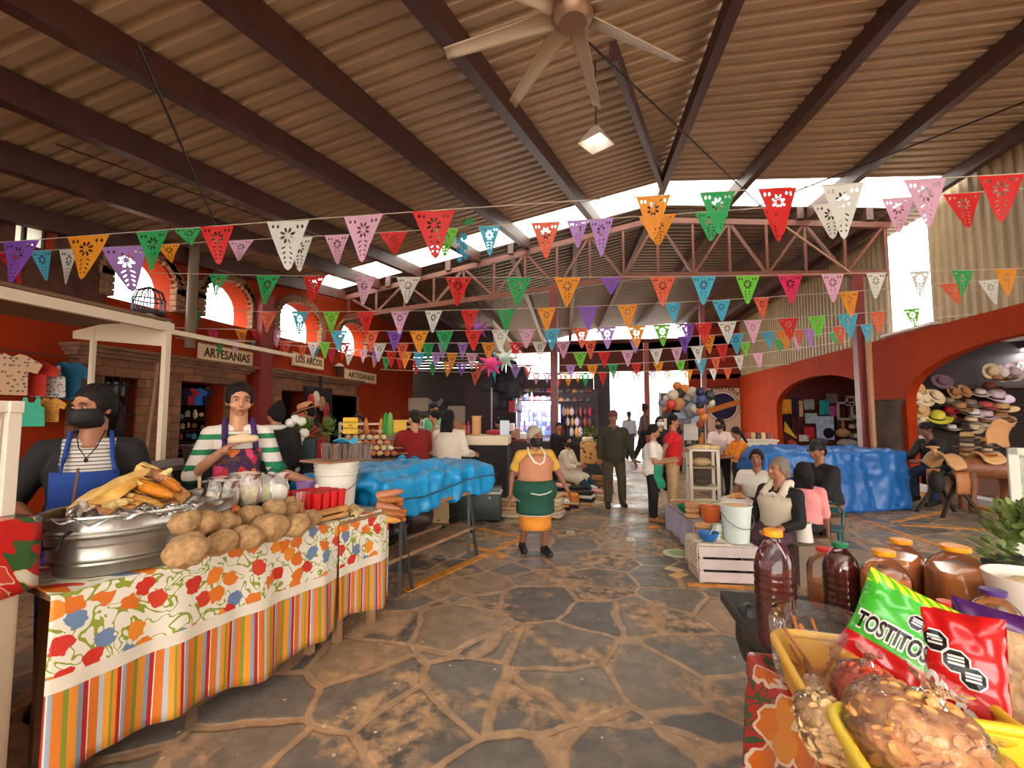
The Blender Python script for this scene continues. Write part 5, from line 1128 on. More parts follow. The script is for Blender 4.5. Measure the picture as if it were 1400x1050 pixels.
# goods in the shop window behind the jicama seller
G = 'shirts hanging in the shop opening'
for i, (px, c) in enumerate(((248, (26, 28, 50)), (257, (196, 40, 44)), (268, (50, 110, 196)), (277, (30, 34, 60)), (287, (196, 206, 222)), (297, (40, 34, 40)))):
    hung(px, 529, 554, 6.5, fabric('w%d' % i, c), 'little %s shirt, %s along the rail in the shop opening' % (['navy', 'red', 'blue', 'dark blue', 'pale blue', 'charcoal'][i], ORD[i]), G)
cs = [(120, 80, 50), (90, 160, 190), (60, 70, 80), (196, 150, 110), (150, 60, 50), (70, 90, 130), (210, 190, 160), (40, 60, 60)]
n = 0
for r_ in range(4):
    for i in range(6):
        px, py = 248+9.5*i+R.uniform(-2, 2), 566+14.5*r_+R.uniform(-2, 2); c = at(px, py+2, X=-6.62); n += 1; k = R.choice(cs)
        b = MB(); s_ = R.uniform(.03, .05)
        if (i+r_) % 3 == 0: b.cyl((0, -.012, 0), (0, .012, 0), s_*1.2, n=18)
        elif (i+r_) % 3 == 1: b.box((0, 0, 0), (s_*1.4, .03, s_*1.9)); b.cyl((0, 0, s_*.9), (0, 0, s_*1.5), s_*.5, s_*.3, 12)
        else: b.ell((0, 0, 0), (s_*.8, .04, s_*1.3)); b.ell((0, 0, s_*1.4), (s_*.5, .03, s_*.5))
        o = b.build('souvenir', K(*k), ang=30); put(o, c, .75+R.uniform(-.3, .3)); tag(o, '%s souvenir, %s in the %s shelf row of the shop opening' % (['round', 'bottle shaped', 'figure shaped'][(i+r_) % 3], ORD[i], ORD[r_]), 'souvenir', 'souvenirs in the shop opening')
for r_ in range(4):
    b = MB(); z = at(270, 574+14.5*r_, X=-6.62).z; b.box((-6.62, (D2[0]+D2[1])/2, z), (.14, D2[1]-D2[0]+.1, .012)); tag(b.build('shelf', K(40, 28, 24), smooth=False), '%s shelf down in the shop opening behind the jicama seller' % ORD[r_], 'shelf')
# barred window with jars
for i in range(4):
    for r_ in range(2):
        c = at(142+13*i, 530+44*r_, X=XL-.1); b = MB(); b.lathe([(.001, 0), (.05, 0), (.055, .14), (.04, .17), (.042, .2), (.001, .2)], 14); o = b.build('glass_jar', K(176, 168, 160, .2)); put(o, (c.x-.12, c.y, c.z-.12)); tag(o, 'pale jar, %s along the %s shelf of the barred window' % (ORD[i], ['upper', 'lower'][r_]), 'jar', 'jars in the barred window')
b = MB()
for k in range(6): y = D1[0]+(D1[1]-D1[0])*(k+.5)/6; b.box((XL-.02, y, 1.45), (.02, .02, 1.12))
for z in (1.1, 1.5, 1.9): b.box((XL-.02, (D1[0]+D1[1])/2, z), (.025, D1[1]-D1[0], .025))
st(b.build('window_grille', K(20, 18, 18), smooth=False))
b = MB(); b.cyl(at(217, 497, D=5.2), at(196, 650, D=5.1), .02); tag(b.build('wooden_pole', K(126, 92, 66)), 'slanting wooden pole leaning behind the white stall post', 'pole')
# ------------------------------------------------------------------ shop signs on the orange wall
SB = K(226, 196, 150, .6)
def wallsign(label, pa, pb, body):
    """board on the left wall between two picture corners, lettered"""
    a, c = at(*pa, X=XL+.06), at(*pb, X=XL+.06); yc, zc = (a.y+c.y)/2, (a.z+c.z)/2; L, H = abs(c.y-a.y), .3
    t = thing('shop_sign', label, 'sign', (XL+.05, yc, zc)); b = MB(); b.box((0, 0, 0), (.05, L, H)); b.build('board', SB, t, smooth=False, bevel=.006)
    M = Matrix.Translation((.027, 0, 0)) @ Matrix(((0, 0, 1), (1, 0, 0), (0, 1, 0))).to_4x4()
    me = textmesh(body, .2, .003, .004); xs = [v.co.x for v in me.vertices]; ww = max(xs)-min(xs); k = L*.86/ww
    for v in me.vertices: v.co = M @ V((v.co.x*k, v.co.y*1.05, v.co.z))
    me.materials.clear(); me.materials.append(K(70, 36, 16)); o = bpy.data.objects.new('lettering', me); C.objects.link(o); o.parent = t
    b = MB()
    for z in (-H/2+.012, H/2-.012): b.box((.026, 0, z), (.006, L-.01, .012))
    b.build('border', K(150, 108, 66), t, smooth=False)
wallsign('ARTESANIAS sign above the portal just behind the jicama seller', (272, 482), (345, 491), 'ARTESANIAS')
wallsign('LOS ARCOS sign above the second stone portal', (400, 491), (442, 497), 'LOS ARCOS')
wallsign('ARTESANIAS sign at the far end of the orange wall beside the lantern', (472, 512), (514, 518), 'ARTESANIAS')
q = at(464, 503, X=XL+.18); t = thing('wall_lantern', 'dark wall lantern between the LOS ARCOS sign and the farther sign', 'lantern', (q.x, q.y, q.z)); b = MB(); b.lathe([(.05, -.22), (.11, .02), (.12, .03)], 12); b.build('shade', K(56, 34, 26), t); b = MB(); b.lathe([(.12, .03), (.06, .1), (.001, .12)], 12); b.build('cap', K(180, 160, 140), t); b = MB(); b.box((-.12, 0, 0), (.16, .04, .04)); b.build('bracket', K(40, 26, 20), t, smooth=False)
# ------------------------------------------------------------------ tarp covered table beside the aisle
def tarpmat(name, c):
    m = mat(name, rgb(*c), .42, var=.1, vscale=3, bump=.35, bscale=9, coat=.15)
    return m
def tarp(name, label, loc, rz, L, D, z0, z1, m, lumps=(), seed=0, amp=.03, vox=.03, flare=0.):
    def prim(b):
        b.box((L/2, D/2, (z0+z1)/2), (L, D, z1-z0))
        for c, d in lumps: b.box(c, d)
    o = blob(name, prim, m, None, vox, 10)
    for v in o.data.vertices:
        p = v.co; n = v.normal
        f = abs(mnoise.noise(V((p.x*3+seed, p.y*3, p.z*1.3))))*1.6+.55*abs(mnoise.noise(V((p.x*8+seed+4, p.y*8+1, p.z*3.5+2))))
        d = (.55-f-.5*abs(mnoise.noise(V((p.x*5+p.z*6, p.y*5-seed, p.z*4-p.x*5)))))*amp*1.25
        t = max(0, min(1, (z1-p.z)/(z1-z0))); h = V((n.x, n.y, 0))
        v.co = p+n*d+h*flare*t**2*(1+.6*math.sin(p.x*14+p.y*11+seed))
        if z0 < .05: v.co.z = max(v.co.z, .004)
    put(o, loc, rz); return tag(o, label, 'tarp')
TARP = tarpmat('tarp_cyan', (16, 142, 200)); TARP2 = tarpmat('tarp_blue', (22, 96, 168))
A_ = fl(555, 812); B_ = fl(648, 763); rz = math.atan2(B_.y-A_.y, B_.x-A_.x); LM = Matrix.Translation(A_) @ Matrix.Rotation(rz, 4, 'Z')
t = thing('trestle_table', 'trestle table with thin black legs and low plank shelves under the blue tarp', 'table', A_, rz); IR = K(34, 28, 26, .5)
b = MB(); b.box((.42, .36, .70), (1.9, .8, .03)); b.build('tabletop', WOOD, t, smooth=False)
for x in (0, 1.05):
    for sx in (-.06, .1):
        for y in (.02, .68): b = MB(); b.bar((x+sx, y, 0), (x+.02, y+(.06 if y < .3 else -.06), .69), .028, .028); b.build('leg', IR, t, smooth=False)
    b = MB(); b.bar((x, .02, .27), (x, .7, .27), .03, .03); b.build('crossbar', IR, t, smooth=False)
for y, x0, x1, dz in ((.16, -.35, 1.12, .285), (.5, -.4, 1.0, .285)):
    b = MB(); b.box(((x0+x1)/2, y, dz+.012), (x1-x0, .25, .03)); b.build('shelf_plank', WOOD, t, smooth=False, bevel=.003)
tarp('tarp', 'wrinkled bright blue tarp tied over the goods on the trestle table', A_, rz, 1.7, .84, .66, .98, TARP, (((.5, .4, .98), (1.0, .5, .14)), ((-.1, .4, .96), (.5, .55, .1)), ((1.2, .45, .94), (.8, .6, .08))), 3, .06).location = LM @ V((-.32, -.06, 0))
b = MB(); b.tube([LM @ V((-.52, -.1, .84)), LM @ V((.1, -.115, .8)), LM @ V((.8, -.11, .86)), LM @ V((1.4, -.09, .84)), LM @ V((1.43, .3, .82))], .006, 6); tag(b.build('rope', K(60, 66, 78)), 'dark cord tied around the bright blue tarp', 'rope')
b = MB(); b.ell(LM @ V((.1, .4, .47)), (.26, .2, .16), None, 16, 10, lambda p: 1+.2*mnoise.noise(p*2)); tag(b.build('dark_sack', K(26, 22, 24, .4)), 'black plastic sack stuffed on the plank shelf under the tarp table', 'sack')
b = MB(); b.ell(LM @ V((.62, .45, .46)), (.2, .16, .15), None, 16, 10, lambda p: 1+.2*mnoise.noise(p*2.3)); tag(b.build('dark_sack', K(46, 34, 30, .5)), 'smaller brown-black sack beside the bigger one under the tarp table', 'sack')
# cooler
c = fl(652, 713); t = thing('cooler', 'dark green cooler box with white rim standing behind the trestle table', 'cooler', c, .12); CG = K(46, 62, 50, .45)
b = MB(); b.box((0, .2, .2), (.66, .4, .38)); b.build('body', CG, t, bevel=.025)
b = MB(); b.box((0, .2, .395), (.69, .43, .03)); b.build('rim', K(214, 206, 190, .4), t, bevel=.008)
b = MB(); b.box((0, .2, .44), (.66, .4, .06)); b.build('lid', K(120, 124, 112, .45), t, bevel=.02)
b = MB(); b.cyl((.18, -.015, .33), (.18, .0, .33), .014); b.build('latch', K(200, 196, 186), t)
c = fl(597, 715); b = MB(); b.box((0, .12, .15), (.42, .25, .3)); o = b.build('cardboard_box', K(208, 170, 118), smooth=False, bevel=.004); put(o, c, .1); tag(o, 'plain cardboard box on the floor just left of the green cooler', 'box')
# ------------------------------------------------------------------ cloth covered table with bottles
WT = K(222, 202, 172, .8)
c = pd(664, 6.9); t = thing('serving_table', 'low table with cream cloth and black skirt behind the blue tarp', 'table', c, .1)
b = MB(); b.box((0, 0, 1.12), (.75, .6, .14)); b.build('cloth', WT, t, bevel=.02); b = MB(); b.box((0, .02, .53), (.7, .54, 1.04)); b.build('skirt', BLK, t, bevel=.01)
def small(fn, name, label, cat, m, group=None, **k):
    b = MB(); fn(b); return tag(b.build(name, m, **k), label, cat, group)
q = V((c.x, c.y, 1.191))
small(lambda b: (b.box(q+V((-.13, -.05, .14)), (.11, .12, .28)), b.box(q+V((-.13, -.05, .285)), (.14, .15, .012))), 'napkin_box', 'tall wooden napkin box on the cream table', 'box', K(206, 150, 96), bevel=.004)
small(lambda b: b.lathe([(.001, 0), (.036, 0), (.036, .13), (.028, .17), (.014, .19), (.012, .22), (.001, .22)], 16, q+V((-.26, -.06, 0))), 'sauce_bottle', 'red sauce bottle next to the napkin box', 'bottle', K(150, 24, 34, .3))
small(lambda b: b.ell(q+V((-.33, -.02, .04)), (.09, .08, .045)), 'bread_loaf', 'pale bread loaf at the edge of the cream table', 'bread', K(222, 190, 150))
small(lambda b: b.lathe([(.001, 0), (.06, 0), (.09, .06), (.085, .06), (.05, .01)], 18, q+V((-.44, .1, 0))), 'orange_bowl', 'orange bowl behind the woman in the cream sweater', 'bowl', K(226, 120, 40, .4))
small(lambda b: (b.box(q+V((.3, .0, .11)), (.14, .012, .22)),), 'menu_card', 'pale blue card standing at the end of the cream table', 'card', K(200, 216, 230, .4))
small(lambda b: b.ell(q+V((.12, .1, .04)), (.14, .1, .04)), 'red_cloth', 'folded red cloth on the cream table', 'cloth', K(176, 40, 50))
# ------------------------------------------------------------------ snack racks with yellow price signs
RK = K(206, 192, 170, .4, metal=.3)
def rack(label, px, D, w, zs, depth=.4):
    c = pd(px, D); t = thing('wire_rack', label, 'rack', c, .5)
    for x in (-w/2, w/2):
        for y in (0, depth): b = MB(); b.cyl((x, y, 0), (x, y, zs[-1]+.03), .012, n=8); b.build('upright', RK, t)
    for z in zs:
        b = MB(); b.box((0, 0, z), (w, .02, .022)); b.box((0, depth, z), (w, .02, .022))
        for k in range(8): b.box((-w/2+w*k/7, depth/2, z), (.012, depth, .008))
        b.build('shelf', RK, t, smooth=False)
    return t
rack('metal wire rack of snacks behind the dark cups', 504, 6.6, .8, [.9, 1.03, 1.14, 1.25, 1.36])
rack('second metal wire rack, in front of the man in dark red', 556, 7.2, .55, [.9, 1.0, 1.1, 1.2, 1.3, 1.4])
cols = [(206, 160, 110), (220, 190, 150), (196, 120, 70), (226, 206, 170), (180, 96, 60), (214, 176, 120)]
n = 0
for r_ in range(5):
    nn = 9-r_
    for i in range(nn):
        D = 5.55+.1*r_; c = at(462+9.6*i+4.8*r_, 620-7.5*r_, D=D); n += 1; k = cols[(i*2+r_) % 6]
        b = MB(); b.ell((0, 0, 0), (.042, .038, .034), None, 10, 7, lambda p: 1+.12*mnoise.noise(p*3+V((n, 0, 0)))); o = b.build('snack_ball', K(*k), None); put(o, c); tag(o, 'round snack, %s from the flower side in the %s tier of the heap' % (ORD[i], ORD[r_]), 'snack', 'snacks heaped in tiers behind the dark cups')
c = at(505, 626, D=5.75)
small(lambda b: [b.box(V((c.x, c.y+.1*k, c.z-.02+.068*k)), (.98-.1*k, .2, .02), .45) for k in range(5)] and b, 'tiered_stand', 'stepped wooden stand carrying the tiers of round snacks', 'stand', K(150, 110, 80), smooth=False)
small(lambda b: [b.box(V((c.x+.0, c.y+.2, .48)), (1.0, .3, .96), .45)] and b, 'snack_counter', 'dark counter block below the stepped snack stand', 'counter', K(40, 32, 30), smooth=False)
YS = K(242, 190, 44, .6)
for (p0, lb, txt, D) in (((479, 582), 'yellow price sign lettered in black above the heaped snacks', 'CAPULIN\nDE\nMOLDILLO', 5.5), ((547, 583), 'blank yellow sign on a stick beside the man in dark red', None, 6.3)):
    q = at(*p0, D=D); t = thing('price_sign', lb, 'sign', q, .35); b = MB(); b.box((0, 0, 0), (.175, .008, .2 if txt else .17)); b.build('board', YS, t, smooth=False)
    b = MB(); b.cyl((0, .01, -.45), (0, .01, 0), .006, n=6); b.build('stick', K(120, 90, 60), t)
    if txt: lettering(txt, .036, K(40, 26, 14), t, Matrix.Translation((0, -.006, .005)) @ Matrix.Rotation(PI/2, 4, 'X'), .001)
for i, px in enumerate((500, 521, 527, 533)):
    q = at(px, 596, D=6.3); k = [(216, 130, 60), (230, 140, 60), (60, 150, 60), (120, 180, 80)][i]
    b = MB(); b.lathe([(.05 if i < 2 else .07, 0), (.03, .2 if i < 2 else .3), (.001, .26 if i < 2 else .34)], 10); o = b.build('party_cone' if i > 1 else 'sweet_tube', K(*k)); put(o, (q.x, q.y, q.z)); tag(o, '%s on top of the first snack rack, %s from the yellow sign' % (['orange tube', 'tall orange tube', 'green cone', 'light green cone'][i], ORD[i]), 'sweet')
# flowers in a dark crate
q = at(409, 632, D=5.2); o = small(lambda b: b.box((0, 0, .15), (.36, .25, .3)), 'flower_crate', 'dark green crate of white flowers beside the straw hat vendor', 'crate', K(40, 60, 56), smooth=False); put(o, (q.x, q.y, q.z-.02), .5)
small(lambda b: b.box(V((q.x, q.y, (q.z-.02)/2)), (.38, .3, q.z-.03), .5), 'flower_table', 'dark block table under the flower crate', 'table', K(28, 24, 24), smooth=False)
LEAF = mat('leaf_green', rgb(96, 124, 50), .6, var=.35, vscale=10); PET = K(236, 230, 216)
def leafheap(name, label, c, r, n, m, cat='leaves', ls=.07, kind=None, seed=1):
    rnd = random.Random(seed); b = MB()
    for i in range(n):
        th, ph = rnd.uniform(0, 2*PI), rnd.uniform(0, PI*.55); p = V((r[0]*math.cos(th)*math.sin(ph), r[1]*math.sin(th)*math.sin(ph), r[2]*math.cos(ph)))*rnd.uniform(.6, 1)
        d = V((p.x/r[0], p.y/r[1], p.z/r[2]+.4)).normalized()+V((rnd.uniform(-.5, .5), rnd.uniform(-.5, .5), rnd.uniform(-.4, .4))); d.normalize(); x, y, d = basis(d); L = ls*rnd.uniform(.7, 1.3)
        b.add([p, p+d*L*.35+x*L*.28, p+d*L*.75+x*L*.2-y*L*.05, p+d*L-y*L*.12, p+d*L*.75-x*L*.2-y*L*.05, p+d*L*.35-x*L*.28, p+d*L*.5+y*L*.05], [(0, 1, 6), (1, 2, 6), (2, 3, 6), (3, 4, 6), (4, 5, 6), (5, 0, 6)])
    o = b.build(name, m, smooth=True, ang=80); put(o, c); return tag(o, label, cat, kind=kind)
leafheap('flower_foliage', 'green foliage between the white flowers in the dark crate', (q.x, q.y, q.z+.28), (.2, .16, .2), 120, LEAF, 'foliage', .08)
for i in range(7):
    p = at([397, 404, 412, 400, 409, 416, 406][i], [578, 573, 576, 594, 599, 592, 608][i], D=5.05)
    b = MB(); b.ell(p, (.055, .055, .05), None, 12, 8, lambda v: 1+.2*mnoise.noise(v*4+V((i, 0, 0)))); tag(b.build('white_flower', PET), 'white flower head, %s of the bunch in the dark crate' % ORD[i], 'flower', 'white flowers in the crate')
leafheap('herb_bunch', 'green herbs hanging beside the red jacket vendor', at(449, 600, D=5.4), (.1, .1, .22), 70, LEAF, 'herbs', .08, seed=5)
# masks hanging on a dark panel
q = at(435, 560, X=XL+.25); small(lambda b: (b.box(q, (.06, 1.0, 1.0)), b.cyl(q+V((.05, 0, .5)), q+V((.05, 0, .75)), .03)), 'display_stand', 'black display panel of carved masks by the second portal', 'panel', K(20, 14, 14), smooth=False)
for i, (px, py, k) in enumerate(((425, 549, (190, 30, 34)), (432, 545, (206, 180, 160)), (440, 552, (150, 110, 70)), (427, 563, (200, 70, 60)), (446, 560, (150, 24, 30)), (445, 576, (170, 30, 34)))):
    p = at(px, py, X=XL+.33); b = MB(); b.ell(p, (.05, .12, .17), None, 14, 10); b.ell(p+V((.05, 0, -.02)), (.03, .03, .05)); tag(b.build('carved_mask', K(*k)), '%s carved mask, %s on the black panel' % (['red', 'pale', 'tan', 'pink red', 'dark red', 'crimson'][i], ORD[i]), 'mask', 'masks on the black panel')
# ------------------------------------------------------------------ folded textiles laid out by the aisle
PAL = [('beige', (206, 170, 128)), ('cream', (220, 200, 170)), ('orange', (228, 140, 46)), ('black', (34, 28, 28)), ('pink', (214, 150, 138)), ('rose red', (170, 50, 60)), ('white', (226, 216, 202)), ('tan', (190, 140, 96)), ('dark plum', (70, 40, 48))]
def fold(w, d, h, seed):
    b = MB(); rnd = random.Random(seed); ph = rnd.uniform(0, 6)
    b.grid(lambda u, v: V(((u-.5)*w*(1+.03*math.sin(v*7+ph)), (v-.5)*d, h*(1-abs(2*v-1)**6*.4)*(1-abs(2*u-1)**8*.3)+.004*math.sin(u*12+ph))), 10, 8)
    b.grid(lambda u, v: V(((u-.5)*w*(1+.03*math.sin(v*7+ph)), (v-.5)*d*(1+0), 0)), 4, 4)
    pts = lambda k: None
    b.box((0, 0, h*.38), (w*.985, d*.98, h*.7)); return b.mesh('folded_cloth')
FM = [fold(.3, .24, .055, i) for i in range(4)]
for me in FM: me.materials.append(WHT)
stacks = [(757, 707, [1, 1, 0, 1, 1, 0], 1.0), (764, 697, [3, 2, 6], 1.2), (780, 694, [8, 0, 2, 2], 1.0), (800, 690, [7, 3, 6, 3], 1.1), (818, 683, [0, 1, 4], .9), (790, 682, [5, 6, 4, 3], 1.1), (806, 677, [4, 0, 6], 1.0), (768, 684, [6, 3, 6, 3, 4], 1.1), (741, 690, [5, 4, 8], 1.0), (697, 706, [1, 0, 0, 7, 0], 1.15), (694, 693, [4, 6, 3, 4, 5], 1.1), (704, 684, [6, 4, 3, 6, 4, 0], 1.1), (716, 676, [3, 4, 0, 4, 6], 1.1), (742, 677, [4, 6, 3, 5, 6], 1.1), (700, 670, [5, 4, 6, 4, 3, 4, 6], 1.1)]
for si, (px, py, cs_, sc_) in enumerate(stacks):
    c = fl(px, py); z = .012; ang = R.uniform(-.4, .4)
    for j, k in enumerate(cs_):
        o = bpy.data.objects.new('folded_cloth', FM[(si+j) % 4]); C.objects.link(o); put(o, (c.x+R.uniform(-.012, .012), c.y+R.uniform(-.012, .012), z), ang+R.uniform(-.12, .12), sc=(sc_*.85, sc_, 1)); z += .056
        o.material_slots[0].link = 'OBJECT'; o.material_slots[0].material = fabric('textile_%d' % k, PAL[k][1], .2)
        tag(o, '%s folded cloth, %s from the floor in the %s textile stack' % (PAL[k][0], ORD[j], ORD[si]), 'folded cloth', 'folded textiles along the aisle')
m_ = fl(712, 716); n_ = fl(790, 664)
small(lambda b: b.add([fl(690, 716)+V((0, 0, .006)), fl(735, 712)+V((0, 0, .006)), fl(826, 688)+V((0, 0, .006)), fl(812, 664)+V((0, 0, .006)), fl(690, 662)+V((0, 0, .006))], [(0, 1, 2, 3, 4)]), 'ground_mat', 'pale mat spread on the stones under the folded textiles', 'mat', K(196, 168, 130), smooth=False, solid=.006)
# ------------------------------------------------------------------ vegetable stand
YC = floral('yellow_cloth', (222, 168, 96), [(120, 56, 36), (150, 70, 40)], 9, .22, dens=.7)
c = pd(814, 9.1); t = thing('vegetable_table', 'small table with spotted yellow cloth heaped with vegetables', 'table', c)
b = MB(); b.box((0, .05, .74), (.62, .6, .42)); b.build('cloth', YC, t, bevel=.02); b = MB(); b.box((0, .05, .27), (.54, .5, .53)); b.build('base', DARK, t, smooth=False)
q = V((c.x, c.y+.02, .955))
leafheap('salad_greens', 'heap of dark green leaves on the yellow vegetable table', q+V((-.12, .15, .06)), (.24, .18, .2), 160, LEAF, 'vegetables', .08, seed=8)
leafheap('herb_bunch', 'small bunch of greens at the front edge of the vegetable table', q+V((.05, -.2, .0)), (.14, .1, .1), 60, mat('leaf_dark', rgb(60, 90, 44), .6, var=.3, vscale=10), 'vegetables', .07, seed=9)
for i in range(7):
    b = MB(); b.ell(q+V((-.22+.075*i, -.08+.05*(i % 2), .05)), (.06, .06, .05), None, 12, 8, lambda p: 1+.12*mnoise.noise(p*4+V((i, 0, 0)))); tag(b.build('cauliflower', K(226, 214, 184)), 'pale cauliflower, %s along the front of the vegetable table' % ORD[i], 'vegetable', 'cauliflowers on the yellow table')
b = MB(); b.ell(q+V((.2, .1, .12)), (.12, .12, .14), None, 12, 8, lambda p: 1+.15*mnoise.noise(p*4)); tag(b.build('corn_husk_bundle', mat('bundle', rgb(190, 130, 60), .7, var=.3, vscale=25)), 'orange-brown bundle of dried chillies on the vegetable table', 'vegetable')
c = pd(818, 8.6); slatcrate('wooden_crate', 'low wooden slat crate in front of the vegetable table', c+V((-.14, 0, .0)), 0., .4, .3, .32, 4, K(170, 112, 64))
# ------------------------------------------------------------------ stalls at the back: bags, caps, accessories
def hookpole(px, D, z, label, r=.022):
    c = pd(px, D); b = MB(); b.cyl((c.x, c.y, 0), (c.x, c.y, z), r, n=8); return tag(b.build('stall_pole', K(150, 140, 140, .4, metal=.4)), label, 'pole')
hookpole(672, 11.5, 2.2, 'thin grey stall pole beside the hanging black backpacks'); hookpole(706, 12.2, 2.2, 'grey stall pole between the backpacks and the phone accessories'); hookpole(727, 12.2, 2.2, 'second grey pole in front of the phone accessories')
def backpack(name='backpack'):
    t = bpy.data.objects.new(name, None); C.objects.link(t); TW[t] = Matrix.Identity(4)
    def prim(b): b.box((0, 0, -.03), (.34, .2, .42), taper=.8); b.ell((0, 0, .17), (.15, .1, .1), None, 14, 8)
    blob('body', prim, K(24, 22, 30, .6), t, .03, 6)
    def prim(b): b.box((0, -.12, -.1), (.24, .08, .2), taper=.85)
    blob('pocket', prim, K(34, 32, 42, .6), t, .025, 5)
    for x in (-.09, .09): b = MB(); b.tube([(x, .1, .2), (x*1.2, .17, .05), (x*1.1, .12, -.22)], .016, 6); b.build('shoulder_strap', K(20, 18, 22), t)
    b = MB(); b.tube([(-.04, 0, .26), (-.03, 0, .32), (.03, 0, .32), (.04, 0, .26)], .012, 6); b.build('handle', K(20, 18, 22), t); return t
bp0 = backpack(); KIDS[bp0] = list(bp0.children)
pts = [(664, 500, 1.15), (682, 498, 1.1), (700, 506, 1.1), (714, 514, 1.0), (668, 522, 1.1), (686, 524, 1.2), (704, 530, 1.15), (716, 536, .9), (690, 548, 1.1), (674, 546, .9), (706, 552, 1.0)]
for i, (px, py, s_) in enumerate(pts):
    c = at(px, py, D=12.0+.3*(i % 3)); lb = 'black backpack, %s from the top of the hanging bunch' % ORD[i]
    o = bp0 if i == 0 else dup(bp0, c, 0)
    put(o, c, R.uniform(-.3, .3), sc=s_); tag(o, lb, 'backpack', 'black backpacks hanging at the clothing stall')
SM = K(70, 50, 50)
def shelfrow(px0, px1, py, D, label, name='display_shelf'):
    a, c = at(px0, py, D=D), at(px1, py, D=D); b = MB(); b.bar(a, c, .22, .02); return tag(b.build(name, SM, smooth=False), label, 'shelf')
CAPM = []
b = MB()
for i in range(6): pass
rows = [[V((.11*math.cos(PI/2*i/6)*math.cos(2*PI*j/16), .12*math.cos(PI/2*i/6)*math.sin(2*PI*j/16), .12*math.sin(PI/2*i/6))) for j in range(16)] for i in range(7)]
b.loft(rows); b.grid(lambda u, v: V(((u-.5)*.19*(1-.25*v), -.1-.09*v*(1-(2*u-1)**2*.45), .012-.01*v)), 8, 4)
CAPME = b.mesh('cap'); CAPME.materials.append(BLK)
def capat(c, k, rz, sc_, label, group, tilt=0.):
    o = bpy.data.objects.new('baseball_cap', CAPME); C.objects.link(o); put(o, c, rz, tilt, 0, sc_); o.material_slots[0].link = 'OBJECT'; o.material_slots[0].material = K(*k); return tag(o, label, 'cap', group)
CC = [(60, 50, 60), (120, 90, 80), (180, 60, 70), (150, 130, 120), (50, 60, 90), (200, 190, 180), (90, 110, 90), (190, 60, 50)]
for r_, py in enumerate((536, 547)):
    for i in range(6):
        capat(at(711+8*i, py, D=12.3), CC[(i*3+r_) % 8], .2, 1.0, 'cap, %s along the %s row above the phone accessories' % (ORD[i], ['upper', 'lower'][r_]), 'caps above the accessories')
c = at(735, 551, D=12.25); small(lambda b: b.box(c, (1.0, .05, .1)), 'lit_sign', 'white lit strip sign above the phone accessories', 'sign', emat('lit_white', (.95, .95, 1), 3.), smooth=False)
PKC = [(150, 130, 210), (110, 160, 220), (220, 200, 220), (90, 110, 190), (210, 150, 200), (200, 220, 235), (70, 70, 120), (190, 170, 230)]
n = 0
for r_ in range(6):
    for i in range(8):
        p = at(714+5.9*i+R.uniform(-1, 1), 560+6.4*r_, D=12.3); n += 1; k = PKC[(i*3+r_*5+(i*r_) % 3) % 8]
        b = MB(); w_ = R.uniform(.07, .11); b.box((0, 0, 0), (w_, .025, .11)); b.box((0, -.014, .015), (w_*.6, .012, .05)); o = b.build('phone_accessory', K(*k, .3), smooth=False, bevel=.004); put(o, p, R.uniform(-.1, .1)); tag(o, 'small packaged accessory, %s in the %s row of the lit display' % (ORD[i], ORD[r_]), 'accessory', 'phone accessories on the lit display')
small(lambda b: b.box(at(736, 578, D=12.45), (1.25, .04, 1.05)), 'display_board', 'pale backing board behind the phone accessories', 'board', K(150, 140, 170), smooth=False)
p = at(736, 551, D=11.9); ld = bpy.data.lights.new('stall_lamp', 'AREA'); ld.energy = 30; ld.color = (.85, .88, 1); ld.size = .8; lo_ = bpy.data.objects.new('stall_lamp', ld); C.objects.link(lo_); lo_.location = p+V((0, -.1, .05)); lo_.rotation_euler = (math.radians(35), 0, 0)
for i, (px, py, w_, h_, k) in enumerate(((700, 556, .16, .3, (150, 30, 40)), (712, 605, .35, .18, (180, 30, 34)), (714, 596, .3, .16, (206, 200, 190)), (722, 598, .2, .2, (120, 120, 130)), (705, 592, .25, .25, (160, 110, 90)), (698, 584, .2, .2, (210, 190, 170)), (735, 606, .3, .15, (200, 196, 196)))):
    p = at(px, py, D=11.7); b = MB(); b.box((0, 0, 0), (w_, .15, h_)); o = b.build('merchandise_box', K(*k), smooth=False, bevel=.01); put(o, p, .1); tag(o, '%s box of goods, number %s on the table below the backpacks' % (['dark red', 'red', 'white', 'grey', 'tan', 'pale', 'light grey'][i], ORD[i]), 'box')
small(lambda b: b.box(V((at(718, 612, D=11.8).x, at(718, 612, D=11.8).y, .42)), (1.3, .5, .8)), 'goods_table', 'dark table under the boxes and accessories', 'table', K(56, 40, 40), smooth=False)
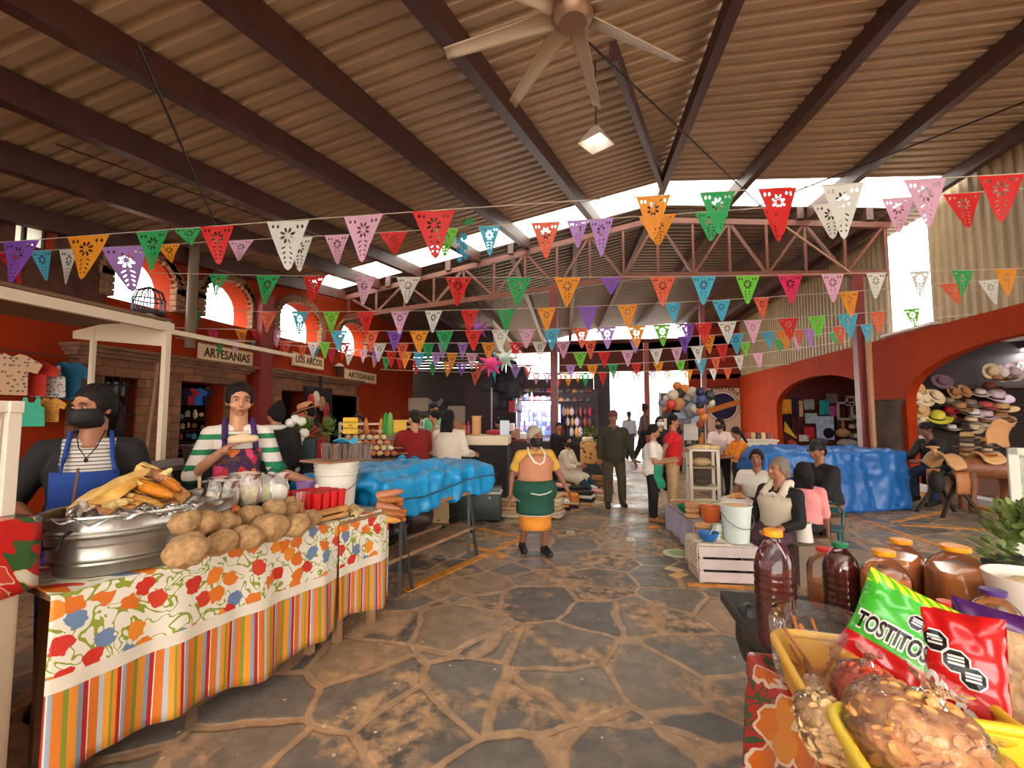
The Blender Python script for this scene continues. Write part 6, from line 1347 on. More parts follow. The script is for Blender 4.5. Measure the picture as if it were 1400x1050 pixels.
# right of the post: bags and belts
for r_, py in enumerate((537, 549)):
    for i in range(5):
        capat(at(768+9*i, py, D=12.6), [(70, 60, 50), (60, 70, 60), (150, 100, 60), (90, 90, 80), (110, 60, 50)][(i+2*r_) % 5], -.2, 1.0, 'cap, %s along the %s row beyond the red post' % (ORD[i], ['upper', 'lower'][r_]), 'caps beyond the post')
GC = [(40, 34, 36), (150, 60, 40), (206, 150, 60), (170, 30, 50), (60, 50, 46), (190, 180, 190), (90, 60, 50), (210, 170, 190)]
n = 0
for r_ in range(3):
    for i in range(8):
        n += 1; p = at(764+6*i+R.uniform(-1, 1), 563+14*r_, D=12.8); k = GC[(i*5+r_*3) % 8]; h_ = R.uniform(.2, .3)
        b = MB(); b.ell((0, 0, 0), (R.uniform(.05, .08), .05, h_*.5), None, 10, 8); b.tube([(-.03, 0, h_*.4), (0, 0, h_*.75), (.03, 0, h_*.4)], .008, 5); o = b.build('hanging_bag', K(*k, .6)); put(o, p); tag(o, 'small hanging bag, %s in the %s row beyond the red post' % (ORD[i], ORD[r_]), 'bag', 'bags hanging beyond the post')
small(lambda b: b.box(at(790, 570, D=13.0), (1.15, .05, 1.6)), 'display_board', 'dark backing board behind the hanging bags', 'board', K(54, 40, 42), smooth=False)
# wood framed mirror and things by the shutter
for i, (px, py, w_, h_) in enumerate(((624, 572, .42, .6), (572, 553, .5, .3))):
    p = at(px, py, D=11.5); b = MB()
    for x in (-w_/2, w_/2): b.box((x, 0, 0), (.04, .03, h_))
    for z in (-h_/2, h_/2): b.box((0, 0, z), (w_, .03, .04))
    b.box((0, .01, 0), (w_, .01, h_)); o = b.build('picture_frame', K(136, 116, 98), smooth=False); put(o, p); tag(o, ['pale framed picture standing by the shutter', 'framed board behind the person in navy'][i], 'frame')
small(lambda b: b.box(V((at(624, 590, D=11.6).x, at(624, 590, D=11.6).y, .5)), (1.2, .4, 1.0)), 'goods_table', 'brown table by the shutter under the framed picture', 'table', K(70, 46, 36), smooth=False)
for i, (px, py, k) in enumerate(((618, 588, (130, 60, 50)), (626, 586, (170, 110, 70)), (634, 590, (190, 120, 60)), (612, 590, (90, 50, 44)))):
    p = at(px, py, D=11.4); b = MB(); b.ell(p, (.14, .1, .16), None, 12, 8, lambda q_: 1+.2*mnoise.noise(q_*3)); tag(b.build('leather_bag', K(*k)), 'brown bag, %s in the heap by the framed picture' % ORD[i], 'bag', 'bags heaped by the shutter')
# fox-head emblem on the dark shop front
p = at(595, 553, D=15.6); o = small(lambda b: b.poly([V((x*.3, 0, z*.3)) for x, z in ((-1, .5), (-.75, .75), (-.35, .35), (0, .25), (.35, .35), (.75, .75), (1, .5), (.6, -.1), (.3, -.3), (0, -.75), (-.3, -.3), (-.6, -.1))], (0, .02, 0)), 'emblem_sign', 'small pale angular emblem on the dark shop front', 'sign', K(120, 124, 132), smooth=False); put(o, p)
# bright street stall of balls and toys
BC = [('white', (220, 210, 196)), ('striped cream', (206, 190, 160)), ('red', (196, 60, 40)), ('tan', (206, 150, 100)), ('grey', (120, 120, 124)), ('black', (50, 46, 46)), ('pale blue', (170, 190, 210)), ('orange', (220, 130, 50))]
bl = [(918, 553, 2, .13), (927, 552, 3, .17), (936, 551, 4, .12), (920, 540, 1, .14), (930, 538, 5, .13), (940, 543, 0, .13), (946, 536, 1, .13), (951, 545, 6, .12), (942, 557, 6, .15), (950, 560, 0, .13), (936, 532, 7, .13), (926, 528, 7, .12), (944, 566, 4, .12), (912, 545, 0, .1), (909, 556, 3, .1), (905, 551, 4, .1)]
for i, (px, py, k, r_) in enumerate(bl):
    p = at(px, py, D=11.2+.2*(i % 3)); b = MB(); b.ell(p, (r_,)*3, None, 16, 12); tag(b.build('ball', K(*BC[k][1], .4)), '%s ball, %s in the net of balls at the toy stall' % (BC[k][0], ORD[i]), 'ball', 'balls hanging at the toy stall')
for i, (px, py, k, w_, h_) in enumerate(((912, 572, 5, .2, .35), (920, 578, 2, .2, .3), (936, 575, 4, .3, .18), (948, 574, 6, .3, .2), (944, 590, 0, .35, .45), (952, 588, 5, .2, .35), (930, 568, 6, .3, .15), (906, 580, 0, .2, .3))):
    p = at(px, py, D=11.6); b = MB(); b.box((0, 0, 0), (w_, .15, h_)); b.cyl((0, -.08, 0), (0, -.06, 0), min(w_, h_)*.25, n=14); o = b.build('toy_box', K(*BC[k][1]), smooth=False, bevel=.01); put(o, p, -.1); tag(o, '%s boxed toy, %s on the shelves below the balls' % (BC[k][0], ORD[i]), 'toy', 'boxed toys at the toy stall')
for i, (px, py, k, r_) in enumerate(((957, 536, (40, 36, 70), .11), (959, 546, (60, 80, 130), .12), (957, 554, (30, 34, 44), .1), (970, 541, (50, 56, 48), .13), (972, 551, (206, 190, 160), .1), (966, 548, (60, 60, 60), .09), (958, 562, (200, 100, 50), .1), (962, 571, (200, 120, 50), .11), (957, 580, (150, 60, 40), .09))):
    p = at(px, py, D=10.8); b = MB(); b.ell(p, (r_, r_, r_*1.1), None, 14, 10); tag(b.build('hanging_ball', K(*k, .35)), 'dark or amber ball, %s down the string in front of the round shop sign' % ORD[i], 'ball', 'balls strung before the round sign')
t = thing('toy_shelf', 'tall white shelving unit of dark and white toys below the balls', 'shelf', pd(932, 11.9), 0); b = MB()
for x in (-.55, 0, .55): b.box((x, 0, 1.05), (.03, .3, 2.1))
b.build('upright', K(190, 186, 180), t, smooth=False); b = MB(); [b.box((0, 0, .35+.38*k), (1.1, .3, .025)) for k in range(5)]; b.build('boards', K(120, 110, 106), t, smooth=False); b = MB(); b.box((0, .16, 1.05), (1.12, .02, 2.1)); b.build('back_panel', K(84, 74, 76), t, smooth=False)
q = pd(932, 11.9)
for r_ in range(4):
    for i in range(7):
        k = BC[(i*3+r_*5) % 8]; h_ = R.uniform(.16, .3); p = V((q.x-.46+.153*i, q.y-.03, .365+.38*r_+h_/2)); b = MB(); b.box((0, 0, 0), (.12, .12, h_)) if (i+r_) % 2 else b.ell((0, 0, 0), (.07, .06, h_/2), None, 12, 8); o = b.build('shelf_toy', K(*k[1]), smooth=bool((i+r_+1) % 2)); put(o, p); tag(o, '%s toy, %s on the %s shelf from the bottom of the toy unit' % (k[0], ORD[i], ORD[r_]), 'toy', 'toys on the shelving unit')
# round shop sign on the end wall
p0, p1 = at(957, 531, Y=Y2-.03), at(1013, 590, Y=Y2-.03); cx, cz = (p0.x+p1.x)/2, (p0.z+p1.z)/2; W_, H_ = p1.x-p0.x, p0.z-p1.z
t = thing('shop_sign', 'white PALETERIA sign board with a navy disc and orange wave on the end wall', 'sign', (cx, Y2-.03, cz)); b = MB(); b.box((0, 0, 0), (W_, .04, H_)); b.build('board', K(224, 204, 176), t, smooth=False)
r_ = H_*.3; ox, oz = W_*.06, H_*.08
def disc(name, r, y, m): b = MB(); b.cyl((ox, y, oz), (ox, y+.004, oz), r, n=40); return b.build(name, m, t, smooth=False)
disc('ring', r_*1.13, -.03, K(236, 226, 208)); disc('ring_edge', r_*1.17, -.026, K(60, 50, 70)); disc('disc', r_, -.036, K(26, 26, 74))
b = MB(); top_ = [V((ox+r_*1.2*(-1+2*i/20), -.042, oz+r_*(.1+.28*math.sin(-1.2+2.6*i/20)+.1*i/20))) for i in range(21)]; bot_ = [p-V((0, 0, r_*.42)) for p in top_]
b.loft([top_, bot_], cap=False, close=False); b.build('wave_band', K(216, 140, 60), t, smooth=False, solid=.004)
rr = r_*1.42
lettering('PALETERIA', H_*.13, K(30, 24, 40), t, None, .004, .004, fn=lambda v: V((ox+(rr+v.y)*math.sin(v.x/rr*1.05+.18), -.03-v.z, oz+(rr+v.y)*math.cos(v.x/rr*1.05+.18))))
# ------------------------------------------------------------------ low food stall with buckets on the right of the aisle
PINKW = mat('pale_crate', rgb(200, 184, 178), .6, var=.1, vscale=8)
c0, c1 = fl(957, 797), fl(1038, 799)
slatcrate('wooden_crate', 'pale lilac slat crate standing on the floor at the front of the food stall', c0, .06, (c1-c0).length, .36, .33, 3, PINKW, gap=.2)
ca = math.atan2(c1.y-c0.y, c1.x-c0.x); CMX = Matrix.Translation(c0) @ Matrix.Rotation(.06, 4, 'Z')
LACE = floral('lace_cloth', (226, 206, 184), [(150, 100, 60), (120, 80, 50)], 26, .2, dens=.5)
b = MB(); b.grid(lambda u, v: V((-.02 if v > .6 else .3*(1-v/.6)-.02, -.02+.42*u, .338-(max(0, v-.6)/.4)*.25+.006*math.sin(u*18))), 16, 14); o = b.build('cloth', LACE, solid=.005); put(o, c0, .06); tag(o, 'cream lace-edged cloth hanging over the end of the lilac crate', 'cloth')
def bowl(name, label, c, r, h, m, inner=None, cat='bowl', fill=None):
    t = thing(name, label, cat, c); b = MB(); b.lathe([(.001, 0), (r*.55, 0), (r*.85, h*.5), (r, h), (r*.95, h), (r*.8, h*.5), (r*.5, .008), (.001, .008)], 28, cap=False); b.build('bowl_wall', m, t)
    if fill: b = MB(); b.lathe([(r*.88, h*.75), (r*.5, h*.9), (.001, h*.95)], 18, cap=False, wob=lambda a, z: 1+.03*math.sin(5*a)); b.build('contents', fill, t)
    return t
t = bowl('blue_bowl', 'blue bowl with a spoon on the cream lace cloth', CMX @ V((.12, .12, .345)), .095, .075, K(30, 110, 180, .35)); b = MB(); b.tube([V((.0, 0, .03)), V((.05, .03, .1))], .005, 6); b.build('spoon', K(210, 206, 200, .3), t)
bucket('white_bucket', 'big white bucket with wire handle standing on the lilac crate', CMX @ V((.385, .17, .332)), .105, .135, .335, K(214, 226, 218, .4), rz=.3, ribs=False, fill=K(226, 190, 140), fh=.98)
small(lambda b: b.lathe([(.001, 0), (.045, 0), (.045, .13), (.04, .135), (.001, .135)], 18, CMX @ V((.225, .2, .342))), 'tin_can', 'pale green tin can between the blue bowl and the white bucket', 'can', floral('can_print', (206, 216, 190), [(140, 170, 110), (230, 230, 220)], 30, .3))
SAND = mat('bread_crust', rgb(206, 150, 96), .75, var=.2, vscale=30)
def sandwich(label, c, n=2, r=.075):
    t = thing('sandwich', label, 'sandwich', c)
    for i in range(n):
        z = .055*i; b = MB(); b.ell((0, 0, z+.02), (r, r*.8, .02)); b.ell((0, 0, z+.045), (r, r*.8, .016)); b.build('bun', SAND, t); b = MB(); b.ell((0, 0, z+.032), (r*1.04, r*.84, .008)); b.build('filling', K(220, 190, 150), t)
    return t
sandwich('stacked filled buns on the lace cloth behind the blue bowl', CMX @ V((.13, .32, .345)))
LIL = mat('lilac_cloth', rgb(176, 170, 190), .8, var=.06)
c = fl(1003, 772); t = thing('low_table', 'low table under a lilac cloth behind the lilac crate', 'table', c, .1)
b = MB(); b.box((-.02, .62, .355), (.66, 1.1, .03)); b.build('tabletop', WOOD, t, smooth=False)
for x in (-.3, .26):
    for y in (.12, 1.1): b = MB(); b.box((x, y, .17), (.04, .04, .34)); b.build('leg', WOOD, t, smooth=False)
TB = Matrix.Translation(c) @ Matrix.Rotation(.1, 4, 'Z')
b = MB(); b.grid(lambda u, v: V((-.36-.012*math.sin(u*22)*max(0, v-.55)*3 if v > .55 else .3-.66*v/.55, .06+1.1*u, .376-(max(0, v-.55)/.45)*.3)), 30, 14); o = b.build('tablecloth', LIL, solid=.004); put(o, c, .1); tag(o, 'lilac cloth hanging down the aisle side of the low food table', 'tablecloth')
RED2 = mat('salsa', rgb(190, 60, 24), .5, var=.3, vscale=30)
bucket('orange_bucket', 'translucent orange bucket of sauce beside the white bucket', TB @ V((-.14, .2, .378)), .08, .1, .16, K(214, 104, 44, .35), False, ribs=False, fill=RED2, fh=.85)
sandwich('stack of three filled buns beside the orange bucket', TB @ V((-.28, .34, .378)), 3, .08)
b = bowl('green_basin', 'green plastic basin at the aisle edge of the low table', TB @ V((-.22, .62, .378)), .15, .08, K(20, 120, 80, .4))
t = thing('enamel_pot', 'red enamel pot with a pale patterned lid behind the white bucket', 'pot', TB @ V((.12, .34, .378))); b = MB(); b.lathe([(.001, 0), (.15, 0), (.17, .03), (.17, .12), (.178, .125)], 30, cap=False); b.build('pot_body', K(150, 40, 28, .3), t); b = MB(); b.lathe([(.185, .125), (.185, .135), (.1, .15), (.001, .155)], 30); b.build('lid', K(206, 206, 194, .3), t); b = MB(); b.lathe([(.1, .152), (.06, .158), (.001, .159)], 20); b.build('lid_centre', K(80, 150, 110, .4), t)
bucket('clear_tub', 'wide clear plastic tub of food behind the orange bucket', TB @ V((.0, .68, .378)), .12, .14, .12, K(206, 196, 170, .3), False, ribs=False, cat='tub', fill=K(190, 170, 120), fh=.9)
t = thing('basket', 'woven basket lined with white cloth by the seated woman in white', 'basket', TB @ V((.3, .62, .378))); WV = mat('wicker', rgb(190, 130, 76), .8, var=.3, vscale=40, bump=.8, bscale=60); b = MB(); b.lathe([(.001, 0), (.13, 0), (.16, .13), (.165, .14), (.15, .13), (.12, .01)], 28, cap=False); b.build('weave', WV, t); b = MB(); b.lathe([(.175, .08), (.18, .14), (.13, .18), (.05, .17), (.001, .16)], 30, cap=False, wob=lambda a, z: 1+.06*math.sin(7*a)); b.build('liner', WHT, t)
for i in range(5): b = MB(); b.ell(TB @ V((.24+.03*i, .6+.03*(i % 2), .57+.02*(i % 2))), (.05, .03, .022), Matrix.Rotation(i, 3, 'Z'), 10, 7); tag(b.build('bread_roll', SAND), 'bread roll, %s in the cloth lined basket' % ORD[i], 'bread', 'rolls in the lined basket')
small(lambda b: (b.box(TB @ V((.02, .98, .392)), (.3, .2, .03)), ), 'food_tray', 'shallow tray of chopped food behind the clear tub', 'tray', K(150, 120, 96), bevel=.006)
for i, k in enumerate(((190, 80, 40), (150, 150, 60), (206, 150, 60), (130, 50, 40))): b = MB(); b.ell(TB @ V((-.08+.07*i, .98, .415)), (.04, .07, .02), None, 10, 7, lambda p: 1+.2*mnoise.noise(p*4)); tag(b.build('chopped_food', K(*k), ), 'heap of chopped food, %s along the shallow tray' % ORD[i], 'food', 'heaps on the shallow tray')
q = TB @ V((-.24, .95, .378)); bowl('clay_bowl', 'bowl of reddish stew at the aisle corner of the low table', q, .12, .07, K(200, 170, 130), fill=RED2)
# display cabinet
WC = K(222, 208, 186, .5)
c = pd(961, 7.1); t = thing('display_cabinet', 'white open-fronted display cabinet with tortillas on top', 'cabinet', c, -.05)
b = MB()
for x in (-.2, .2):
    for y in (0, .38): b.box((x, y, .48), (.05, .05, .96))
for z in (.03, .35, .94):
    b.box((0, .19, z), (.45, .43, .04))
b.build('frame', WC, t, smooth=False, bevel=.004)
b = MB(); b.box((0, .19, .66), (.4, .36, .02)); b.build('inner_shelf', K(180, 160, 130), t, smooth=False); b = MB(); b.box((0, .385, .6), (.4, .01, .6)); b.build('back_panel', K(90, 66, 50), t, smooth=False)
for i, (z, k) in enumerate(((.37, (90, 80, 60)), (.68, (206, 180, 130)))): small(lambda b: b.ell(V((c.x, c.y+.2, z+.06)), (.15, .12, .07), None, 14, 9, lambda p: 1+.15*mnoise.noise(p*3)), 'food_bundle', ['dark wrapped bundle on the lower cabinet shelf', 'pale wrapped bundle on the upper cabinet shelf'][i], 'food', K(*k))
for i in range(5): b = MB(); b.cyl(V((c.x-.1+.07*i, c.y+.15+.04*(i % 2), .963)), V((c.x-.1+.07*i, c.y+.15+.04*(i % 2), .99+.012*(i % 3))), .095, n=20); tag(b.build('tortilla_stack', K(216, 186, 130)), 'stack of tortillas, %s along the cabinet top' % ORD[i], 'tortillas', 'tortilla stacks on the white cabinet')
c = pd(1016, 8.5); t = thing('counter', 'white food counter behind the woman in the orange blouse', 'counter', c); b = MB(); b.box((.05, .1, .5), (.95, .5, 1.0)); b.build('body', WC, t, bevel=.01); b = MB(); b.box((.05, .1, 1.02), (1.0, .55, .04)); b.build('top', K(206, 190, 166), t, bevel=.005)
for i in range(5):
    p = V((c.x+.1+.09*i, c.y+.1, 1.042)); k = [(150, 40, 36), (190, 150, 110), (60, 50, 56), (206, 170, 130), (120, 60, 50)][i]; b = MB(); b.lathe([(.001, 0), (.045, 0), (.05, .08), (.03, .12), (.001, .125)], 14, p); tag(b.build('food_jar', K(*k, .4)), 'small jar, %s along the white food counter' % ORD[i], 'jar', 'jars on the white counter')
# stools, buckets beside the elderly seller
c = pd(1123, 5.0); t = thing('plastic_chair', 'small teal plastic chair with rounded back behind the elderly seller', 'chair', c, 2.6); TL_ = K(22, 84, 88, .4)
b = MB(); b.box((0, 0, .26), (.3, .3, .03)); b.build('seat', TL_, t, bevel=.01)
for x in (-.12, .12):
    for y in (-.12, .12): b = MB(); b.cyl((x*1.15, y*1.15, 0), (x, y, .25), .018, n=8); b.build('leg', TL_, t)
b = MB(); b.tube([V((-.13, -.15, .27)), V((-.14, -.17, .42)), V((-.08, -.18, .5)), V((.08, -.18, .5)), V((.14, -.17, .42)), V((.13, -.15, .27))], .016, 8); b.box((0, -.175, .43), (.2, .015, .06)); b.build('backrest', TL_, t)
c = at(1099, 735, D=4.1); bucket('white_pail', 'white pail just behind the elderly seller', V((c.x, c.y, c.z-.03)), .075, .06, .17, K(214, 206, 192, .4), False, ribs=False, cat='pail')
c = fl(1103, 766); bucket('green_bucket', 'dark green bucket on the floor behind the red sauce bottle', c+V((0, .3, 0)), .1, .13, .24, K(22, 60, 40, .4), False, ribs=False)
o = small(lambda b: b.box((0, 0, .15), (.3, .3, .3)), 'wooden_stool', 'low box stool under the white pail', 'stool', K(120, 100, 84), smooth=False); p = at(1099, 735, D=4.1); put(o, (p.x, p.y, 0), .2, sc=(1, 1, (p.z-.035)/.3))
for k_, (px, D, z) in enumerate(((1064, 4.4, .24), (1034, 5.4, .28), (1094, 4.6, .3), (1124, 5.5, .3), (773, 8.7, .25), (1284, 7.6, .5))):
    c = pd(px, D); o = small(lambda b: b.box((0, 0, z/2), (.3, .28, z-.03)), 'low_stool', ['low stool hidden under the elderly seller', 'low stool under the seated woman in white blouse', 'low stool under the child in pink', 'low stool under the man in the black cap', 'low stool under the woman in the white smock', 'stool under the man at the hat stall'][k_], 'stool', K(110, 78, 54), smooth=False); put(o, c+V((0, 0, -.0)), .3)
# green lettuce mats on the floor
for i, (px, py) in enumerate(((926, 757), (934, 706))):
    c = fl(px, py); small(lambda b: b.lathe([(.001, .004), (.001, .008)], 4, c) if False else b.cyl(c+V((0, 0, .002)), c+V((0, 0, .008)), .15, n=32), 'floor_sticker', ['round pale green spot stuck on the floor nearer the lilac crate', 'round pale green spot on the floor behind the woman in sandals'][i], 'floor marker', K(216, 222, 190, .5), smooth=False)
    small(lambda b: b.cyl(c+V((0, 0, .0085)), c+V((0, 0, .010)), .1, n=32), 'sticker_centre', ['green centre of the nearer floor spot', 'green centre of the farther floor spot'][i], 'floor marker', K(170, 196, 120, .5), smooth=False)
for i, (px, py) in enumerate(((893, 721), (922, 779), (928, 787), (862, 738), (780, 728))):
    c = fl(px, py); o = small(lambda b: b.box((0, 0, .006), (.16, .1, .006)), 'floor_litter', 'scrap of %s paper lying on the stones, %s along the aisle' % (['orange', 'cream', 'yellow', 'white', 'pale'][i], ORD[i]), 'litter', K(*[(226, 150, 60), (226, 200, 150), (230, 190, 120), (216, 206, 190), (206, 190, 170)][i]), smooth=False); put(o, c, R.uniform(0, 3))
# ------------------------------------------------------------------ blue tarps on the right
a = fl(1128, 703); tarp('tarp', 'big blue tarp reaching the floor over the stall beside the right-hand post', a, .38, 1.62, 1.0, 0.0, .93, TARP2, (((.35, .5, .9), (.6, .7, .12)), ((1.3, .5, .7), (.5, .7, .12))), 11, .07, .04, .05)
a = at(1046, 640, D=6.6); tarp('tarp', 'blue tarp over the long table behind the elderly seller', V((a.x, a.y, 0)), .2, 1.1, .9, .6, .95, tarpmat('tarp_blue2', (24, 104, 178)), (((.5, .45, .95), (.6, .5, .1)),), 21, .06, .04, .02)
a = at(1046, 640, D=6.6); t = table('trestle_table', 'plain table under the blue tarp behind the elderly seller', V((a.x, a.y, 0)), .2, 1.06, .85, .62)
# ------------------------------------------------------------------ goods in the first arcade shop
def goods(px, py, Y): return at(px, py, Y=Y)
YS_ = 17.6
gl = [('garment', 'orange-yellow garment hanging at the shop corner', 1075, 556, 14, 20, (232, 160, 40)), ('garment', 'black bag hanging below the yellow garment', 1074, 575, 13, 22, (30, 26, 26)), ('towel', 'lime green towel next to the yellow garment', 1080, 552, 6, 10, (120, 190, 50)), ('garment', 'navy garment behind the lime towel', 1088, 556, 10, 26, (36, 32, 66)),
      ('panel', 'tan strip panel in the shop', 1095, 559, 5, 22, (200, 160, 120)), ('panel', 'grey patterned panel in the shop', 1106, 553, 13, 14, (150, 156, 150)), ('panel', 'pale ringed panel in the shop', 1109, 572, 15, 14, (170, 190, 196)), ('towel', 'teal towel hanging in the shop', 1127, 557, 12, 20, (40, 170, 170)), ('towel', 'magenta towel hanging in the shop', 1139, 562, 9, 15, (196, 70, 150)),
      ('panel', 'grey box high on the shelf in the shop', 1137, 545, 14, 14, (120, 110, 104)), ('panel', 'pale blue board behind the black cushion', 1128, 585, 22, 32, (176, 190, 214)), ('cushion', 'black cushion on the pale blue board', 1132, 592, 15, 15, (18, 16, 16)), ('garment', 'red patterned garment in the shop', 1107, 593, 14, 18, (190, 40, 44)), ('panel', 'white card sign on a stand in the shop', 1099, 599, 12, 9, (226, 220, 210)), ('panel', 'white appliance at the orange wall edge', 1058, 603, 9, 18, (216, 210, 196)),
      ('cloth', 'tan bundle of cloth under the mirror', 1152, 592, 18, 12, (196, 150, 90)), ('cloth', 'pale cloth pile on the shop counter', 1158, 606, 26, 12, (180, 176, 164)), ('panel', 'maroon panel at the end of the shop', 1146, 568, 6, 34, (60, 24, 40)), ('panel', 'brown post in the shop below the frame', 1151, 579, 6, 16, (180, 120, 60)), ('garment', 'plum garment beside the yellow flag', 1087, 580, 8, 22, (90, 30, 50)), ('garment', 'pink printed garment in the shop', 1087, 573, 5, 12, (200, 90, 120)), ('cloth', 'dark pile of goods on the shop floor', 1120, 604, 22, 10, (110, 100, 96)), ('cloth', 'red and orange bundle on the shop counter', 1082, 607, 12, 12, (190, 90, 60))]
for nm, lb, px, py, w_, h_, k in gl:
    p = goods(px, py, YS_+R.uniform(-.06, .06)); q = (p-CAM).dot(fw)/610; m_ = fabric('goods_%d_%d_%d' % k, k, .25); b = MB()
    if nm in ('garment', 'towel'): b.grid(lambda u, v: V(((u-.5)*w_*q*(1-.12*v), .03*math.sin(u*14+px)*(1-v*.5), (v-.5)*h_*q)), 14, 6); o = b.build(nm, m_, solid=.02)
    elif nm in ('cloth', 'cushion'): b.ell((0, 0, 0), (w_*q/2, .15, h_*q/2), None, 14, 10, lambda s_: 1+.15*mnoise.noise(s_*3)); o = b.build(nm, m_)
    else: b.box((0, 0, 0), (w_*q, .05, h_*q)); b.box((0, -.03, 0), (w_*q*.7, .02, h_*q*.7)); o = b.build(nm, m_, smooth=False, bevel=.01)
    put(o, p); tag(o, lb, nm)
p = goods(1081, 586, YS_-.2); q = (p-CAM).dot(fw)/610
o = small(lambda b: b.poly([V((-7*q, 0, 10*q)), V((8*q, 0, -14*q)), V((-8*q, 0, -4*q))], (0, .03, 0)), 'flag_cloth', 'yellow triangular cloth hanging in the shop below the orange-yellow garment', 'cloth', K(240, 190, 40), smooth=False); put(o, p)
for i, (px, py, w_, h_) in enumerate(((1155, 562, 17, 22), (1163, 548, 10, 10))):
    p = goods(px, py, YS_-.1); q = (p-CAM).dot(fw)/610; b = MB()
    for x in (-.5, .5): b.box((x*w_*q, 0, 0), (.08, .05, h_*q))
    for z in (-.5, .5): b.box((0, 0, z*h_*q), (w_*q+.08, .05, .08))
    o = b.build('mirror_frame', K(176, 168, 156), smooth=False); put(o, p); tag(o, ['white framed mirror in the arcade shop', 'small pale frame above the mirror'][i], 'mirror')
for r_ in range(3):
    for i in range(4):
        p = goods(1164+5*i, 570+13*r_, YS_); b = MB(); b.ell(p, (.1, .08, .09), None, 10, 7); tag(b.build('craft_item', K(*[(150, 150, 140), (190, 180, 166), (120, 130, 120), (206, 196, 186)][(i+r_) % 4])), 'pale craft piece, %s in the %s row by the post in the arcade shop' % (ORD[i], ORD[r_]), 'craft', 'craft pieces by the post')
LAMP = emat('tube_light', (.9, .94, 1), 9.)
def tube(name, label, a, c, pw):
    t = thing(name, label, 'lamp', (a+c)/2); b = MB(); b.bar(a, c, .09, .05); b.build('tube', LAMP, t, smooth=False, world=True); b = MB(); b.bar(a+V((0, 0, .05)), c+V((0, 0, .05)), .16, .04); b.build('housing', K(120, 116, 130), t, smooth=False, world=True)
    ld = bpy.data.lights.new('shop_light', 'AREA'); ld.energy = pw; ld.color = (.92, .95, 1); ld.shape = 'RECTANGLE'; ld.size = (c-a).length; ld.size_y = .12; lo = bpy.data.objects.new('shop_light', ld); C.objects.link(lo); lo.location = (a+c)/2-V((0, 0, .06)); lo.rotation_euler = (0, 0, math.atan2(c.y-a.y, c.x-a.x))
tube('tube_lamp', 'white fluorescent tube lamp over the hat stall', at(1312, 492, z=2.86), at(1430, 474, z=2.86), 60)
tube('tube_lamp', 'short fluorescent lamp glimpsed in the first arcade shop', at(1150, 522, z=2.95), at(1166, 520, z=2.95), 70)
# ------------------------------------------------------------------ the hat stall
n_ = 28; prof = [(.19, .012), (.165, .0), (.13, .002), (.098, .012), (.094, .05), (.09, .09), (.075, .118), (.04, .124), (.001, .112)]
b = MB(); b.loft([[V((r*math.cos(2*PI*j/n_), r*1.12*math.sin(2*PI*j/n_), z+(.03*abs(math.cos(2*PI*j/n_))**2 if r > .12 else 0))) for j in range(n_)] for r, z in prof], cap=False)
HATME = b.mesh('hat'); HATME.materials.append(WHT); b = MB(); b.loft([[V((r*1.015*math.cos(2*PI*j/n_), r*1.135*math.sin(2*PI*j/n_), z)) for j in range(n_)] for r, z in ((.098, .014), (.095, .042))], cap=False); BANDME = b.mesh('hat_band'); BANDME.materials.append(K(60, 40, 30))
HC = {'cream': (224, 204, 166), 'white': (222, 216, 206), 'pink': (206, 84, 92), 'tan': (176, 128, 84), 'grey': (140, 124, 112), 'red': (176, 24, 28), 'yellow': (222, 214, 70), 'brown': (120, 66, 36), 'mauve': (120, 96, 110), 'pale pink': (214, 190, 200), 'straw': (206, 166, 112), 'dark': (60, 44, 36)}
def hat(px, py, Y, k, w_, tilt, rz, label):
    p = at(px, py, Y=Y); q = (p-CAM).dot(fw)/610; s_ = w_*q/.38*(1.28 if py < 590 else 1)
    o = bpy.data.objects.new('hat', HATME); C.objects.link(o); put(o, p, rz, tilt, 0, s_); o.material_slots[0].link = 'OBJECT'; o.material_slots[0].material = mat('felt_'+k.replace(' ', '_'), rgb(*HC[k]), .85, bump=.3, bscale=60)
    c = bpy.data.objects.new('hat_band', BANDME); C.objects.link(c); c.parent = o; return tag(o, label, 'hat', 'hats on the hat stall')
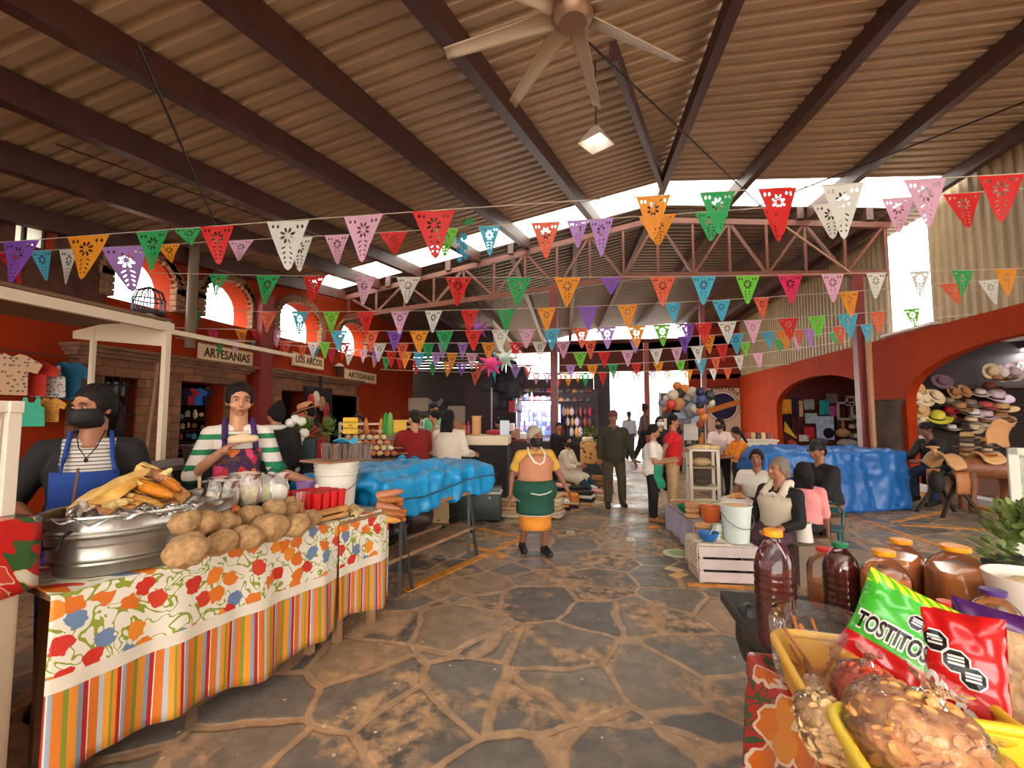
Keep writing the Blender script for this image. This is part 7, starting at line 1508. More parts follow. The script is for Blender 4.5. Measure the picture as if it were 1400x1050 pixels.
hl = [(1355, 508, 'cream', 16, 1.5, 'upper'), (1369, 511, 'white', 16, 1.5, 'upper'), (1386, 508, 'pale pink', 19, 1.5, 'upper'), (1398, 506, 'white', 16, 1.5, 'upper'), (1378, 518, 'grey', 16, .3, 'upper'), (1362, 520, 'tan', 18, .2, 'upper'),
      (1254, 531, 'straw', 14, 1.2, 'second'), (1253, 544, 'cream', 16, 1.1, 'second'), (1264, 546, 'cream', 17, 1.0, 'second'), (1278, 542, 'cream', 18, 1.0, 'second'), (1288, 522, 'mauve', 18, .9, 'second'), (1304, 537, 'tan', 14, 1.1, 'second'), (1318, 535, 'tan', 14, 1.1, 'second'), (1298, 550, 'grey', 16, .3, 'second'), (1340, 539, 'white', 18, .4, 'second'), (1360, 544, 'pale pink', 28, .45, 'second'), (1352, 531, 'brown', 20, .2, 'second'),
      (1346, 558, 'pink', 23, .2, 'third'), (1367, 560, 'straw', 28, .25, 'third'), (1326, 554, 'grey', 20, .3, 'third'), (1310, 558, 'tan', 22, .4, 'third'), (1297, 563, 'red', 17, .3, 'third'), (1281, 572, 'yellow', 25, .5, 'third'), (1300, 573, 'brown', 18, .2, 'third'), (1260, 574, 'cream', 12, 1.5, 'third'), (1258, 561, 'straw', 16, 1.3, 'third'), (1256, 549, 'cream', 13, .9, 'third'), (1257, 578, 'white', 9, .5, 'third'),
      (1329, 567, 'white', 22, .3, 'fourth'), (1346, 570, 'pale pink', 24, .3, 'fourth'), (1366, 572, 'tan', 24, .3, 'fourth'), (1327, 577, 'cream', 20, .2, 'fourth'), (1346, 578, 'tan', 20, .2, 'fourth'), (1366, 582, 'white', 22, .2, 'fourth'), (1330, 585, 'cream', 18, .7, 'fourth'), (1346, 584, 'white', 16, .3, 'fourth'), (1301, 587, 'white', 16, .2, 'fourth'), (1316, 588, 'dark', 18, .2, 'fourth'), (1256, 600, 'white', 16, .2, 'fourth'), (1243, 604, 'grey', 12, .2, 'fourth'), (1196, 556, 'white', 10, .8, 'fourth'), (1196, 570, 'straw', 12, .5, 'fourth'), (1198, 584, 'cream', 12, .4, 'fourth'), (1195, 540, 'cream', 8, .8, 'fourth')]
cnt = {}
for px, py, k, w_, tl, rw in hl:
    cnt[rw] = cnt.get(rw, 0)+1; hat(px, py, 10.8 if px > 1234 else 12.6, k, w_, tl, R.uniform(-.3, .3), '%s hat, %s listed in the %s row of the hat stall' % (k, ORD[cnt[rw]-1], rw) if False else '%s brimmed hat, %s along the %s row of the hat stall' % (k, ORD[cnt[rw]-1], rw))
for j, px in enumerate((1322, 1349)):
    for i in range(6 if j == 0 else 5): hat(px, 632-6.5*i, 9.9+.1*j, ['cream', 'straw', 'tan', 'cream', 'grey', 'straw'][(i+j) % 6], 28-4*j, .0, 0, '%s hat, %s from the bottom in the %s hat stack' % (['cream', 'straw', 'tan', 'cream', 'grey', 'straw'][(i+j) % 6], ORD[i], ['first', 'second'][j]))
for z, lb in ((.72, 'lowest'), (1.35, 'second'), (1.7, 'third'), (2.05, 'highest')):
    small(lambda b: b.box((8.6, 10.96, z), (4.0, .26, .025)), 'hat_shelf', '%s board shelf of the hat stall' % lb, 'shelf', K(60, 40, 28), smooth=False)
p = at(1340, 640, Y=9.95); small(lambda b: b.box((p.x+.2, 9.95, .27), (1.1, .5, .52)), 'hat_table', 'brown table under the stacks of hats', 'table', K(90, 54, 34), smooth=False)
p = at(1364, 592, Y=9.2); b = MB(); b.grid(lambda u, v: V(((u-.5)*.34+.14*v, .1*math.sin(v*3), .42*(v-.5)+.04*math.sin(u*6))), 10, 10); o = b.build('hide', K(206, 150, 96, .7), solid=.02); put(o, p); tag(o, 'pale tan leather hide hanging beside the second hat stack', 'leather')
# saddle horse on legs
SW_ = mat('saddle_brown', rgb(120, 66, 30), .5, var=.3, vscale=8, bump=.3, bscale=30); SW2 = mat('saddle_tan', rgb(200, 150, 96), .5, var=.15, vscale=8)
c = pd(1344, 7.0); t = thing('wooden_saddle_horse', 'brown toy donkey carrying a small leather saddle near the hat stall', 'saddle horse', c, -.05)
def prim(b):
    b.cap((-.3, 0, .68), (.3, 0, .66), .15, .17, 16); b.ell((-.3, 0, .62), (.14, .14, .2)); b.cap((.34, 0, .7), (.52, 0, .52), .12, .1, 14); b.cap((.52, 0, .52), (.56, 0, .34), .1, .06, 12)
    for x in (.46, .5):
        for y in (-.05, .05): b.cap((.42, y, .72), (.4, y*1.6, .84), .025, .012, 8)
    b.cap((-.42, 0, .7), (-.48, 0, .4), .03, .02, 8)
blob('body', prim, SW_, t, .016, 5)
for x in (-.28, .26):
    for y in (-.09, .09): b = MB(); b.tube([(x, y, .62), (x+.02, y*1.1, .36), (x-.01, y*1.2, .2), (x, y*1.2, .02)], [.09, .06, .045, .06], 12); b.build('leg', SW_, t)
b = MB(); b.grid(lambda u, v: V((-.14+.28*u, .185*math.sin((v-.5)*2.6), .67+.185*math.cos((v-.5)*2.4)+.06*(2*u-1)**2)), 14, 12); sd_ = b.build('saddle', SW2, t, solid=.03); b = MB(); b.ell((.0, 0, .885), (.14, .12, .03)); b.build('saddle_seat', K(150, 76, 28, .4), sd_)
c = pd(1288, 6.8); t = thing('saddle_stand', 'pale leather saddle on a dark crossed-leg stand left of the toy donkey', 'saddle', c, .2)
b = MB(); b.grid(lambda u, v: V((-.15+.27*u, .2*math.sin((v-.5)*2.8), .6+.25*math.cos((v-.5)*2.6)+.1*max(0, 1-u*2.5)+.05*u*u)), 14, 12); s_ = b.build('saddle', SW2, t, solid=.035)
b = MB(); b.cap((-.13, 0, .9), (-.17, 0, .99), .03, .035, 12); b.ell((-.18, 0, 1.01), (.09, .07, .02)); b.build('horn', SW2, t)
for y in (-.2, .2): b = MB(); b.grid(lambda u, v: V((-.08+.2*u, y*(1.05+.1*math.sin(v*3)), .34+.32*v)), 6, 6); b.build('stirrup_flap', mat('flap', rgb(176, 110, 60), .5, var=.2), t, solid=.02)
for x, y in ((-.3, -.2), (-.3, .2), (.3, -.2), (.3, .2)): b = MB(); b.bar((x, y, 0), (-x*.25, y*.6, .64), .04, .04); b.build('leg', K(40, 24, 16), t, smooth=False)
b = MB(); b.ell((-.2, -.05, .5), (.1, .1, .16), None, 12, 9); b.build('hanging_bag', K(34, 22, 16), t)
# white cabinet frame at the picture edge
p0 = at(1377, 612, D=3.6); p1 = at(1386, 720, D=3.6); t = thing('white_cabinet', 'white cabinet frame with glass cut off by the picture edge', 'cabinet', (p0.x, p0.y, 0), -.5)
b = MB(); b.box((.03, .03, p0.z/2), (.06, .06, p0.z)); b.box((.4, .03, p0.z-.03), (.8, .06, .06)); b.box((.4, .03, .35), (.8, .06, .06)); b.box((.77, .03, p0.z/2), (.06, .06, p0.z)); b.build('frame', K(216, 216, 200, .5), t, smooth=False, bevel=.006)
b = MB(); b.box((.4, .04, (p0.z+.35)/2), (.7, .006, p0.z-.4)); b.build('glass', film('cabinet_glass', (.95, 1, .92), .6, .05), t, smooth=False)
# ------------------------------------------------------------------ snack table in the foreground
FT = V((.42, 1.5, 0)); 
t = table('snack_table', 'low wooden table under the flowered oilcloth and the snack bags', (.5, .52, 0), 0, 1.4, .98, .775)
OIL = floral('snack_oilcloth', (190, 30, 30), [(232, 124, 26), (226, 110, 24), (40, 84, 150), (236, 150, 50), (230, 120, 40)], 10, .46, outline=(236, 214, 190), leaf=(44, 90, 50), rough=.3, coat=.5, seed=2.3)
def fnc(u, v):
    y = 1.5-.98*u
    if v < .5: return V((.47+1.5*(1-v/.5), y, .784))
    h = (v-.5)/.5; return V((.462-.03*h-.02*h*math.sin(y*26)-.012*math.sin(y*9), y+.02*h*math.sin(y*15), .782-.66*h))
b = MB(); b.grid(fnc, 60, 40); b.grid(lambda u, v: V((.46+1.5*u, 1.505+.012*math.sin(u*30)*v, .784-.66*v)), 40, 10); o = b.build('oilcloth', OIL, solid=.003); tag(o, 'red oilcloth with big orange and blue flowers over the snack table', 'tablecloth')
t = table('bottle_table', 'second low table carrying the drink bottles behind the snack table', (.52, 1.53, 0), 0, 1.3, .52, .765, m=K(60, 56, 50), inset=.14)
small(lambda b: b.ell(at(1026, 868, D=1.66), (.045, .09, .11), None, 16, 12, lambda p: 1+.15*mnoise.noise(p*3)), 'black_sack', 'dark grey plastic sack hanging at the corner under the red sauce bottle', 'sack', K(46, 48, 42, .4))
PET_ = film('pet_clear', (1, .97, .93), .97, .05)
def liquid(name, c, al=.0):
    m = mat(name, rgb(*c), .15, spec=.6, coat=.4); return m
AMB = mat('amber_drink', rgb(206, 132, 68), .15, coat=.4, sub=.3)
RSAUCE = mat('red_sauce', rgb(92, 14, 8), .12, coat=.5, var=.2, vscale=12)
def bottle(label, c, r, h, fill, lvl, capc, ribs=True, handle=False):
    t = thing('drink_bottle', label, 'bottle', c, R.uniform(0, 3)); pr = [(r*.55, 0), (r*.9, .004), (r, .03)]
    z = .05
    if ribs:
        while z < h*.6: pr += [(r, z), (r*.955, z+.008), (r, z+.016)]; z += .024
    pr += [(r, h*.64), (r*.97, h*.7), (r*.8, h*.8), (r*.5, h*.88), (r*.36, h*.91), (r*.36, h*.94), (r*.42, h*.942), (r*.42, h*.95)]
    b = MB(); b.lathe(pr, 32, cap=False); b.build('bottle_wall', PET_, t)
    q = [(a*.965, z) for a, z in pr if z <= lvl*h]; b = MB(); b.lathe([(.001, .004)]+q+[(q[-1][0]*.98, lvl*h), (.001, lvl*h)], 32, cap=False); b.build('liquid', fill, t)
    b = MB(); b.lathe([(r*.46, h*.945), (r*.47, h*.95), (r*.46, h*.998), (r*.4, h), (.001, h)], 24, wob=lambda a, z: 1+.015*math.sin(24*a)); b.build('bottle_cap', K(*capc, .4), t)
    return t
OR_ = (240, 156, 20)
p = at(1063, 884, z=.766); bottle('tall ribbed bottle of dark red sauce with an orange cap at the table corner', p, .06, .365, RSAUCE, .68, OR_)
p = at(1127, 752, D=1.72); bottle('clear bottle with a red cap beside the green-capped bottle', V((p.x, p.y, .766)), .062, p.z-.766+.01, AMB, .4, (206, 40, 24), False)
p = at(1148, 741, D=1.62); bottle('bottle of dark red sauce with a green cap', V((p.x, p.y, .766)), .058, p.z-.766, RSAUCE, .8, (20, 120, 70))
p = at(1208, 752, D=1.5); bottle('amber drink bottle with orange cap directly behind the green snack bag', V((p.x, p.y, .766)), .07, p.z-.766, AMB, .72, OR_, False)
p = at(1231, 737, D=1.72); bottle('amber drink bottle with orange cap standing farthest back', V((p.x, p.y, .766)), .076, p.z-.766, AMB, .75, OR_, False)
p = at(1306, 746, D=1.55); bottle('squat wide amber bottle with orange cap near the green leaves', V((p.x, p.y, .766)), .088, p.z-.766, AMB, .72, OR_, False)
p = at(1358, 806, D=1.25); bottle('amber bottle with a purple cap behind the purple-topped bag', V((p.x, p.y, .786)), .06, p.z-.786, AMB, .6, (84, 44, 128), False)
p = at(1294, 822, D=1.3); bottle('short bottle with a red cap half hidden behind the red snack bag', V((p.x, p.y, .786)), .05, p.z-.786, AMB, .6, (226, 64, 30), False)
p = at(1400, 830, D=1.3); t = bowl('snack_tub', 'white tub heaped with pale popped snack at the picture edge', V((p.x+.03, p.y, .86)), .11, .17, K(226, 220, 206, .4), cat='tub', fill=mat('popped', rgb(226, 196, 140), .7, var=.3, vscale=40, bump=1., bscale=50)); small(lambda b: b.box((p.x+.03, p.y, .82), (.2, .2, .07)), 'tub_riser', 'small box lifting the white tub of popped snack', 'box', K(120, 90, 60), smooth=False)
q = at(1385, 790, D=1.95); leafheap('leafy_herbs', 'big bunch of fresh green leaves behind the amber bottles', V((q.x+.09, q.y, .86)), (.2, .18, .24), 520, mat('fresh_leaf', rgb(136, 156, 84), .5, var=.35, vscale=8), 'herbs', .06, seed=4)
o = small(lambda b: b.lathe([(.14, 0), (.17, .84)], 20, (q.x+.09, q.y, .005)), 'herb_bucket', 'dark tall bin holding the bunch of green leaves', 'bin', K(40, 44, 38))
# yellow trays
YT = K(232, 178, 40, .35); YT2 = K(240, 206, 50, .3)
def tray(name, label, c, rz, L, W_, h, m):
    t = thing(name, label, 'tray', c, rz); n = 40
    def rr(k, gx, gy): 
        a = 2*PI*k/n; ca, sa = math.cos(a), math.sin(a); e = .28; return V((abs(ca)**e*math.copysign(1, ca)*gx, abs(sa)**e*math.copysign(1, sa)*gy, 0))
    b = MB(); b.loft([[rr(k, L/2*q, W_/2*q)+V((0, 0, z)) for k in range(n)] for q, z in ((.88, .0), (.9, .004), (1, h), (.97, h), (.88, .012))], cap=True); b.build('tray_wall', m, t)
    b = MB(); pts = [rr(k, L/2, W_/2)+V((0, 0, h)) for k in range(n+1)]; b.tube(pts, .011, 10, cap=False); b.build('rim', m, t); return t
tray('plastic_tray', 'ochre plastic tray holding the bag of fried sticks', (.645, 1.22, .79), 1.45, .36, .36, .1, YT)
tray('plastic_tray', 'bright yellow plastic tray nearest the camera under the puffed snack bag', (.655, .82, .79), 1.47, .44, .44, .12, YT2)
# snack packets
def packet(name, label, c, n, upv, w_, h_, T_, mats, cat='snack bag', group=None):
    """pillow bag: face normal n, up direction upv; mats by height bands"""
    n = V(n).normalized(); upv = V(upv); upv = (upv-n*upv.dot(n)).normalized(); x = upv.cross(n); t = thing(name, label, cat, c, 0, group); c = V((0, 0, 0))
    th = lambda u, v: T_*(max(0, 1-abs(u)**2.6))**.6*(max(0, 1-abs(v)**3.2))**.55
    def S(u, v, side, off=0.):
        k = 1-.1*(1-abs(v))*abs(u); wr = .006*math.sin(u*9+v*4)*(abs(v) > .5)+.004*math.sin(v*17+u*3)
        return c+x*(u*w_/2*k)+upv*(v*h_/2*(1-.05*(1-abs(u))*abs(v)))+n*(side*(th(u, v)+off)+wr*side*.6)
    b = MB()
    for s_ in (1, -1): b.grid(lambda u, v: S(2*u-1, 2*v-1, s_), 26, 30)
    o = b.build('foil', [m for m, _ in mats], t)
    for p in o.data.polygons:
        vv = sum((o.data.vertices[i].co.dot(upv) for i in p.vertices))/len(p.vertices)/(h_/2)
        for i, (_, top) in enumerate(mats):
            if vv <= top: p.material_index = i; break
    return t, S
def onface(body, size, m, t, S, u0, v0, ku, kv, rot=0., bold=.0, off=.002, label=None):
    cr, sr = math.cos(rot), math.sin(rot)
    return lettering(body, size, m, t, None, .0008, bold, fn=lambda q: S(max(-.98, min(.98, u0+(q.x*cr-q.y*sr)*ku)), max(-.98, min(.98, v0+(q.x*sr+q.y*cr)*kv)), 1, off+q.z), label=label)
FO = dict(rough=.28, coat=.5)
GRN = mat('bag_green', rgb(60, 172, 44), .28, coat=.5); GST = stripes('bag_stripes', [(0, (236, 216, 40)), (.55, (90, 190, 40))], .018, 'X', .3); RDB = mat('bag_red', rgb(196, 18, 20), .28, coat=.5); WHB = K(232, 226, 214, .3); BKB = K(24, 20, 20, .3)
c = at(1228, 872, D=1.08); vd = (CAM-c).normalized(); upg = up*.9+rt*.45
t, S = packet('snack_bag', 'green tortilla chip bag with a yellow striped top leaning in the tray', c, vd+rt*.15, upg, .2, .25, .035, [(mat('bag_chips', rgb(200, 140, 60), .3, var=.4, vscale=40, coat=.4), -.7), (RDB, -.34), (GRN, .76), (GST, 1.1)])
onface('TOSTITOS', .05, WHB, t, S, -.16, -.06, 6.3, 8.6, 0, .006, .0012); onface('TOSTITOS', .05, BKB, t, S, -.16, -.06, 6.3, 8.6, 0, .0015, .003)
def seal(t, S, u0, v0, ru, rv):
    oc = lambda k, f: (u0+ru*f*math.cos(2*PI*(k+.5)/8), v0+rv*f*math.sin(2*PI*(k+.5)/8))
    for f, m, off in ((1.16, WHB, .0012), (1, BKB, .0024)):
        b = MB(); b.loft([[S(*oc(k, f*q), 1, off) for k in range(8)] for q in (1, .5, .01)], cap=False); b.build('warning_seal', m, t, solid=.0004, smooth=False)
    for dv in (-.25, .1, .4):
        b = MB(); b.grid(lambda u, v: S(u0+ru*.6*(2*u-1), v0+rv*(dv+.1*(2*v-1)), 1, .0032), 6, 1); b.build('seal_lines', WHB, t, smooth=False)
seal(t, S, .14, .4, .15, .14); seal(t, S, .5, .36, .15, .14)
c = at(1318, 935, D=.98); upr = up*.93-rt*.12
t, S = packet('snack_bag', 'red chip bag with black octagon seals beside the green one', c, (CAM-c).normalized()-rt*.1, upr, .15, .3, .035, [(RDB, 1.1)])
seal(t, S, -.55, .5, .3, .15); seal(t, S, -.1, .28, .3, .15); seal(t, S, .25, .1, .28, .14)
onface('DORITOS', .05, WHB, t, S, -.35, -.25, 8, 7, -.5, .004, .002)
# purple-topped clear bag and others at the picture edge
WHEAT = mat('wheat_snack', rgb(218, 152, 80), .6, var=.3, vscale=45); ORNG = mat('orange_snack', rgb(216, 84, 40), .5, var=.3, vscale=40); PALE = mat('pale_snack', rgb(224, 184, 126), .6, var=.25, vscale=45)
c = at(1382, 940, D=1.0); t, S = packet('snack_bag', 'clear bag of brown sticks with a purple header at the picture edge', c, (CAM-c).normalized(), up, .2, .33, .04, [(mat('stick_snack', rgb(176, 140, 96), .5, var=.4, vscale=26, bump=.8, bscale=30, coat=.4), .72), (mat('bag_purple', rgb(80, 30, 96), .3, coat=.5), 1.1)])
c = at(1400, 1040, D=.86); packet('snack_bag', 'green and yellow bag corner peeking in at the bottom edge', c, (CAM-c).normalized(), up+rt*.5, .1, .12, .02, [(GRN, .2), (K(236, 190, 40, .3), 1.1)])
def loosebag(label, c, r, fill, seed, tilt=0., m=None, pieces=None):
    t = thing('clear_snack_bag', label, 'snack bag', c)
    w_, d_, h_ = r
    M = Matrix.Rotation(tilt, 3, V((0, 1, 0)))
    b = MB(); b.ell((0, 0, 0), (w_, d_, h_), M, 40, 26, lambda p: (1+.09*mnoise.noise(p*2.2+V((seed, 0, 0)))+.045*abs(mnoise.noise(p*6+V((0, seed, 0)))))*(1 if p.z < .55 else 1-.55*(p.z-.55)))
    pk = M @ V((0, 0, h_*.78)); d = (M @ V((0, 0, 1)))
    x, y, d = basis(d); rows = []
    for i in range(7):
        q = i/6; rr = w_*(.3-.2*math.sin(PI*min(1, q*1.3))+.22*q); rows.append([pk+d*h_*.42*q+(x*math.cos(2*PI*j/24)*rr+y*math.sin(2*PI*j/24)*rr*.6)*(1+.25*math.sin(j*3+seed)*q) for j in range(24)])
    b.loft(rows, cap=False); b.build('film', m or FILMC, t)
    b = MB(); b.ell(-d*h_*.06, (w_*.8, d_*.8, h_*.74), M, 30, 20)
    rnd = random.Random(seed); nn = int(260*(w_/.11)**1.2)
    for i in range(nn):
        p = V((rnd.gauss(0, 1), rnd.gauss(0, 1), rnd.gauss(0, 1))).normalized(); rr = rnd.uniform(.8, .93)
        Q = Matrix.Rotation(rnd.uniform(0, 6), 3, 'X') @ Matrix.Rotation(rnd.uniform(0, 6), 3, 'Z'); s0 = rnd.uniform(.012, .018)
        b.ell(M @ V((p.x*w_*rr, p.y*d_*rr, p.z*h_*rr*.92))-d*h_*.06, (s0, s0*.85, s0*.42), Q, 8, 5, lambda q: 1-.35*max(0, 1-2*math.hypot(q.x, q.y)))
    b.build('snacks', fill, t)
    return t
GLZ = film('bag_gloss', (1, .98, .95), .9, .1, .9, 26)
loosebag('big clear bag of orange wheel snacks filling the near yellow tray', at(1256, 1008, D=.82), (.115, .1, .095), WHEAT, 2, .3, GLZ)
loosebag('clear bag of pale twisted snacks at the side of the near yellow tray', at(1128, 992, D=.92), (.05, .07, .075), PALE, 5, -.2, GLZ)
loosebag('clear bag of red-orange fritters between the trays', at(1184, 948, D=.96), (.062, .055, .08), ORNG, 8, .1, GLZ)
loosebag('clear bag of golden snacks at the bottom edge beside the red bag', at(1338, 1045, D=.84), (.06, .06, .05), WHEAT, 9, .2, GLZ)
c = at(1122, 905, D=1.2); t = thing('clear_snack_bag', 'open clear bag of long brown fried sticks in the ochre tray', 'snack bag', c)
b = MB(); b.lathe([(.05, -.11), (.09, -.09), (.11, -.02), (.115, .05), (.125, .1), (.12, .12)], 36, sy=.85, cap=False, wob=lambda a, z: 1+.06*math.sin(3*a+z*20)+.035*math.sin(8*a-z*40)); b.build('film', film('bag_sticks', (1, .97, .92), .88, .1, .9, 22), t)
STK = mat('fried_stick', rgb(190, 112, 48), .5, var=.2, vscale=20)
for i in range(14):
    a = R.uniform(0, 6.28); p0 = V((.05*math.cos(a), .04*math.sin(a), -.09)); a2 = R.uniform(0, 6.28); p1 = V((.085*math.cos(a2), .06*math.sin(a2), R.uniform(.0, .1))); b = MB(); b.tube([p0, p0.lerp(p1, .5)+V((.01, 0, .01)), p1], .0045, 6); b.build('fried_stick', STK, t)
b = MB(); b.ell((0, 0, -.06), (.085, .07, .05), None, 18, 10, lambda p: 1+.15*mnoise.noise(p*4)); b.build('crumbs', WHEAT, t)
# ------------------------------------------------------------------ ceiling fan and lamp
z_ = 4.35; hub = at(783, 14, z=z_); t = thing('ceiling_fan', 'large pale ceiling fan with eight long blades under the roof ridge', 'fan', hub); FB = K(196, 178, 150, .5)
b = MB(); b.lathe([(.001, -.1), (.1, -.1), (.14, -.06), (.15, .0), (.13, .08), (.06, .12), (.02, .14), (.02, roof(hub.x, hub.y)-z_-.02)], 28); b.build('motor', K(150, 120, 92, .4, metal=.4), t)
for k in range(8):
    a = math.radians(35+45*k); d = V((math.cos(a), math.sin(a), 0)); s_ = V((-math.sin(a), math.cos(a), 0))
    b = MB(); b.grid(lambda u, v: d*(.14+.87*u)+s_*(v-.5)*(.13-.06*u)+V((0, 0, -.03+.045*(v-.5)+.012*(1-(2*v-1)**2))), 10, 6); b.build('blade', FB, t, solid=.01)
p = at(815, 187, z=4.5); t = thing('ceiling_lamp', 'small white pyramid lamp hanging below the roof sheets', 'lamp', p, .2)
b = MB(); b.lathe([(.2, -.08), (.05, .1), (.001, .11)], 4, cap=False); b.build('shade', K(226, 220, 206, .3), t, smooth=False, solid=.006); b = MB(); b.cyl((0, 0, .1), (0, 0, roof(p.x, p.y)-p.z), .008, n=6); b.build('cord', CAB, t); b = MB(); b.ell((0, 0, -.02), (.05, .05, .06)); b.build('bulb', emat('bulb', (1, .96, .9), 3.), t)
# ------------------------------------------------------------------ strings of cut-paper pennants
def pennant_mesh(seed):
    """pennant of unit width and height with a cut-out flower and slits"""
    cu = bpy.data.curves.new('pennant', 'CURVE'); cu.dimensions = '2D'; cu.fill_mode = 'BOTH'
    def sp(pl):
        s = cu.splines.new('POLY'); s.points.add(len(pl)-1); s.use_cyclic_u = True
        for q, (x, y) in zip(s.points, pl): q.co = (x, y, 0, 1)
    sp([(-.5, 0), (.5, 0), (.47, -.05), (.07, -.94), (0, -1), (-.07, -.94), (-.47, -.05)])
    def petal(cx, cy, a, L, w): return [(cx+math.cos(a)*L*t-math.sin(a)*w*k, cy+math.sin(a)*L*t+math.cos(a)*w*k) for t, k in ((0, 0), (.4, 1), (.8, .8), (1, 0), (.8, -.8), (.4, -1))]
    n = 8
    for k in range(n):
        a = 2*PI*k/n+.39; sp(petal(math.cos(a)*.05, -.3+math.sin(a)*.05, a, .13, .03))
    for x in (-.33, -.22, .22, .33): sp(petal(x, -.07, -PI/2, .09, .03))
    for s_ in (-1, 1):
        for k in range(4): sp(petal(s_*.03, -.52-.1*k, -PI/2+s_*(1.05-.1*k), .12-.02*k, .016))
    o = bpy.data.objects.new('pennant', cu); C.objects.link(o); me = evalmesh(o); bpy.data.objects.remove(o); bpy.data.curves.remove(cu)
    bm = bmesh.new(); bm.from_mesh(me); bmesh.ops.subdivide_edges(bm, edges=[e for e in bm.edges if e.calc_length() > .2], cuts=2); bmesh.ops.triangulate(bm, faces=bm.faces); bm.to_mesh(me); bm.free()
    rnd = random.Random(seed); c1, c2, ph = rnd.uniform(-.12, .12), rnd.uniform(-.06, .06), rnd.uniform(0, 6)
    for v in me.vertices: x, y, z = v.co; v.co = (x, c1*(-y)**1.5+.05*math.sin(x*5+ph)*(.3-y)+c2*x, y)
    me.materials.clear(); me.materials.append(WHT); return me
PM = [pennant_mesh(i) for i in range(5)]
FC = {'r': ('red', (222, 40, 34)), 'g': ('green', (46, 170, 92)), 'o': ('orange', (240, 152, 32)), 'v': ('purple', (134, 84, 190)), 'w': ('white', (226, 226, 214)), 'p': ('pink', (232, 178, 204)), 'b': ('light blue', (70, 184, 214)), 's': ('salmon', (236, 104, 70)), 'm': ('magenta', (226, 44, 96)), 'l': ('lavender', (184, 140, 214)), 'y': ('lime green', (112, 208, 62))}
STRM = K(196, 180, 160, .6)
def garland(label, ends, sag, Dl, Dr, flags):
    """ends: picture points (left, right) of the cord; sag in picture pixels at mid; flags: (px, width px, colour, height px)"""
    (xl, yl), (xr_, yr) = ends
    def P(px):
        t = (px-xl)/(xr_-xl); y = yl+(yr-yl)*t+sag*4*t*(1-t); p_ = at(px, y, D=Dl+(Dr-Dl)*t)
        return at(px, y, X=-6.2) if p_.x < -6.2 else at(px, y, X=6.28) if p_.x > 6.28 else p_
    b = MB(); b.tube([P(xl+(xr_-xl)*i/40) for i in range(41)], .004*max(1, Dl/5), 5); o = b.build('bunting_string', STRM); tag(o, 'thin cord carrying the %s' % label, 'cord')
    cn = 0
    for f in flags:
        px, w_, k = f[:3]; h_ = f[3] if len(f) > 3 else w_*1.22; cn += 1
        a, c = P(px-w_/2), P(px+w_/2); q = ((a+c)/2-CAM).dot(fw)/610; d = c-a; rz = math.atan2(d.y, d.x); tilt = -math.asin(max(-1, min(1, d.z/d.length)))
        o = bpy.data.objects.new('pennant', PM[(cn*3+int(px)) % 5]); C.objects.link(o)
        put(o, (a+c)/2+V((0, 0, -.002)), rz, R.uniform(-.12, .12), tilt, (d.length, d.length, h_*q)); o.material_slots[0].link = 'OBJECT'; o.material_slots[0].material = tissue('paper_'+k, rgb(*FC[k][1]), .42)
        tag(o, '%s cut-paper pennant, %s along the %s' % (FC[k][0], ORD[cn-1] if cn <= 30 else 'last', label), 'pennant', 'pennants on the '+label)
garland('nearest string', ((-20, 333), (1420, 236)), -4, 4.3, 3.0, [(28, 48, 'v', 62), (120, 56, 'o', 62), (209, 46, 'g', 56), (258, 42, 'g', 22), (297, 44, 'r', 52), (394, 56, 'w', 68), (497, 54, 'p', 66), (593, 58, 'r', 64), (893, 48, 'o', 60), (981, 50, 'g', 62), (1063, 54, 'r', 72), (1152, 58, 'w', 78), (1264, 58, 'p', 70), (1368, 66, 'r', 66)])
garland('second string', ((-20, 346), (1420, 256)), 6, 5.2, 3.6, [(10, 30, 'r', 44), (55, 30, 'b', 44), (95, 30, 'w', 50), (170, 60, 'l', 60), (230, 34, 'o', 24), (330, 36, 'p', 30), (411, 32, 'w', 48), (461, 34, 'p', 40), (538, 40, 'r', 30), (611, 32, 'y', 42), (669, 30, 'b', 40), (746, 40, 's', 48), (790, 30, 'l', 38), (822, 34, 'l', 52), (899, 52, 'o', 44), (972, 46, 'g', 40), (1062, 40, 'r', 50), (1135, 50, 'w', 52), (1228, 46, 'p', 48), (1316, 54, 'r', 52)])
garland('third string', ((170, 372), (1420, 366)), 10, 6.6, 5.0, [(300, 28, 'g', 30), (367, 34, 'g', 42), (430, 32, 'r', 40), (499, 28, 'p', 40), (559, 35, 'w', 38), (627, 36, 'r', 40), (709, 37, 'g', 40), (776, 37, 'o', 40), (836, 30, 'v', 24), (906, 35, 's', 42), (962, 35, 'b', 40), (1022, 34, 'y', 40), (1080, 34, 'm', 42), (1138, 32, 'p', 40), (1198, 28, 'w', 36), (1257, 28, 'w', 34), (1316, 32, 'g', 36), (1375, 30, 'o', 38)])
garland('fourth string', ((225, 424), (1420, 376)), 18, 7.6, 6.0, [(265, 20, 'g', 26), (368, 25, 's', 30), (411, 24, 'b', 32), (453, 24, 'y', 30), (500, 25, 'r', 32), (547, 26, 'p', 32), (593, 25, 'w', 32), (642, 25, 'r', 32), (692, 25, 'g', 32), (747, 26, 'o', 32), (804, 28, 'v', 32), (858, 28, 'o', 32), (920, 22, 'b', 30), (986, 26, 'b', 30), (1041, 22, 's', 30), (1160, 28, 'o', 36), (1300, 32, 's', 32), (1352, 30, 'w', 36)])
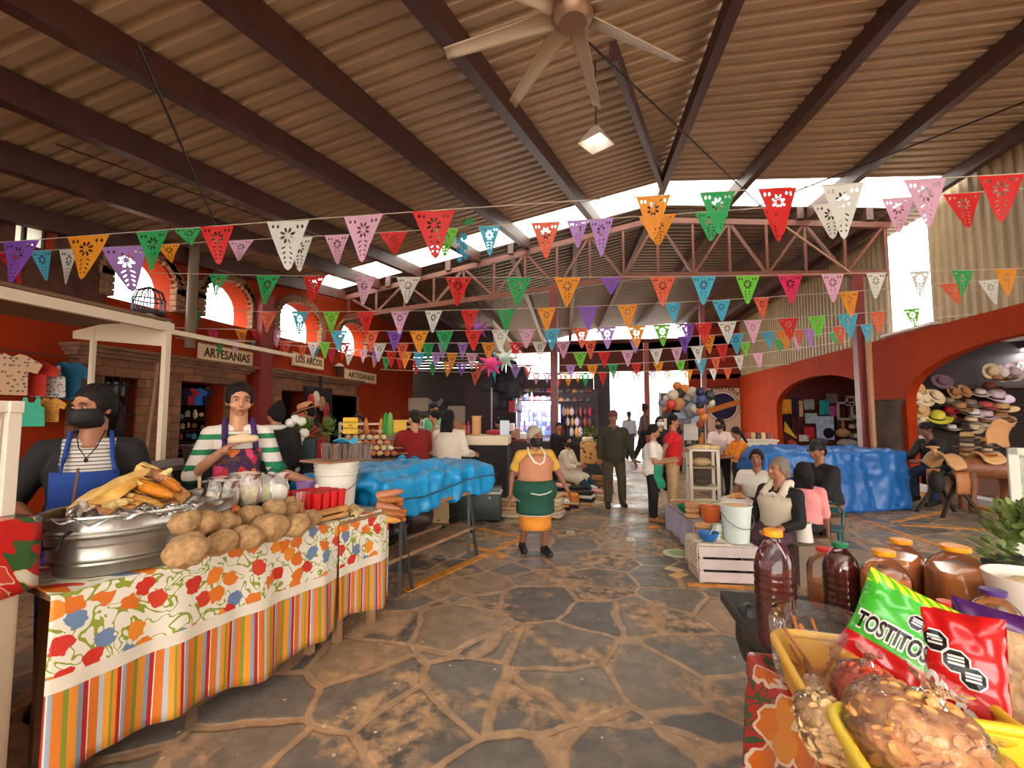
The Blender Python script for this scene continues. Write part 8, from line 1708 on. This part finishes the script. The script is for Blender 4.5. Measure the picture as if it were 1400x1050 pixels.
garland('fifth string', ((235, 448), (1300, 418)), 16, 9.0, 7.4, [(290, 16, 'm', 22), (330, 18, 'o', 24), (352, 20, 'r', 26), (378, 16, 'p', 24), (463, 24, 'b', 28), (508, 20, 's', 30), (540, 22, 'v', 28), (573, 26, 'o', 30), (608, 25, 'g', 30), (647, 24, 'r', 28), (684, 24, 'w', 30), (720, 24, 'p', 28), (754, 24, 'b', 30), (795, 24, 's', 28), (830, 25, 'l', 30), (870, 26, 'o', 30), (905, 25, 'y', 30), (940, 22, 'v', 26), (962, 24, 'r', 30), (994, 26, 'w', 30), (1029, 26, 'p', 32), (1077, 28, 'r', 30), (1117, 26, 'y', 30), (1159, 30, 'b', 34), (1200, 22, 's', 30), (1246, 22, 'y', 26)])
garland('sixth string', ((240, 462), (1330, 430)), 20, 10.0, 8.4, [(300, 14, 'g', 20), (322, 14, 'p', 20), (350, 16, 'b', 20), (390, 18, 's', 22), (428, 16, 'w', 22), (444, 15, 'y', 22), (470, 18, 'r', 24), (519, 20, 'w', 26), (550, 18, 's', 24), (585, 18, 'g', 24), (606, 16, 'l', 22), (633, 16, 'l', 22), (668, 20, 'o', 24), (705, 18, 'r', 22), (738, 20, 'w', 24), (770, 20, 'p', 24), (807, 18, 's', 26), (868, 18, 'l', 20), (935, 18, 'v', 24), (968, 20, 'o', 26), (1006, 22, 'b', 28), (1050, 20, 'b', 26), (1072, 22, 'o', 26), (1093, 16, 's', 22), (1106, 18, 'l', 26), (1147, 18, 's', 26), (1184, 16, 'b', 26)])
garland('seventh string', ((290, 462), (1190, 448)), 28, 11.2, 9.6, [(360, 14, 'o', 18), (386, 12, 'r', 20), (413, 14, 's', 18), (430, 16, 'b', 24), (453, 13, 'm', 20), (478, 16, 'w', 22), (497, 12, 'p', 18), (515, 14, 'v', 20), (535, 14, 'r', 22), (556, 14, 'o', 24), (573, 16, 'b', 22), (596, 14, 'l', 20), (618, 15, 'o', 22), (645, 16, 'p', 22), (682, 16, 'b', 20), (793, 20, 'y', 22), (826, 18, 'r', 22), (858, 18, 'p', 22), (897, 18, 'w', 22), (925, 16, 'p', 22), (953, 18, 'w', 24), (987, 18, 'r', 24), (1018, 16, 'y', 20), (1065, 16, 'g', 18), (1090, 14, 'p', 20), (1140, 16, 'g', 18)])
garland('eighth string', ((500, 486), (1160, 466)), 22, 12.2, 10.6, [(513, 10, 'o', 16), (529, 13, 'g', 18), (548, 12, 'r', 16), (571, 14, 'r', 20), (592, 13, 'g', 20), (613, 15, 'o', 20), (632, 15, 'v', 18), (655, 14, 's', 20), (676, 14, 'b', 18), (705, 18, 'l', 18), (722, 14, 's', 20), (780, 14, 'l', 18), (810, 16, 'o', 20), (838, 14, 'g', 20), (870, 14, 'r', 18), (900, 15, 'o', 18), (930, 15, 'y', 18), (958, 18, 'b', 22), (978, 13, 's', 20), (1010, 14, 'w', 20), (1036, 14, 'p', 20)])
garland('farthest string', ((520, 505), (1080, 498)), 8, 13.6, 12.6, [(650, 13, 's', 18), (664, 12, 'v', 14), (679, 12, 'b', 18), (692, 10, 'o', 16), (707, 16, 'b', 20), (719, 12, 'p', 14), (733, 12, 'p', 16), (748, 12, 'l', 14), (764, 12, 'r', 18), (777, 16, 'o', 18), (790, 11, 'o', 14), (800, 14, 'g', 20), (824, 12, 'r', 18), (841, 12, 'p', 14), (870, 14, 'w', 18), (892, 12, 'l', 14), (912, 10, 'o', 16), (940, 14, 'o', 18), (975, 12, 'w', 16), (995, 12, 's', 16)])
# folded paper rosette of blue and green tied where the second string meets a beam
q = at(632, 318, D=4.4); b = MB()
for k in range(9): b.grid(lambda u, v: q+V((.03*math.sin(k*2.1)+(v-.5)*.05, .02*math.cos(k*1.7), -.03*k-.05*u+.01*math.sin(v*9+k))), 3, 4)
tag(b.build('paper_tassel', tissue('paper_b', rgb(70, 184, 214), .4), solid=.002), 'light blue crumpled paper tassel hanging beside the big red pennant', 'paper tassel')
q = at(641, 303, D=4.35); b = MB()
for k in range(6): a = k*1.05; b.grid(lambda u, v: q+V((math.cos(a)*.06*u+(v-.5)*.02, .02*math.sin(k), math.sin(a)*.05*u+.012*math.sin(v*7))), 3, 3)
tag(b.build('paper_flower', tissue('paper_g', rgb(46, 170, 92), .4), solid=.002), 'green crumpled paper flower on top of the light blue tassel', 'paper flower')
# pinatas hanging over the far stalls
for i, (px, py, k, r_) in enumerate(((672, 497, (226, 60, 130), .22), (690, 490, (196, 216, 200), .2), (655, 450, (110, 40, 110), .18))):
    p = at(px, py, D=10.5); t = thing('pinata', '%s star piñata hanging near the red centre post' % ['hot pink', 'pale green', 'purple'][i], 'pinata', p); b = MB(); b.ell((0, 0, 0), (r_*.7,)*3); b.build('body', K(*k), t)
    for a in range(7): d = V((math.cos(a*.9), .3*math.sin(a*2), math.sin(a*.9))); b = MB(); b.cyl(d*r_*.5, d*r_*1.5, r_*.3, .01, 10); b.build('cone', K(*k), t)
    b = MB(); b.cyl((0, 0, r_*.5), (0, 0, roof(p.x, p.y)-p.z-.02), .006, n=5); b.build('cord', CAB, t)
bpy.context.view_layer.update()
